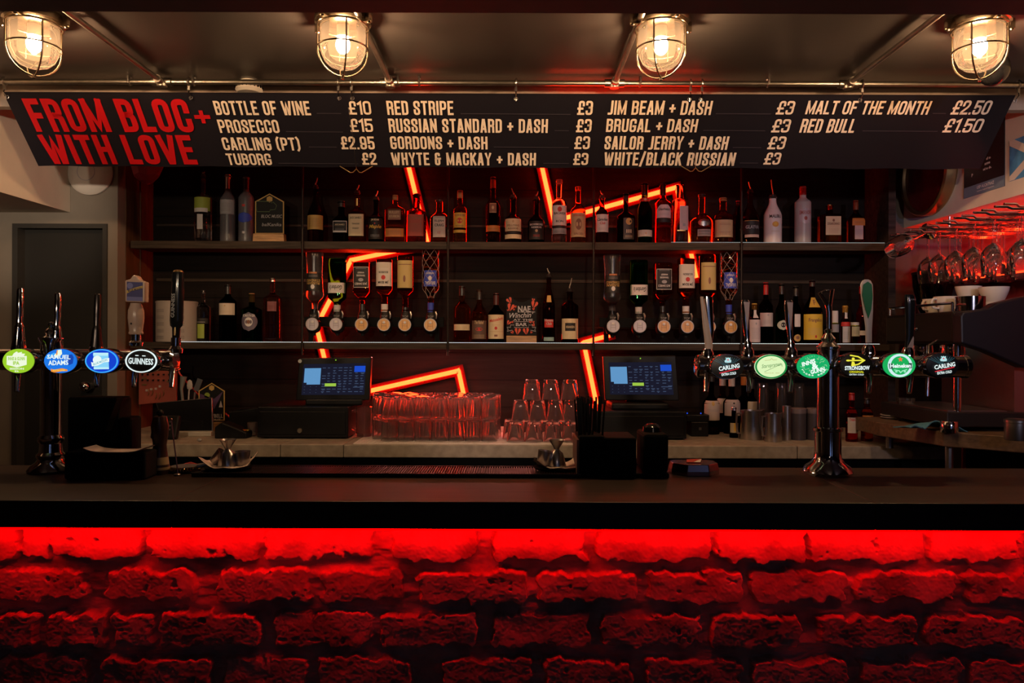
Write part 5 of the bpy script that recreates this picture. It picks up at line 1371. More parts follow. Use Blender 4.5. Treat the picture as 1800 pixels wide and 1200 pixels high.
fl = [('hop_pattern', pale, 'l', [(x_, y_), (x_ + rr.uniform(-.12, .12), y_ + rr.uniform(-.1, .1)), (x_ + rr.uniform(-.2, .2), y_ + rr.uniform(-.12, .12))], .022) for x_, y_ in ((.4, .5), (.55, .35), (.62, .1), (.35, .3), (.6, -.1), (.75, -.2), (-.6, -.1), (-.5, -.25), (-.7, .1), (.5, -.5), (-.35, .62), (-.2, -.3), (.3, .6), (.15, .35))]
badge(tf, base, 1429, 640, gg, fl + lag + [('lettering', wg, 't', 'INNIS', -.33, .3, .84, .36, .1, .3, .05), ('lettering', wg, 't', '&', .05, .02, .42, .5, .0, .2, .05), ('lettering', wg, 't', 'GUNN', .22, -.34, .9, .36, .1, .25, .05)])
ye = glow((.85, .80, .06))
badge(tf, base, 1505, 638, G_BLACK, [('archer', ye, 'l', [(-.38, .82), (.05, .72), (.42, .42), (.05, .1), (-.32, -.02)], .05), ('archer', ye, 'l', [(-.6, .4), (.4, .42)], .055), ('archer', ye, 'p', [(-.34, .32), (-.2, .3), (-.12, -.02), (-.38, -.02)][::-1]), ('archer', ye, 'e', -.25, .55, .09, .1), ('archer', ye, 'e', -.55, .4, .12, .075),
    ('lettering', G_WHITE, 't', 'STRONGBOW', .0, -.2, 1.5, .34, 0, .02, .035), ('original', glow((.75, .72, .02)), 't', 'ORIGINAL', -.05, -.52, .88, .16, 0, 0, .03), ('small_lettering', G_WHITE, 't', 'EXTRA COLD', -.04, -.74, .86, .13, 0, 0, .02)])
hg = glow((.012, .42, .10)); hw = glow((.62, .86, .86)); star = [(.0 + (.17 if q % 2 == 0 else .07) * math.sin(PI * q / 5), .5 + (.24 if q % 2 == 0 else .1) * math.cos(PI * q / 5)) for q in range(10)][::-1]
n_ = 40
badge(tf, base, 1580, 637.5, hg, [('oval', hw, 'e', 0, 0, .75, .95), ('inner_oval', hg, 'e', 0, 0, .57, .76), ('star', glow((.9, .16, .06)), 'p', star), ('plate', glow((.02, .06, .05)), 'p', [(-.7, .15), (.7, .2), (.7, -.22), (-.66, -.27)][::-1]), ('lettering', G_WHITE, 't', 'Heineken', .0, -.02, 1.26, .34, 0, .02, .04),
    ('flourish', glow((.3, .8, .5)), 'l', [(-.36, -.36), (-.1, -.42), (0, -.58), (.12, -.42), (.36, -.34)], .04), ('flourish', glow((.3, .8, .5)), 'e', -.26, -.5, .08, .08), ('flourish', glow((.3, .8, .5)), 'e', .26, -.5, .08, .08)])
carling(1656, 637)
# ------------------------------------------------------------------ tills
SCR = emat('till screen dark', (.010, .010, .022)); SCRB = emat('till screen pane', (.115, .30, .56)); SCRK = emat('till screen key', (.012, .07, .55)); SCRG = emat('till screen green', (.33, .55, .06)); SCRT = emat('till screen text', (.05, .075, .14))
def till(label, xs, Y, mirror, lockx, drawer, group='tills'):
    """xs: image corners of the casing TL, TR, BR, BL"""
    k = Y / F
    TLc, TRc, BRc, BLc = [P(px, py, Y) for px, py in xs]
    # the screen leans back and turns a little: the foot is nearer than the head
    q = [TLc, TRc, BRc, BLc]
    c0 = P((drawer[0] + drawer[1]) / 2, 600, Y)
    base = Vector((c0.x, Y, Z_BACK))
    t = thing('till', label, 'till', base, group)
    k2 = (Y - .10) / F
    xa, xb = P(drawer[0], 740, Y - .10).x - base.x, P(drawer[1], 740, Y - .10).x - base.x
    zt = H + Y2(900, drawer[2]) * k2 - Z_BACK
    dr = obj('cash_drawer', MB().bb(xa, xb, -.10, .29, .006, zt), BLACK, t, False, bevel=.004)
    obj('drawer_front', MB().bb(xa + .012, xb - .012, -.104, -.10, .02, zt - .02), BLACK, dr, False, bevel=.002)
    lx = P(lockx, 758, Y - .105).x - base.x
    lz = P(lockx, 759, Y - .105).z - base.z
    obj('lock', MB().lathe([(0, -.110), (.010, -.110), (.012, -.106), (.012, -.1), (0, -.1)], 20, (lx, 0, lz), axis='y'), mat('lock brass', (.45, .4, .3), .35, 1.0), dr)
    for s in (xa + .03, xb - .03): obj('foot', MB().cyl((s, -.06, 0), (s, -.06, .006), .012, 12), BLACKM, t)
    xm = ((TLc + TRc).x / 2) - base.x
    obj('stand_base', MB().bb(xm - .13, xm + .13, -.03, .16, zt, zt + .03), BLACK, t, False, bevel=.008)
    zs = (BLc.z + BRc.z) / 2 - base.z
    obj('stand_neck', MB().bb(xm - .05, xm + .05, .06, .11, zt + .028, zs + .06), BLACK, t, False, bevel=.006)
    # casing
    front = [v - base for v in q]
    back = [v + Vector((0, .035, 0)) for v in front]
    m = MB(); m.add([front[3], front[2], front[1], front[0], back[3], back[2], back[1], back[0]], [(0, 1, 2, 3), (7, 6, 5, 4), (0, 4, 5, 1), (1, 5, 6, 2), (2, 6, 7, 3), (3, 7, 4, 0)])
    ca = obj('screen_casing', m, mat('till casing', (.008, .0075, .008), .35, spec=.3), t, False, bevel=.004)
    def g(u, v, lift=.0012):       # u, v in 0..1 over the casing, v up
        a = front[3].lerp(front[2], u); b = front[0].lerp(front[1], u)
        p = a.lerp(b, v); p.y -= lift; return p
    def R(m, u0, u1, v0, v1, l=.0012): m.add([g(u0, v0, l), g(u1, v0, l), g(u1, v1, l), g(u0, v1, l)], [(0, 1, 2, 3)])
    m = MB(); R(m, .07, .93, .13, .86); sc = obj('display', m, SCR, ca, False)
    m = MB(); R(m, .09, .315, .42, .76, .0018); R(m, .13, .315, .375, .42, .0018); obj('order_pane', m, SCRB, ca, False)
    m = MB(); R(m, .775, .925, .66, .80, .0018); obj('blue_key', m, SCRK, ca, False)
    m = MB(); R(m, .38, .535, .33, .40, .0018); obj('green_key', m, SCRG, ca, False)
    m = MB(); rr = random.Random(len(label))
    for r_ in range(10):
        for c_ in range(8):
            if rr.random() < .14: continue
            u = .335 + c_ * .074 + (.01 if c_ > 5 else 0); v = .755 - r_ * .062
            if c_ > 5 and v > .64: continue
            if .31 < v < .42 and .36 < u < .55: continue
            w_ = rr.uniform(.028, .056)
            R(m, u, u + w_, v, v + .014, .0018)
            if rr.random() < .3: R(m, u + .01, u + w_ - .01, v - .02, v - .008, .0018)
    R(m, .77, .91, .30, .315, .0018)
    for r_ in range(3):
        for c_ in range(3): R(m, .10 + c_ * .08, .112 + c_ * .08, .32 - r_ * .07, .328 - r_ * .07, .0018)
    obj('screen_text', m, SCRT, ca, False)
    m = MB(); m.lathe([(0, -.0015), (.0028, -.0015), (.0028, -.0005), (0, -.0005)], 12, tuple(g(.51, .945)), axis='y'); obj('indicator_light', m, emat('till green light', (.25, .6, .03)), ca, False)
    return t, g, base
till1, g1, b1 = till('till with a white sticker on its lit screen beside the glass mug', [(526, 632), (653, 629), (649, 705), (520, 706)], 3.42, False, 527, (452, 612, 716))
c = P(527.5, 637, 3.417) - b1
obj('sticker', MB().lathe([(0, -.003), (.0085, -.003), (.0085, -.001), (0, -.001)], 20, tuple(c), axis='y'), ink((.4, .45, .45)), till1)['label'] = 'round white sticker'
till('till with its lit screen between the straw holder and the wine bottles', [(1060, 625), (1188, 623), (1194, 702), (1064, 702)], 3.42, True, 1130, (1047, 1207, 722))
# loose things beside the tills
zc = Z_BACK
def at_counter(px, Y): return Vector((P(px, 700, Y).x, Y, zc))
c = at_counter(446, 3.60)
t = thing('receipt_printer', 'black receipt printer with sloping lid beside the sticker till', 'printer', c)
w_ = 34 * 3.6 / F
obj('body', MB().prism([(-w_, 0), (w_ * .98, 0), (w_ * .98, .095), (w_ * .8, .125), (-w_ * .4, .105), (-w_, .100)], -.07, .07), BLACK, t, False, bevel=.004)
obj('lid', MB().box((.01, 0, .113), (.12, .11, .006), rot=Matrix.Rotation(-.12, 3, 'Y')), BLACKG, t, False)
c = at_counter(411, 3.36)
t = thing('card_terminal', 'black wedge card terminal lying by the small shot tumbler', 'card reader', c)
w_ = 28 * 3.36 / F
m = MB(); m.prism([(-w_, 0), (w_, 0), (w_, .028), (w_ * .3, .05), (-w_ * .55, .073), (-w_, .05)], -.04, .04)
obj('body', m, BLACK, t, False, bevel=.006)
m = MB(); m.box((w_ * .75, -.02, .036), (.02, .012, .004)); obj('key', m, mat('orange key', (.45, .14, .02), .5), t, False)
m = MB(); m.box((w_ * .88, .0, .034), (.012, .012, .004)); obj('enter_key', m, mat('yellow key', (.4, .3, .03), .5), t, False)
TG = thin_glass('tumbler glass', (.995, .985, .98), .12, (.95, .88, .86))
c = at_counter(444, 3.42)
t = thing('shot_tumbler', 'small clear tumbler between the card terminal and the till', 'glass', c)
obj('glass', MB().lathe([(0, 0), (.017, 0), (.02, .004), (.023, .062), (.0215, .062), (.0185, .010), (0, .010)], 24), TG, t)
# tablet
Y = 3.42; k = Y / F
TL, TR, BR, BL = [P(px, py, Y) for px, py in ((268, 713), (368, 703), (374, 762), (314, 768))]
base = Vector(((BL.x + BR.x) / 2, Y, zc))
t = thing('tablet', 'dark tablet propped up with a bright silver foot rail', 'tablet', base)
fr = [v - base for v in (Vector((BL.x - .06, Y, zc + .018)), Vector((BR.x, Y, zc + .022)), TR, TL)]
fr[2].y += .03; fr[3].y += .03
m = MB(); bk = [v + Vector((0, .012, 0)) for v in fr]
m.add(fr + bk, [(0, 1, 2, 3), (7, 6, 5, 4), (0, 4, 5, 1), (1, 5, 6, 2), (2, 6, 7, 3), (3, 7, 4, 0)])
obj('casing', m, mat('tablet silver', (.35, .33, .32), .3, 1.0), t, False, bevel=.002)
cc = sum(fr, Vector()) / 4
m = MB(); m.add([cc + (v - cc) * .965 + Vector((0, -.0015, .001)) for v in fr], [(0, 1, 2, 3)]); obj('screen', m, BLACKG, t, False)
obj('foot_rail', MB().bb(fr[0].x, fr[1].x, -.02, .012, .0, .022), mat('rail silver', (.75, .7, .6), .35, .6), t, False, bevel=.003)
c = at_counter(292, 3.30)
t = thing('card_keypad', 'black card machine with rows of keys in front of the tablet', 'card reader', c)
rot = Matrix.Rotation(-.45, 3, 'X')
obj('body', MB().box((0, 0, .052), (.115, .03, .105), rot=Matrix.Rotation(-.35, 3, 'X')), BLACK, t, False, bevel=.008)
m = MB()
for r_ in range(3):
    for c_ in range(4): m.box((-.03 + .018 * c_, -.0225 + .007 * r_, .045 + .016 * r_), (.008, .006, .006), rot=Matrix.Rotation(-.35, 3, 'X'))
obj('key', m, mat('pale key', (.09, .085, .085), .5), t, False)
obj('display', MB().box((-.02, .008, .094), (.045, .006, .018), rot=Matrix.Rotation(-.35, 3, 'X')), mat('grey lcd', (.07, .065, .055), .3), t, False)
c = at_counter(351, 3.22)
t = thing('bottle_stopper', 'little white knob lying on the worktop before the tablet', 'stopper', c)
obj('knob', MB().ball((0, 0, .0075), .0075, 8, sx=1.5), ink((.3, .29, .28)), t)
# red board with hooks on the boarded cheek
Y = 3.66; c = P(277, 686, Y); k = Y / F
t = thing('key_board', 'dusty red hook board with tags below the beer font tube', 'key board', c)
x0, x1 = P(244, 686, Y).x - c.x, P(310, 686, Y).x - c.x
zt_, zb0, zb1 = P(277, 652, Y).z - c.z, P(245, 715, Y).z - c.z, P(310, 708, Y).z - c.z
m = MB(); m.prism([(x0, zb0), (x1, zb1), (x1, zt_), (x0, zt_)], 0, .012); bo = obj('board', m, mat('brick red board', (.26, .055, .035), .7, noise=.3, nscale=8), t, False)
obj('batten', MB().bb(x0 * .9, x0 * .9 + .02, .012, .17, zb0 + .01, zt_), WOODD, t, False)
rr = random.Random(2)
for r_, row in enumerate((662, 672)):
    m = MB()
    for q in range(6): m.box((x0 + .02 + q * .026, -.006, P(277, row, Y).z - c.z), (.005, .012, .008))
    obj('hook_row', m, BLACK, t, False)
m = MB()
for px, py, ww in ((254, 669, 8), (254, 680, 8), (296, 674, 5)): m.bb(P(px, py, Y).x - c.x - ww / 2 * k, P(px, py, Y).x - c.x + ww / 2 * k, -.003, 0, P(px, py, Y).z - c.z - .004, P(px, py, Y).z - c.z + .004)
obj('brass_tag', m, BRASS, t, False)
for px, py in ((258, 690), (266, 688), (274, 687), (281, 683)): obj('paper_tag', MB().bb(P(px, py, Y).x - c.x - .005, P(px, py, Y).x - c.x + .006, -.003, 0, P(px, py, Y).z - c.z - .005, P(px, py, Y).z - c.z + .005), ink((.4, .33, .33)), t, False)
for q in range(5):
    x_ = x0 + .05 + q * .018; z_ = P(277, 698, Y).z - c.z + rr.uniform(-.01, .01)
    obj('key', MB().tube([(x_, -.004, z_ + .02), (x_ + .003, -.005, z_), (x_ - .004, -.005, z_ - .012)], .0018, 6), BRASS, t)
# brushes and red flex behind the tablet
c = at_counter(330, 3.62)
t = thing('brush_pot', 'dark pot of cleaning brushes and a slotted turner behind the tablet', 'utensil pot', c)
obj('pot', MB().lathe([(0, 0), (.035, 0), (.04, .11), (.037, .11), (.032, .006), (0, .006)], 24), BLACK, t)
obj('brush', MB().tube([(-.01, 0, .01), (-.03, 0, .2), (-.02, 0, .26)], [.006, .007, .016], 10), mat('grey bristle', (.16, .18, .17), .7), t)
obj('turner', MB().tube([(.012, 0, .01), (.036, 0, .185)], .005, 8).box((.05, 0, .22), (.026, .004, .06), rot=Matrix.Rotation(.35, 3, 'Y')), STEEL, t)
obj('spoon', MB().tube([(.0, -.01, .01), (.012, -.012, .2)], .004, 8).lathe([(0, -.025), (.012, -.018), (.014, 0), (.01, .02), (0, .026)], 14, (.015, -.013, .22), sy=.4), ink((.4, .38, .36)), t)
pts = [P(px, py, 3.66 - .0) for px, py in ((315, 640), (314, 656), (322, 668), (340, 688), (356, 704), (372, 719), (392, 727), (405, 738), (408, 752))]
e = pts[-1].copy()
t = thing('red_flex', 'bright red cable looping down behind the tablet and stout card', 'cable', e)
fine = []
for i in range(len(pts) - 1):
    p0, p1, p2, p3 = pts[max(0, i - 1)], pts[i], pts[i + 1], pts[min(len(pts) - 1, i + 2)]
    for q in range(5):
        s_ = q / 5; fine.append(.5 * ((2 * p1) + (p2 - p0) * s_ + (2 * p0 - 5 * p1 + 4 * p2 - p3) * s_ ** 2 + (3 * p1 - p0 - 3 * p2 + p3) * s_ ** 3))
fine.append(pts[-1])
obj('flex', MB().tube([p - e for p in fine], .0042, 8), mat('red flex', (.5, .03, .015), .35), t)

# ------------------------------------------------------------------ glassware on the back counter
def ordn(k): return ('first', 'second', 'third', 'fourth', 'fifth', 'sixth', 'seventh', 'eighth', 'ninth', 'tenth')[k]
RGL = hazy_glass('pressed tumbler glass', (.985, .98, .975), .03)
xa, xb = P(622, 770, 3.18).x, P(1014, 770, 3.18).x
t = thing('drying_mat', 'white ribbed drying mat under the upturned tumblers on the worktop', 'mat', ((xa + xb) / 2, 3.36, Z_BACK))
MATW = mat('white rubber', (.74, .68, .64), .6)
obj('sheet', MB().bb(-(xb - xa) / 2, (xb - xa) / 2, -.195, .2, 0, .0025), MATW, t, False)
m = MB()
for q in range(90):
    x = -(xb - xa) / 2 + .004 + q * ((xb - xa) - .008) / 89
    m.bb(x - .0022, x + .0022, -.195, .2, .0025, .004)
obj('rib', m, MATW, t, False)
zg = Z_BACK + .0042
c = at_counter(640, 3.40); c.z = zg
t = thing('beer_mug', 'clear glass mug with a round handle at the end of the tumblers', 'glass', c)
R_ = .0365; hh_ = .132
obj('glass', MB().lathe([(0, 0), (R_ * .95, 0), (R_, .006), (R_, hh_), (R_ - .003, hh_), (R_ - .0035, .014), (0, .014)], 28), RGL, t)
pts = [Vector((-R_ + .002, 0, .112)), Vector((-R_ - .012, 0, .112)), Vector((-R_ - .024, 0, .098)), Vector((-R_ - .028, 0, .07)), Vector((-R_ - .022, 0, .042)), Vector((-R_ - .008, 0, .03)), Vector((-R_ + .002, 0, .03))]
obj('handle', MB().tube(smooth_path(pts), .0066, 12), RGL, t)

proto = None
def tumbler(px, Y, z, label):
    global proto
    loc = Vector((P(px, 700, Y).x, Y, z))
    if proto is None:
        t = thing('tumbler', label, 'glass', loc, 'upturned tumblers beside the mug')
        R1, R2, h1 = .0345, .0315, .0955
        obj('glass', MB().lathe([(R1, 0), (R1, .002), (R2 + .0004, h1 - .004), (R2 - .003, h1), (0, h1), (0, h1 - .012), (R2 - .0045, h1 - .013), (R1 - .0018, .001), (R1 - .0018, 0)], 28, closed=True), RGL, t)
        m = MB()
        for q in range(8):
            a = 2 * PI * q / 8
            m.tube([(R1 * 1.0 * math.cos(a), R1 * math.sin(a), .012), (R2 * 1.012 * math.cos(a), R2 * 1.012 * math.sin(a), h1 - .012)], .0011, 5)
        proto = t
    else: dup(proto, label, loc)
rowsY = (3.25, 3.325, 3.40, 3.475)
names = ('front', 'second', 'third', 'rear')
for lay in (0, 1):
    for r_, Y in enumerate(rowsY):
        xs = [684 + 29.4 * q for q in range(7)] if r_ == 0 else [668 + (28.4 - .5 * r_) * q + (8 if r_ == 2 else 0) for q in range(8)]
        for q, px in enumerate(xs):
            tumbler(px, Y, zg + lay * .0962, '%s tumbler from the mug, %s layer, %s row of the upturned block' % (ordn(q), 'upper' if lay else 'lower', names[r_]))
RG = thin_glass('rocks glass', (.99, .99, .985), .09, (.88, .85, .8))
proto2 = None
def rocks(px, Y, z, label):
    global proto2
    loc = Vector((P(px, 700, Y).x, Y, z))
    if proto2 is None:
        t = thing('rocks_tumbler', label, 'glass', loc, 'rocks glasses in the pyramid')
        R1, R2, h1 = .0395, .029, .088
        obj('glass', MB().lathe([(R1, 0), (R1, .002), (R2 + .003, h1 * .8), (R2, h1 - .003), (R2 - .004, h1), (0, h1), (0, h1 - .016), (R2 - .006, h1 - .018), (R1 - .0022, .001), (R1 - .0022, 0)], 32, closed=True), RGL, t)
        if 0: obj('base_rim', MB().lathe([(R2 - .001, h1 - .012), (R2 + .0022, h1 - .011), (R2 + .0016, h1 - .003), (R2 - .001, h1 - .002)], 32, closed=True), RG, t)
        proto2 = t
    else: dup(proto2, label, loc)
for q, px in enumerate((907, 939, 972, 1003)): rocks(px, 3.235, zg, '%s upturned rocks glass from the tumblers, bottom tier, front row' % ordn(q))
for q, px in enumerate((899, 930, 961, 992)): rocks(px, 3.325, zg, '%s upturned rocks glass from the tumblers, bottom tier, back row' % ordn(q))
for q, px in enumerate((915, 945, 976, 1004)): rocks(px, 3.27, zg + .0885, '%s upturned rocks glass from the tumblers, middle tier of the pyramid' % ordn(q))
for q, px in enumerate((935, 968, 1001)): rocks(px, 3.28, zg + .177, '%s upturned rocks glass from the tumblers, top tier of the pyramid' % ordn(q))

# ------------------------------------------------------------------ back counter, beyond the second till
c = at_counter(1222, 3.50)
t = thing('network_box', 'flat black box with two blue lights beside the second till', 'router', c)
obj('lower_box', MB().bb(-.03, .05, -.05, .1, .0, .068), BLACK, t, False, bevel=.004)
obj('body', MB().bb(-.05, .055, -.045, .1, .069, .10), BLACK, t, False, bevel=.004)
for px in (1208, 1232): obj('blue_light', MB().ball(tuple(P(px, 724, 3.452) - c), .003, 6), emat('blue led', (.02, .09, .9), 1.0), t)
obj('port', MB().bb(.005, .017, -.0515, -.048, .03, .042), mat('port grey', (.08, .08, .08), .5), t, False)
c = at_counter(1180, 3.50); c.z = zc + (600 - 722 + 122) * 0
def back_bottle(*a, **k): return bottle(*a, zb=Z_BACK, group='bottles on the back counter', **k)
back_bottle(1251, 29, 640, 708, 690, 10, BLACKGL, 'dark wine bottle with a white shield label and gold seal', labs=[(701, 735, .93, ink((.45, .37, .33)), [('O', 706, 8, .18, INK_GOLD), ('~', 716, 6, .7, GREYL)])], Y=3.56, cap=(DKCAP, 668, 11))
back_bottle(1271, 27, 640, 704, 690, 10, BLACKGL, 'wine bottle with a plain white label, second of the dark row', labs=[(697, 722, .95, ink((.42, .38, .34)), [('~', 710, 12, .6, GREYL)])], Y=3.66, cap=(ink((.4, .34, .33)), 675, 11))
back_bottle(1287, 29, 645, 706, 690, 10, BLACKGL, 'wine bottle with a black speckled white label', labs=[(699, 727, .95, ink((.46, .38, .38)), [('O', 705, 3, .12, A), ('O', 712, 5, .1, A), ('O', 716, 3, .2, GREYL), ('~', 702, 3, .7, GREYL), ('#', 722, 6, .16, GREYL)])], Y=3.58, cap=(ink((.42, .36, .34)), 676, 11))
back_bottle(1309, 28, 645, 704, 690, 10, BLACKGL, 'wine bottle with an orange capsule and no label in sight', Y=3.64, cap=(mat('orange capsule', (.4, .13, .02), .45), 674, 12))
back_bottle(1322, 22, 660, 706, 692, 9, BLACKGL, 'dark bottle with a narrow cream label behind the milk jugs', labs=[(702, 720, .8, ink((.4, .34, .24)))], Y=3.56, cap=(DKCAP, 680, 9.5))
back_bottle(1291, 15, 714, 738, 730, 8, BLACKGL, 'short dark bottle with a yellow and white label before the wine', labs=[(740, 757, .95, ink((.5, .45, .32)), [('#', 747, 14, .25, YELL)])], Y=3.42, cap=(SILV, 719, 8.5))
def jug(px, Y, wpx, top, label, handle=True):
    c = at_counter(px, Y); k = Y / F; R = wpx / 2 * k
    h = P(px, top, Y).z - zc
    t = thing('milk_jug', label, 'jug', c, 'steel milk jugs')
    obj('body', MB().lathe([(0, 0), (R * 1.02, 0), (R * 1.05, .004), (R, h * .4), (R * .93, h * .8), (R * .96, h), (R * .93, h), (R * .9, h * .8), (R * .96, .01), (0, .008)], 32), STEEL, t)
    if handle:
        obj('handle', MB().tube([(-R * .9, 0, h * .9), (-R * 1.35, 0, h * .88), (-R * 1.4, 0, h * .5), (-R * 1.25, 0, h * .2), (-R * .98, 0, h * .2)], .004, 10), STEEL, t)
        obj('spout', MB().loft([[(R * .8, -R * .4, h * .72), (R * 1.0, 0, h * .75), (R * .8, R * .4, h * .72)], [(R * .82, -R * .45, h), (R * 1.25, 0, h * 1.04), (R * .82, R * .45, h)]]), STEEL, t)
    return t
jug(1321, 3.37, 38, 718, 'larger steel milk jug in front of the wine bottles')
jug(1359, 3.29, 28, 723, 'smaller steel milk jug beside the larger one')
jug(1383, 3.34, 15, 710, 'tall narrow steel cup beside the smaller milk jug', False)
TALL = thin_glass('tall glass', (.93, .92, .91), .03, (.75, .7, .66))
def tall(px, Y, wpx, top, label):
    c = at_counter(px, Y); k = Y / F; R = wpx / 2 * k; h = P(px, top, Y).z - zc
    t = thing('pilsner_glass', label, 'glass', c, 'tall upturned beer glasses')
    obj('glass', MB().lathe([(R, 0), (R * 1.02, .002), (R * .82, h - .008), (R * .76, h), (0, h), (0, h - .02), (R * .7, h - .025), (R * .93, 0)], 28), TALL, t)
tall(1341, 3.48, 22, 670, 'tall upturned beer glass behind the larger milk jug'); tall(1373, 3.48, 22, 670, 'tall upturned beer glass behind the narrow steel cup'); tall(1404, 3.48, 24, 670, 'tall upturned beer glass over the dark caddies')
for px, wpx, nm in ((1403, 27, 'dark lidded caddy beside the narrow steel cup'), (1429, 22, 'dark lidded caddy half hidden by the font column')):
    c = at_counter(px, 3.36); k = 3.36 / F; R = wpx / 2 * k
    t = thing('tea_caddy', nm, 'caddy', c, 'dark caddies')
    obj('body', MB().lathe([(0, 0), (R, 0), (R, .118), (0, .118)], 28), mat('caddy grey', (.06, .05, .055), .35), t)
    obj('lid', MB().lathe([(0, .118), (R * 1.03, .118), (R * 1.03, .138), (R * .9, .142), (0, .142)], 28), mat('caddy lid', (.16, .12, .12), .4), t)
back_bottle(1498, 20, 688, 722, 711, 9, REDSP, 'little red sauce bottle with a white label and red cap', labs=[(729, 756, .9, ink((.5, .46, .4)), [('TABASCO', 732.5, 4.5, .7, INK_RED), ('~', 745, 16, .6, TAN)])], Y=3.30, cap=(REDCAP, 699, 9.5))
back_bottle(1525, 20, 697, 720, 712, 10, AMBER, 'small amber sauce bottle with an orange label beside the red one', labs=[(725, 750, .95, ink((.4, .14, .02)), [('~', 736, 18, .5, BROWNL)])], Y=3.32, cap=(DKCAP, 705, 10.5))

# ------------------------------------------------------------------ side ledge: coffee machine and its company
zl_ = zl
MB_ = MB
t = thing('coffee_machine', 'big black espresso machine on the side ledge under the cups', 'coffee machine', (1.9, 2.98, zl_))
b = Vector((1.9, 2.98, zl_))
def L(x0, x1, y0, y1, z0, z1): return MB().bb(x0 - b.x, x1 - b.x, y0 - b.y, y1 - b.y, z0 - b.z, z1 - b.z)
xf = 1.62
ztop = P(1700, 541, 2.76).z
obj('head', L(xf, 2.2, 2.76, 3.26, H - .005, ztop), BLACK, t, False, bevel=.012)
sp = [(P(px, py, 2.70).x - b.x, P(px, py, 2.70).z - b.z) for px, py in ((1690, 598), (1735, 612), (1800, 640), (1930, 650), (1930, 500), (1850, 506), (1795, 516), (1752, 527), (1738, 536), (1694, 543), (1689, 550))]
obj('side_panel', MB().prism(sp, 2.70 - b.y, 2.755 - b.y), mat('machine side', (.006, .006, .011), .4), t, False, bevel=.006)
obj('cup_rail', MB().tube([(xf + .01 - b.x, 2.78 - b.y, ztop + .03 - b.z), (xf + .01 - b.x, 3.24 - b.y, ztop + .03 - b.z)], .005, 8).tube([(xf + .01 - b.x, 2.78 - b.y, ztop - b.z), (xf + .01 - b.x, 2.78 - b.y, ztop + .03 - b.z)], .005, 8).tube([(xf + .01 - b.x, 3.24 - b.y, ztop - b.z), (xf + .01 - b.x, 3.24 - b.y, ztop + .03 - b.z)], .005, 8), CHROME, t)
obj('back_panel', L(1.86, 1.92, 2.78, 3.25, zl_ + .07, H - .006), STEEL, t, False)
obj('drip_tray', L(xf - .02, 2.2, 2.76, 3.26, zl_ + .015, zl_ + .07), mat('tray black', (.02, .018, .02), .3), t, False, bevel=.004)
obj('tray_grid', L(xf, 1.84, 2.79, 3.23, zl_ + .07, zl_ + .074), STEEL, t, False)
for q in range(2):
    y = 2.90 + .22 * q
    g = obj('group_head', MB().lathe([(0, 0), (.042, 0), (.045, -.03), (.038, -.05), (0, -.05)], 28, (1.70 - b.x, y - b.y, H - .005 - b.z)), CHROME, t)
    obj('portafilter', MB().lathe([(0, -.05), (.034, -.05), (.032, -.075), (.012, -.09), (0, -.09)], 24, (1.70 - b.x, y - b.y, H - .005 - b.z)).tube([(1.67 - b.x, y - b.y, H - .065 - b.z), (1.57 - b.x, y - .01 - b.y, H - .075 - b.z)], [.008, .012], 12), CHROME, g)
for px, py in ((xf + .03, 2.8), (2.15, 2.8), (xf + .03, 3.2), (2.15, 3.2)): obj('foot', MB().cyl((px - b.x, py - b.y, 0), (px - b.x, py - b.y, .016), .018, 14), BLACKM, t)
obj('post', MB().cyl((1.66 - b.x, 2.80 - b.y, zl_ + .07 - b.z), (1.66 - b.x, 2.80 - b.y, H - .005 - b.z), .014, 16), CHROME, t)
obj('steam_wand', MB().tube([(1.61 - b.x, 2.84 - b.y, H + .01 - b.z), (1.57 - b.x, 2.83 - b.y, H - .01 - b.z), (1.56 - b.x, 2.82 - b.y, H - .2 - b.z)], .006, 10), CHROME, t)
m = MB(); m.ball((1.615 - b.x, 3.0 - b.y, H + .055 - b.z), .008, 6); obj('knob', m, CHROME, t)
# cups on the machine
def cup(px, Y, wpx, hpx, label, z, hang, mm=CERAM, handle=True):
    k = Y / F; c = P(px, 540, Y); c.z = z; R = wpx / 2 * k; h = hpx * k
    t = thing('coffee_cup', label, 'cup', c, 'white cups on the coffee machine')
    obj('bowl', MB().lathe([(0, 0), (R * .55, 0), (R * .62, .004), (R * .78, h * .35), (R * .95, h * .75), (R, h), (R * .96, h), (R * .9, h * .75), (R * .6, .01), (0, .01)], 32), mm, t)
    if handle:
        ca, sa = math.cos(hang), math.sin(hang)
        obj('handle', MB().tube(smooth_path([(q * ca, q * sa, z_) for q, z_ in ((R * .9, h * .85), (R * 1.25, h * .84), (R * 1.42, h * .6), (R * 1.22, h * .33), (R * .75, h * .3))]), .0045, 10), mm, t)
zcu = ztop
cup(1664, 2.98, 42, 29, 'white cup with its handle toward the aisle, under the hanging glasses', zcu, PI * 1.05)
cup(1640, 3.12, 34, 27, 'white cup at the aisle edge of the machine, mostly hidden by its neighbour', zcu, PI * 1.1)
s = cup(1702, 3.10, 42, 27, 'white cup raised behind the steel tin', zcu + .052, 0)
cup(1702, 3.10, 38, 22, 'white cup standing under the raised one behind the steel tin', zcu, PI * .6, handle=False)
cup(1747, 2.98, 48, 27, 'wide white cup near the machine side panel, on top of another', zcu + .043, PI * .5)
cup(1750, 2.98, 44, 20, 'wide white cup carrying another beside the side panel', zcu, -.3)
k = 2.86 / F; c = P(1705, 540, 2.86); c.z = zcu
t = thing('steel_tin', 'shiny steel tin in front of the white cups', 'tin', c)
R = 24 * k; hh = 27 * k
obj('tin', MB().lathe([(0, 0), (R, 0), (R, hh), (R * .97, hh), (R * .97, .004), (0, .004)], 40), CHROME, t)
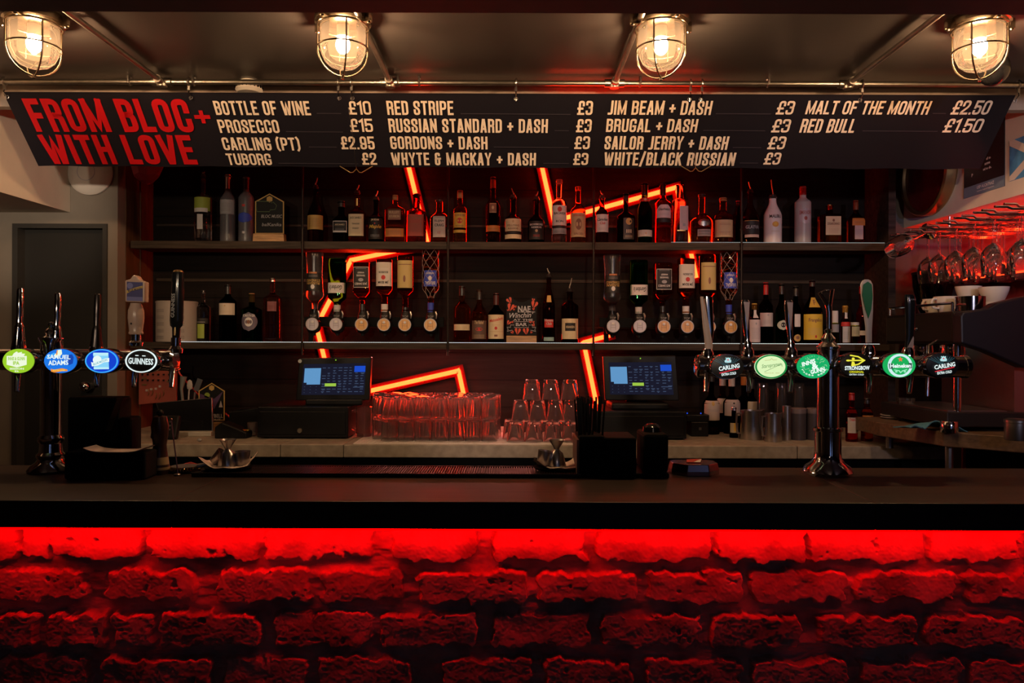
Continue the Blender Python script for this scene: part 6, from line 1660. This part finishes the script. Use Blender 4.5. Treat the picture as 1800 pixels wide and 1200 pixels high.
# grinder hopper behind the machine
c = P(1650, 560, 3.36); c.z = Z_BACK
c.y = 3.50
t = thing('coffee_grinder', 'dark coffee grinder with a smoky hopper behind the cups', 'grinder', (P(1640, 560, 3.5).x, 3.5, Z_BACK))
hz = lambda row: P(1640, row, 3.5).z - Z_BACK
obj('body', MB().bb(-.075, .075, -.1, .1, 0, hz(548)), BLACK, t, False, bevel=.01)
obj('hopper', MB().lathe([(.045, hz(548)), (.06, hz(540)), (.085, hz(500)), (.09, hz(478)), (.088, hz(478)), (.058, hz(540)), (.043, hz(548))], 36), thin_glass('smoky plastic', (.35, .3, .28)), t)
obj('lid', MB().lathe([(0, hz(478)), (.09, hz(478)), (.092, hz(474)), (.06, hz(471)), (0, hz(471))], 36), BLACK, t)
# things on the ledge
c = P(1637, 742, 2.80); c = Vector((c.x, 2.80, zl_))
t = thing('bar_cloth', 'folded blue cloth lying on the timber ledge', 'cloth', c)
m = MB(); nx, ny = 26, 10; vs = []
for j in range(ny + 1):
    for i in range(nx + 1):
        u, v = i / nx, j / ny
        x = (u - .5) * .20; y = (v - .5) * .09
        z = .006 + .030 * math.exp(-((u - .58) / .22) ** 2) * (1 - .6 * v) + .006 * math.sin(u * 17 + v * 4) * (1 - v) + (.008 if u < .3 else 0) * (1 - v)
        vs.append((x - .02 * v, y + .02 * math.sin(u * 4), z + .002))
W_ = nx + 1; N_ = len(vs)
bot = [(x, y, .0) if False else (x, y, max(0, z - .004)) for x, y, z in vs]
fs = []
for j in range(ny):
    for i in range(nx):
        a = j * W_ + i
        fs.append((a, a + 1, a + W_ + 1, a + W_)); fs.append((a + N_, a + W_ + N_, a + W_ + 1 + N_, a + 1 + N_))
for i in range(nx):
    fs.append((i, i + N_, i + 1 + N_, i + 1)); a = ny * W_ + i; fs.append((a, a + 1, a + 1 + N_, a + N_))
for j in range(ny):
    a = j * W_; fs.append((a, a + W_, a + W_ + N_, a + N_)); a = j * W_ + nx; fs.append((a, a + N_, a + W_ + N_, a + W_))
m.add(vs + bot, fs)
obj('cloth', m, mat('blue cloth', (.06, .20, .28), .85, noise=.2, nscale=40), t)
c = P(1663, 728, 2.755); c = Vector((c.x + .0, 2.735, zl_))
k = 2.735 / F
t = thing('tamper', 'short chrome tamper base shining blue on the ledge', 'tamper', c)
obj('body', MB().lathe([(0, 0), (.029, 0), (.030, .004), (.030, .036), (.027, .041), (0, .042)], 32), CHROME, t)
c = P(1787, 760, 2.52); c = Vector((c.x, 2.52, zl_))
t = thing('steel_shaker', 'small steel shaker pot at the near end of the ledge', 'shaker', c)
obj('body', MB().lathe([(0, 0), (.035, 0), (.036, .004), (.036, .058), (.038, .06), (.038, .068), (.03, .071), (0, .072)], 32), STEEL, t)
# saucers, plates and a pint glass at the foot of the machine
for q in range(5):
    c = P(1553, 720, 3.40); c = Vector((c.x, 3.40, Z_BACK + .0 + q * .0125))
    t = thing('saucer', '%s saucer from the bottom of the small stack by the ledge' % ordn(q), 'saucer', c, 'stacked saucers')
    obj('dish', MB().lathe([(0, 0), (.03, 0), (.034, .003), (.055 - .004 * q * .3, .010), (.055 - .004 * q * .3, .0122), (.03, .0055), (0, .005)], 32), ink((.35, .32, .29)), t)
c = P(1592, 700, 3.13); c = Vector((c.x, 3.13, zl_))
t = thing('pint_glass', 'clear pint glass standing on the ledge under the lit green badge', 'glass', c)
obj('glass', MB().lathe([(0, 0), (.027, 0), (.029, .004), (.036, .095), (.034, .095), (.026, .012), (0, .012)], 28), TALL, t)
for q in range(2):
    c = Vector((P(1572, 690, 3.20).x, 3.215, zl_ + q * .009))
    t = thing('side_plate', ('lower' if q == 0 else 'upper') + ' white side plate beside the pint glass on the ledge', 'plate', c, 'side plates')
    obj('dish', MB().lathe([(0, 0), (.03, 0), (.048, .007), (.048, .009), (.03, .003), (0, .003)], 32), ink((.38, .35, .31)), t)

# ------------------------------------------------------------------ hanging glass rack
xr = 1.75; zr_ = H + .487
t = thing('glass_rack', 'chrome rack of rails with hanging wine glasses under the bulkhead', 'glass rack', (xr, 3.2, zr_))
for q in range(7):
    y = 3.45 - .125 * q - 3.2
    for s in (-.02, .02): obj('rail', MB().tube([(0, y + s * 1.3, .008), (.045, y + s * 1.3, .008), (.06, y + s, .0), (.54, y + s, 0)], .0045, 10), CHROME, t)
for x in (.20, .46): obj('cross_bar', MB().cyl((x, -.55, .009), (x, .3, .009), .005, 10), STEEL, t)
for x, y in ((.25, -.46), (.25, .27), (.46, -.46), (.46, .27)): obj('hanger', MB().cyl((x + .02, y, .009), (x + .02, y, .097), .005, 10), STEEL, t)
WG = thin_glass('wine glass', (.96, .95, .95), .02, (.8, .72, .7))
protow = None
WS = 1.22
wprof = [(r_ * WS, z_ * WS) for r_, z_ in [(0, 0), (.031, 0), (.031, .0015), (.008, -.004), (.004, -.012), (.0037, -.075), (.006, -.082), (.022, -.094), (.034, -.112), (.0375, -.135), (.0345, -.165), (.031, -.182), (.0298, -.182), (.0332, -.165), (.0362, -.135), (.0325, -.113), (.020, -.097), (0, -.09)]]
def wine(x, y, label, rot=None, dz=0):
    global protow
    loc = (x, y, zr_ + .0052 + dz)
    if protow is None:
        tt = thing('wine_glass', label, 'glass', loc, 'hanging wine glasses')
        obj('bowl', MB().lathe(wprof[6:][::1], 28), WG, tt)
        obj('stem', MB().lathe([(.0005, -.002 * WS)] + [(r_, z_) for r_, z_ in wprof[3:7]] + [(.0005, -.083 * WS)], 14), WG, tt)
        obj('foot', MB().lathe([(r_ * WS, z_ * WS) for r_, z_ in [(0, .0015), (.031, .0015), (.031, .0), (.008, -.004), (0, -.004)]], 28), WG, tt)
        protow = tt
        if rot: tt.rotation_euler = rot
    else: dup(protow, label, loc, rot or (0, 0, 0))
for q in range(7):
    y = 3.45 - .125 * q
    for r_ in range(4 if q else 3):
        x = 1.89 + .096 * r_ + (.02 if q == 0 else 0) + (0 if q != 5 else .03)
        wine(x, y, '%s wine glass from the aisle hanging in the %s lane from the shelves' % (ordn(r_), ordn(q)))
wine(1.845, 3.33, 'wine glass swung sideways on the rail, mouth to the aisle', (0, 1.15, .3), .002)
# red line on the recess wall behind the hanging glasses
q = [Vector((2.275, 3.80, H + .312)), Vector((2.275, 2.5, H + .312))]
t = thing('neon_light', 'red neon line behind the hanging wine glasses', 'neon light', q[0], 'red neon lines')
obj('tube', MB().tube([Vector((0, 0, 0)), Vector((0, -.6, 0)), Vector((0, -1.3, 0))], .0128, 12), RED_NEON, t)
obj('clip', MB().bb(-.004, .004, -.30, -.28, -.0165, -.01), BLACK, t, False)
struct('trim_3', MB().bb(2.20, 2.298, 2.4, 3.83, H + .28, H + .295).bb(2.20, 2.215, 2.4, 3.83, H + .295, H + .305), mat('dark shelf board', (.05, .03, .025), .5))

# ------------------------------------------------------------------ things on the bar
def at_bar(px, Y): return Vector((P(px, 800, Y).x, Y, Z_BAR))
# black caddy with straws
c = at_bar(1092, 1.99); k = 1.99 / F
t = thing('straw_caddy', 'black bar caddy with a compartment for straws before the second till', 'caddy', c)
X = lambda px: P(px, 800, 1.93).x - c.x
Zc = lambda row: P(1092, row, 1.93).z - Z_BAR
obj('base', MB().bb(X(1018), X(1177), -.06, .07, 0, .012), BLACKM, t, False, bevel=.003)
obj('straw_box', MB().bb(X(1018), X(1062), -.06, .07, .012, Zc(765)), BLACKM, t, False, bevel=.004)
obj('napkin_box', MB().bb(X(1062), X(1119), -.06, .07, .012, Zc(768)), BLACKM, t, False, bevel=.004)
obj('pillar', MB().bb(X(1133), X(1177), -.05, .07, .012, Zc(762)), BLACKM, t, False, bevel=.008)
obj('lid', MB().lathe([(.026, 0), (.024, .012), (.014, .02), (0, .022)][::-1], 24, ((X(1133) + X(1177)) / 2, .01, Zc(762))), BLACKG, t)
obj('side_board', MB().bb(X(1014), X(1018), -.06, .07, 0, Zc(772)), mat('caddy edge', (.1, .06, .045), .5), t, False)
rr = random.Random(4)
for q in range(34):
    x = rr.uniform(X(1022), X(1058)); y = rr.uniform(-.045, .05)
    t2 = tag(obj('drinking_straw', MB().tube([(0, 0, 0), (rr.uniform(-.014, .014), rr.uniform(-.012, .012), Zc(rr.uniform(697, 712)) - .02)], .0028, 6), BLACKM), 'black drinking straw in the bundle standing in the bar caddy', 'straw', 'black straws')
    t2.location = (c.x + x, c.y + y, Z_BAR + .0205)
# dark boxes beside the first font
c = at_bar(152, 1.93); k = 1.9 / F
t = thing('napkin_caddy', 'tall black bar caddy beside the first font column', 'caddy', c)
X = lambda px: P(px, 800, 1.90).x - c.x
Zc = lambda row: P(152, row, 1.90).z - Z_BAR
obj('back_bin', MB().bb(X(97), X(190), .02, .09, 0, Zc(706)), BLACKM, t, False, bevel=.006)
obj('side_bin', MB().bb(X(190), X(212), .02, .08, 0, Zc(742)), BLACKM, t, False, bevel=.006)
obj('front_bin', MB().bb(X(120), X(262), -.05, .018, 0, Zc(800) + .004), BLACKM, t, False, bevel=.006)
obj('menu_card', MB().box((X(188), .0, Zc(735)), (.004, .03, .09), rot=Matrix.Rotation(.35, 3, 'Y')), BLACK, t, False)
c2 = at_bar(210, 1.89); c2.z = Z_BAR + Zc(800) + .0045
t = thing('napkin_stack', 'curved pale paper napkin lying on the black caddy', 'napkin', c2)
m = MB(); vs = []; n_ = 16
for j in range(2):
    for i in range(n_ + 1):
        u = (i / n_ - .5) * 2
        vs.append((u * 52 * k, -.03 + .06 * j, .010 * u ** 4 + .001))
vs += [(x, y, z + .002) for x, y, z in vs]
N2 = 2 * (n_ + 1); W_ = n_ + 1; fs = []
for i in range(n_): fs += [(i, i + W_, i + W_ + 1, i + 1), (i + N2, i + 1 + N2, i + W_ + 1 + N2, i + W_ + N2), (i, i + 1, i + 1 + N2, i + N2), (i + W_, i + W_ + N2, i + W_ + 1 + N2, i + W_ + 1)]
m.add(vs, fs); obj('sheet', m, PAPER, t)
c = at_bar(281, 1.97)
t = thing('pepper_mill', 'tall dark pepper mill with a pale band beside the bar spoon', 'mill', c)
k = 1.97 / F
obj('body', MB().lathe([(0, 0), (.022, 0), (.024, .02), (.019, .05), (.0165, .075), (.020, .1), (.022, .125), (.017, .15), (0, .153)], 28), mat('mill wood', (.035, .014, .01), .3), t)
obj('band', MB().lathe([(.0242, .012), (.0246, .014), (.0205, .045), (.0203, .044)], 28, closed=True), mat('mill band', (.34, .26, .14), .4), t)
obj('knob', MB().ball((0, 0, .16), .009, 8), BLACK, t)
# strainer, spoon and opener laid on a dark board
c = at_bar(330, 2.02)
t = thing('tool_mat', 'dark flat mat under the strainer and bar spoon', 'mat', c)
obj('mat', MB().bb(-.06, .075, -.05, .06, 0, .004), BLACKM, t, False, bevel=.002)
c = at_bar(325, 2.0); c.z = Z_BAR + .0045
t = thing('strainer', 'wire hawthorn strainer with coiled spring lying on the dark mat', 'strainer', c)
m = MB()
pts = []
for q in range(161):
    a = 2 * PI * q / 160 * .93; s = 2 * PI * q / 160 * 30
    pts.append(((.036 + .005 * math.cos(s)) * math.cos(a), (.036 + .005 * math.cos(s)) * math.sin(a), .006 + .005 * math.sin(s)))
m.tube(pts, .0008, 5); obj('spring', m, BRASS, t)
obj('plate', MB().lathe([(0, .010), (.034, .010), (.034, .012), (0, .012)], 28), STEEL, t)
obj('handle', MB().tube([(.033, 0, .011), (.075, .012, .018), (.11, .02, .02)], [.006, .005, .006], 10), STEEL, t)
c = at_bar(313, 1.95)
t = thing('bar_spoon', 'long thin bar spoon leaning upright beside the pepper mill', 'spoon', c)
tip = P(301, 741, 1.95) - c
obj('stem', MB().tube([(0, 0, .004), tip * .5, tip], .0018, 8), mat('copper stem', (.35, .16, .12), .3, 1.0), t)
obj('tip', MB().ball(tuple(tip), .0035, 6), mat('copper stem', (.35, .16, .12), .3, 1.0), t)
obj('bowl', MB().ball((0, -.004, .003), .009, 8, sz=.33), STEEL, t)
c = at_bar(336, 2.045); c.z = Z_BAR + .0045
t = thing('bottle_opener', 'small opener with a red grip lying behind the strainer', 'opener', c)
obj('grip', MB().tube([(-.018, 0, .006), (.0, 0, .008), (.016, 0, .006)], [.005, .007, .004], 10), mat('red grip', (.35, .03, .03), .4), t)
obj('blade', MB().box((.025, 0, .006), (.022, .012, .003)), ink((.4, .3, .2)), t, False)
# rubber mat
zb = Z_BAR
xa, xb = P(352, 830, 1.98).x, P(1018, 830, 1.98).x
t = thing('bar_mat', 'long black ribbed rubber mat along the bar', 'bar mat', ((xa + xb) / 2, 1.985, zb))
hw = (xb - xa) / 2
RUB = mat('black rubber', (.014, .009, .009), .36, spec=.3)
obj('sheet', MB().bb(-hw, hw, -.062, .062, 0, .006), RUB, t, False, bevel=.002)
m = MB()
nr = 150
for q in range(nr):
    x = -hw + .015 + (2 * hw - .03) * q / (nr - 1)
    m.bb(x - .0016, x + .0016, -.05, .05, .006, .0105)
obj('rib', m, RUB, t, False)
obj('rim', MB().bb(-hw, hw, -.062, -.056, .006, .011).bb(-hw, hw, .056, .062, .006, .011), RUB, t, False)
# jigger sets
def jigger_set(px, Y, nm, near):
    c = at_bar(px, Y); k = Y / F; zm = Z_BAR + .0112
    c.z = zm
    t = thing('coaster_tray', 'low black tray under the paper napkin and jiggers ' + nm, 'tray', c, 'jigger trays')
    obj('tray', MB().lathe([(0, 0), (.056, 0), (.064, .006), (.062, .006), (.055, .002), (0, .002)], 32, sx=1.0, sy=.8), BLACKM, t)
    n_ = thing('paper_napkin', 'creased paper napkin with turned-up corners under the jiggers ' + nm, 'napkin', c + Vector((0, 0, .0064)), 'napkins under jiggers')
    m = MB(); vs = []; g = 12
    for j in range(g + 1):
        for i in range(g + 1):
            u, v = (i / g - .5) * 2, (j / g - .5) * 2
            r_ = max(0, abs(u + v * .2) - .45)
            vs.append((u * .062, v * .042 + .004 * u, .0015 + .055 * r_ ** 2 + .001 * math.sin(9 * u + 5 * v)))
    W_ = g + 1; N_ = len(vs)
    vs = vs + [(x, y, z + .0012) for x, y, z in vs]; fs = []
    for j in range(g):
        for i in range(g):
            a = j * W_ + i; fs.append((a, a + W_, a + W_ + 1, a + 1)); fs.append((a + N_, a + 1 + N_, a + W_ + 1 + N_, a + W_ + N_))
    m.add(vs, fs); obj('sheet', m, PAPER, n_)
    z0 = c.z + .0085
    j1 = thing('jigger', 'steel hourglass jigger standing tall in the middle of the napkin ' + nm, 'jigger', (c.x - .001, c.y - .004, z0), 'steel jiggers')
    obj('body', MB().lathe([(0, 0), (.025, 0), (.0255, .003), (.017, .034), (.008, .042), (.007, .045), (.009, .05), (.020, .068), (.0215, .07), (.0205, .07), (.008, .052), (0, .05)], 32), STEEL, j1)
    if near:
        j2 = thing('jigger', 'steel thimble measure beside the hourglass jigger ' + nm, 'jigger', (c.x + .036, c.y + .004, z0), 'steel jiggers')
        obj('body', MB().lathe([(0, 0), (.018, 0), (.0185, .002), (.020, .038), (.019, .038), (.0175, .004), (0, .004)], 28), STEEL, j2)
        j3 = thing('jigger', 'steel thimble measure tipped over beside the hourglass jigger ' + nm, 'jigger', (c.x - .036, c.y + .004, z0 + .0125), 'steel jiggers', (0, .75, 0))
        obj('body', MB().lathe([(0, -.006), (.014, -.006), (.017, .03), (.016, .03), (.013, -.003), (0, -.003)], 28), STEEL, j3)
    else:
        j2 = thing('jigger', 'steel thimble measure leaning beside the hourglass jigger ' + nm, 'jigger', (c.x - .036, c.y - .004, z0 + .003), 'steel jiggers', (0, .16, 0))
        obj('body', MB().lathe([(0, 0), (.018, 0), (.0185, .002), (.020, .038), (.019, .038), (.0175, .004), (0, .004)], 28), STEEL, j2)
jigger_set(402, 1.985, 'near the strainer', True)
jigger_set(979, 2.0, 'near the straw caddy', False)
# octagonal bill tray
c = at_bar(1221, 2.0); k = 2.0 / F
t = thing('bill_tray', 'chrome eight-sided tray box with sloping edges on the bar', 'tray', c)
o1 = [(-.063, -.01), (-.03, -.045), (.028, -.045), (.063, -.01), (.063, .035), (.045, .05), (-.045, .05), (-.063, .035)]
m = MB(); m.loft([[(x, y, 0) for x, y in o1], [(x, y, .012) for x, y in o1], [(x * .93, y * .93, .030) for x, y in o1]]); obj('body', m, mat('tinted chrome', (.38, .28, .32), .2, 1.0), t, False, bevel=.0015)
c3 = Vector((c.x - .004, c.y + .0, Z_BAR + .0306))
t = thing('red_coaster', 'small torn red and white card on the chrome tray', 'coaster', c3)
obj('card', MB().add([(-.02, -.012, 0), (.016, -.014, 0), (.024, .006, .006), (-.014, .014, .003), (-.02, -.012, .002), (.016, -.014, .002), (.024, .006, .008), (-.014, .014, .005)], [(0, 3, 2, 1), (4, 5, 6, 7), (0, 1, 5, 4), (1, 2, 6, 5), (2, 3, 7, 6), (3, 0, 4, 7)]), mat('coaster red', (.5, .05, .03), .6), t, False)
obj('torn_edge', MB().add([(-.002, -.014, .0022), (.016, -.014, .0022), (.024, .006, .0082), (.012, -.003, .0062)], [(0, 1, 2, 3)]), PAPER, t, False)
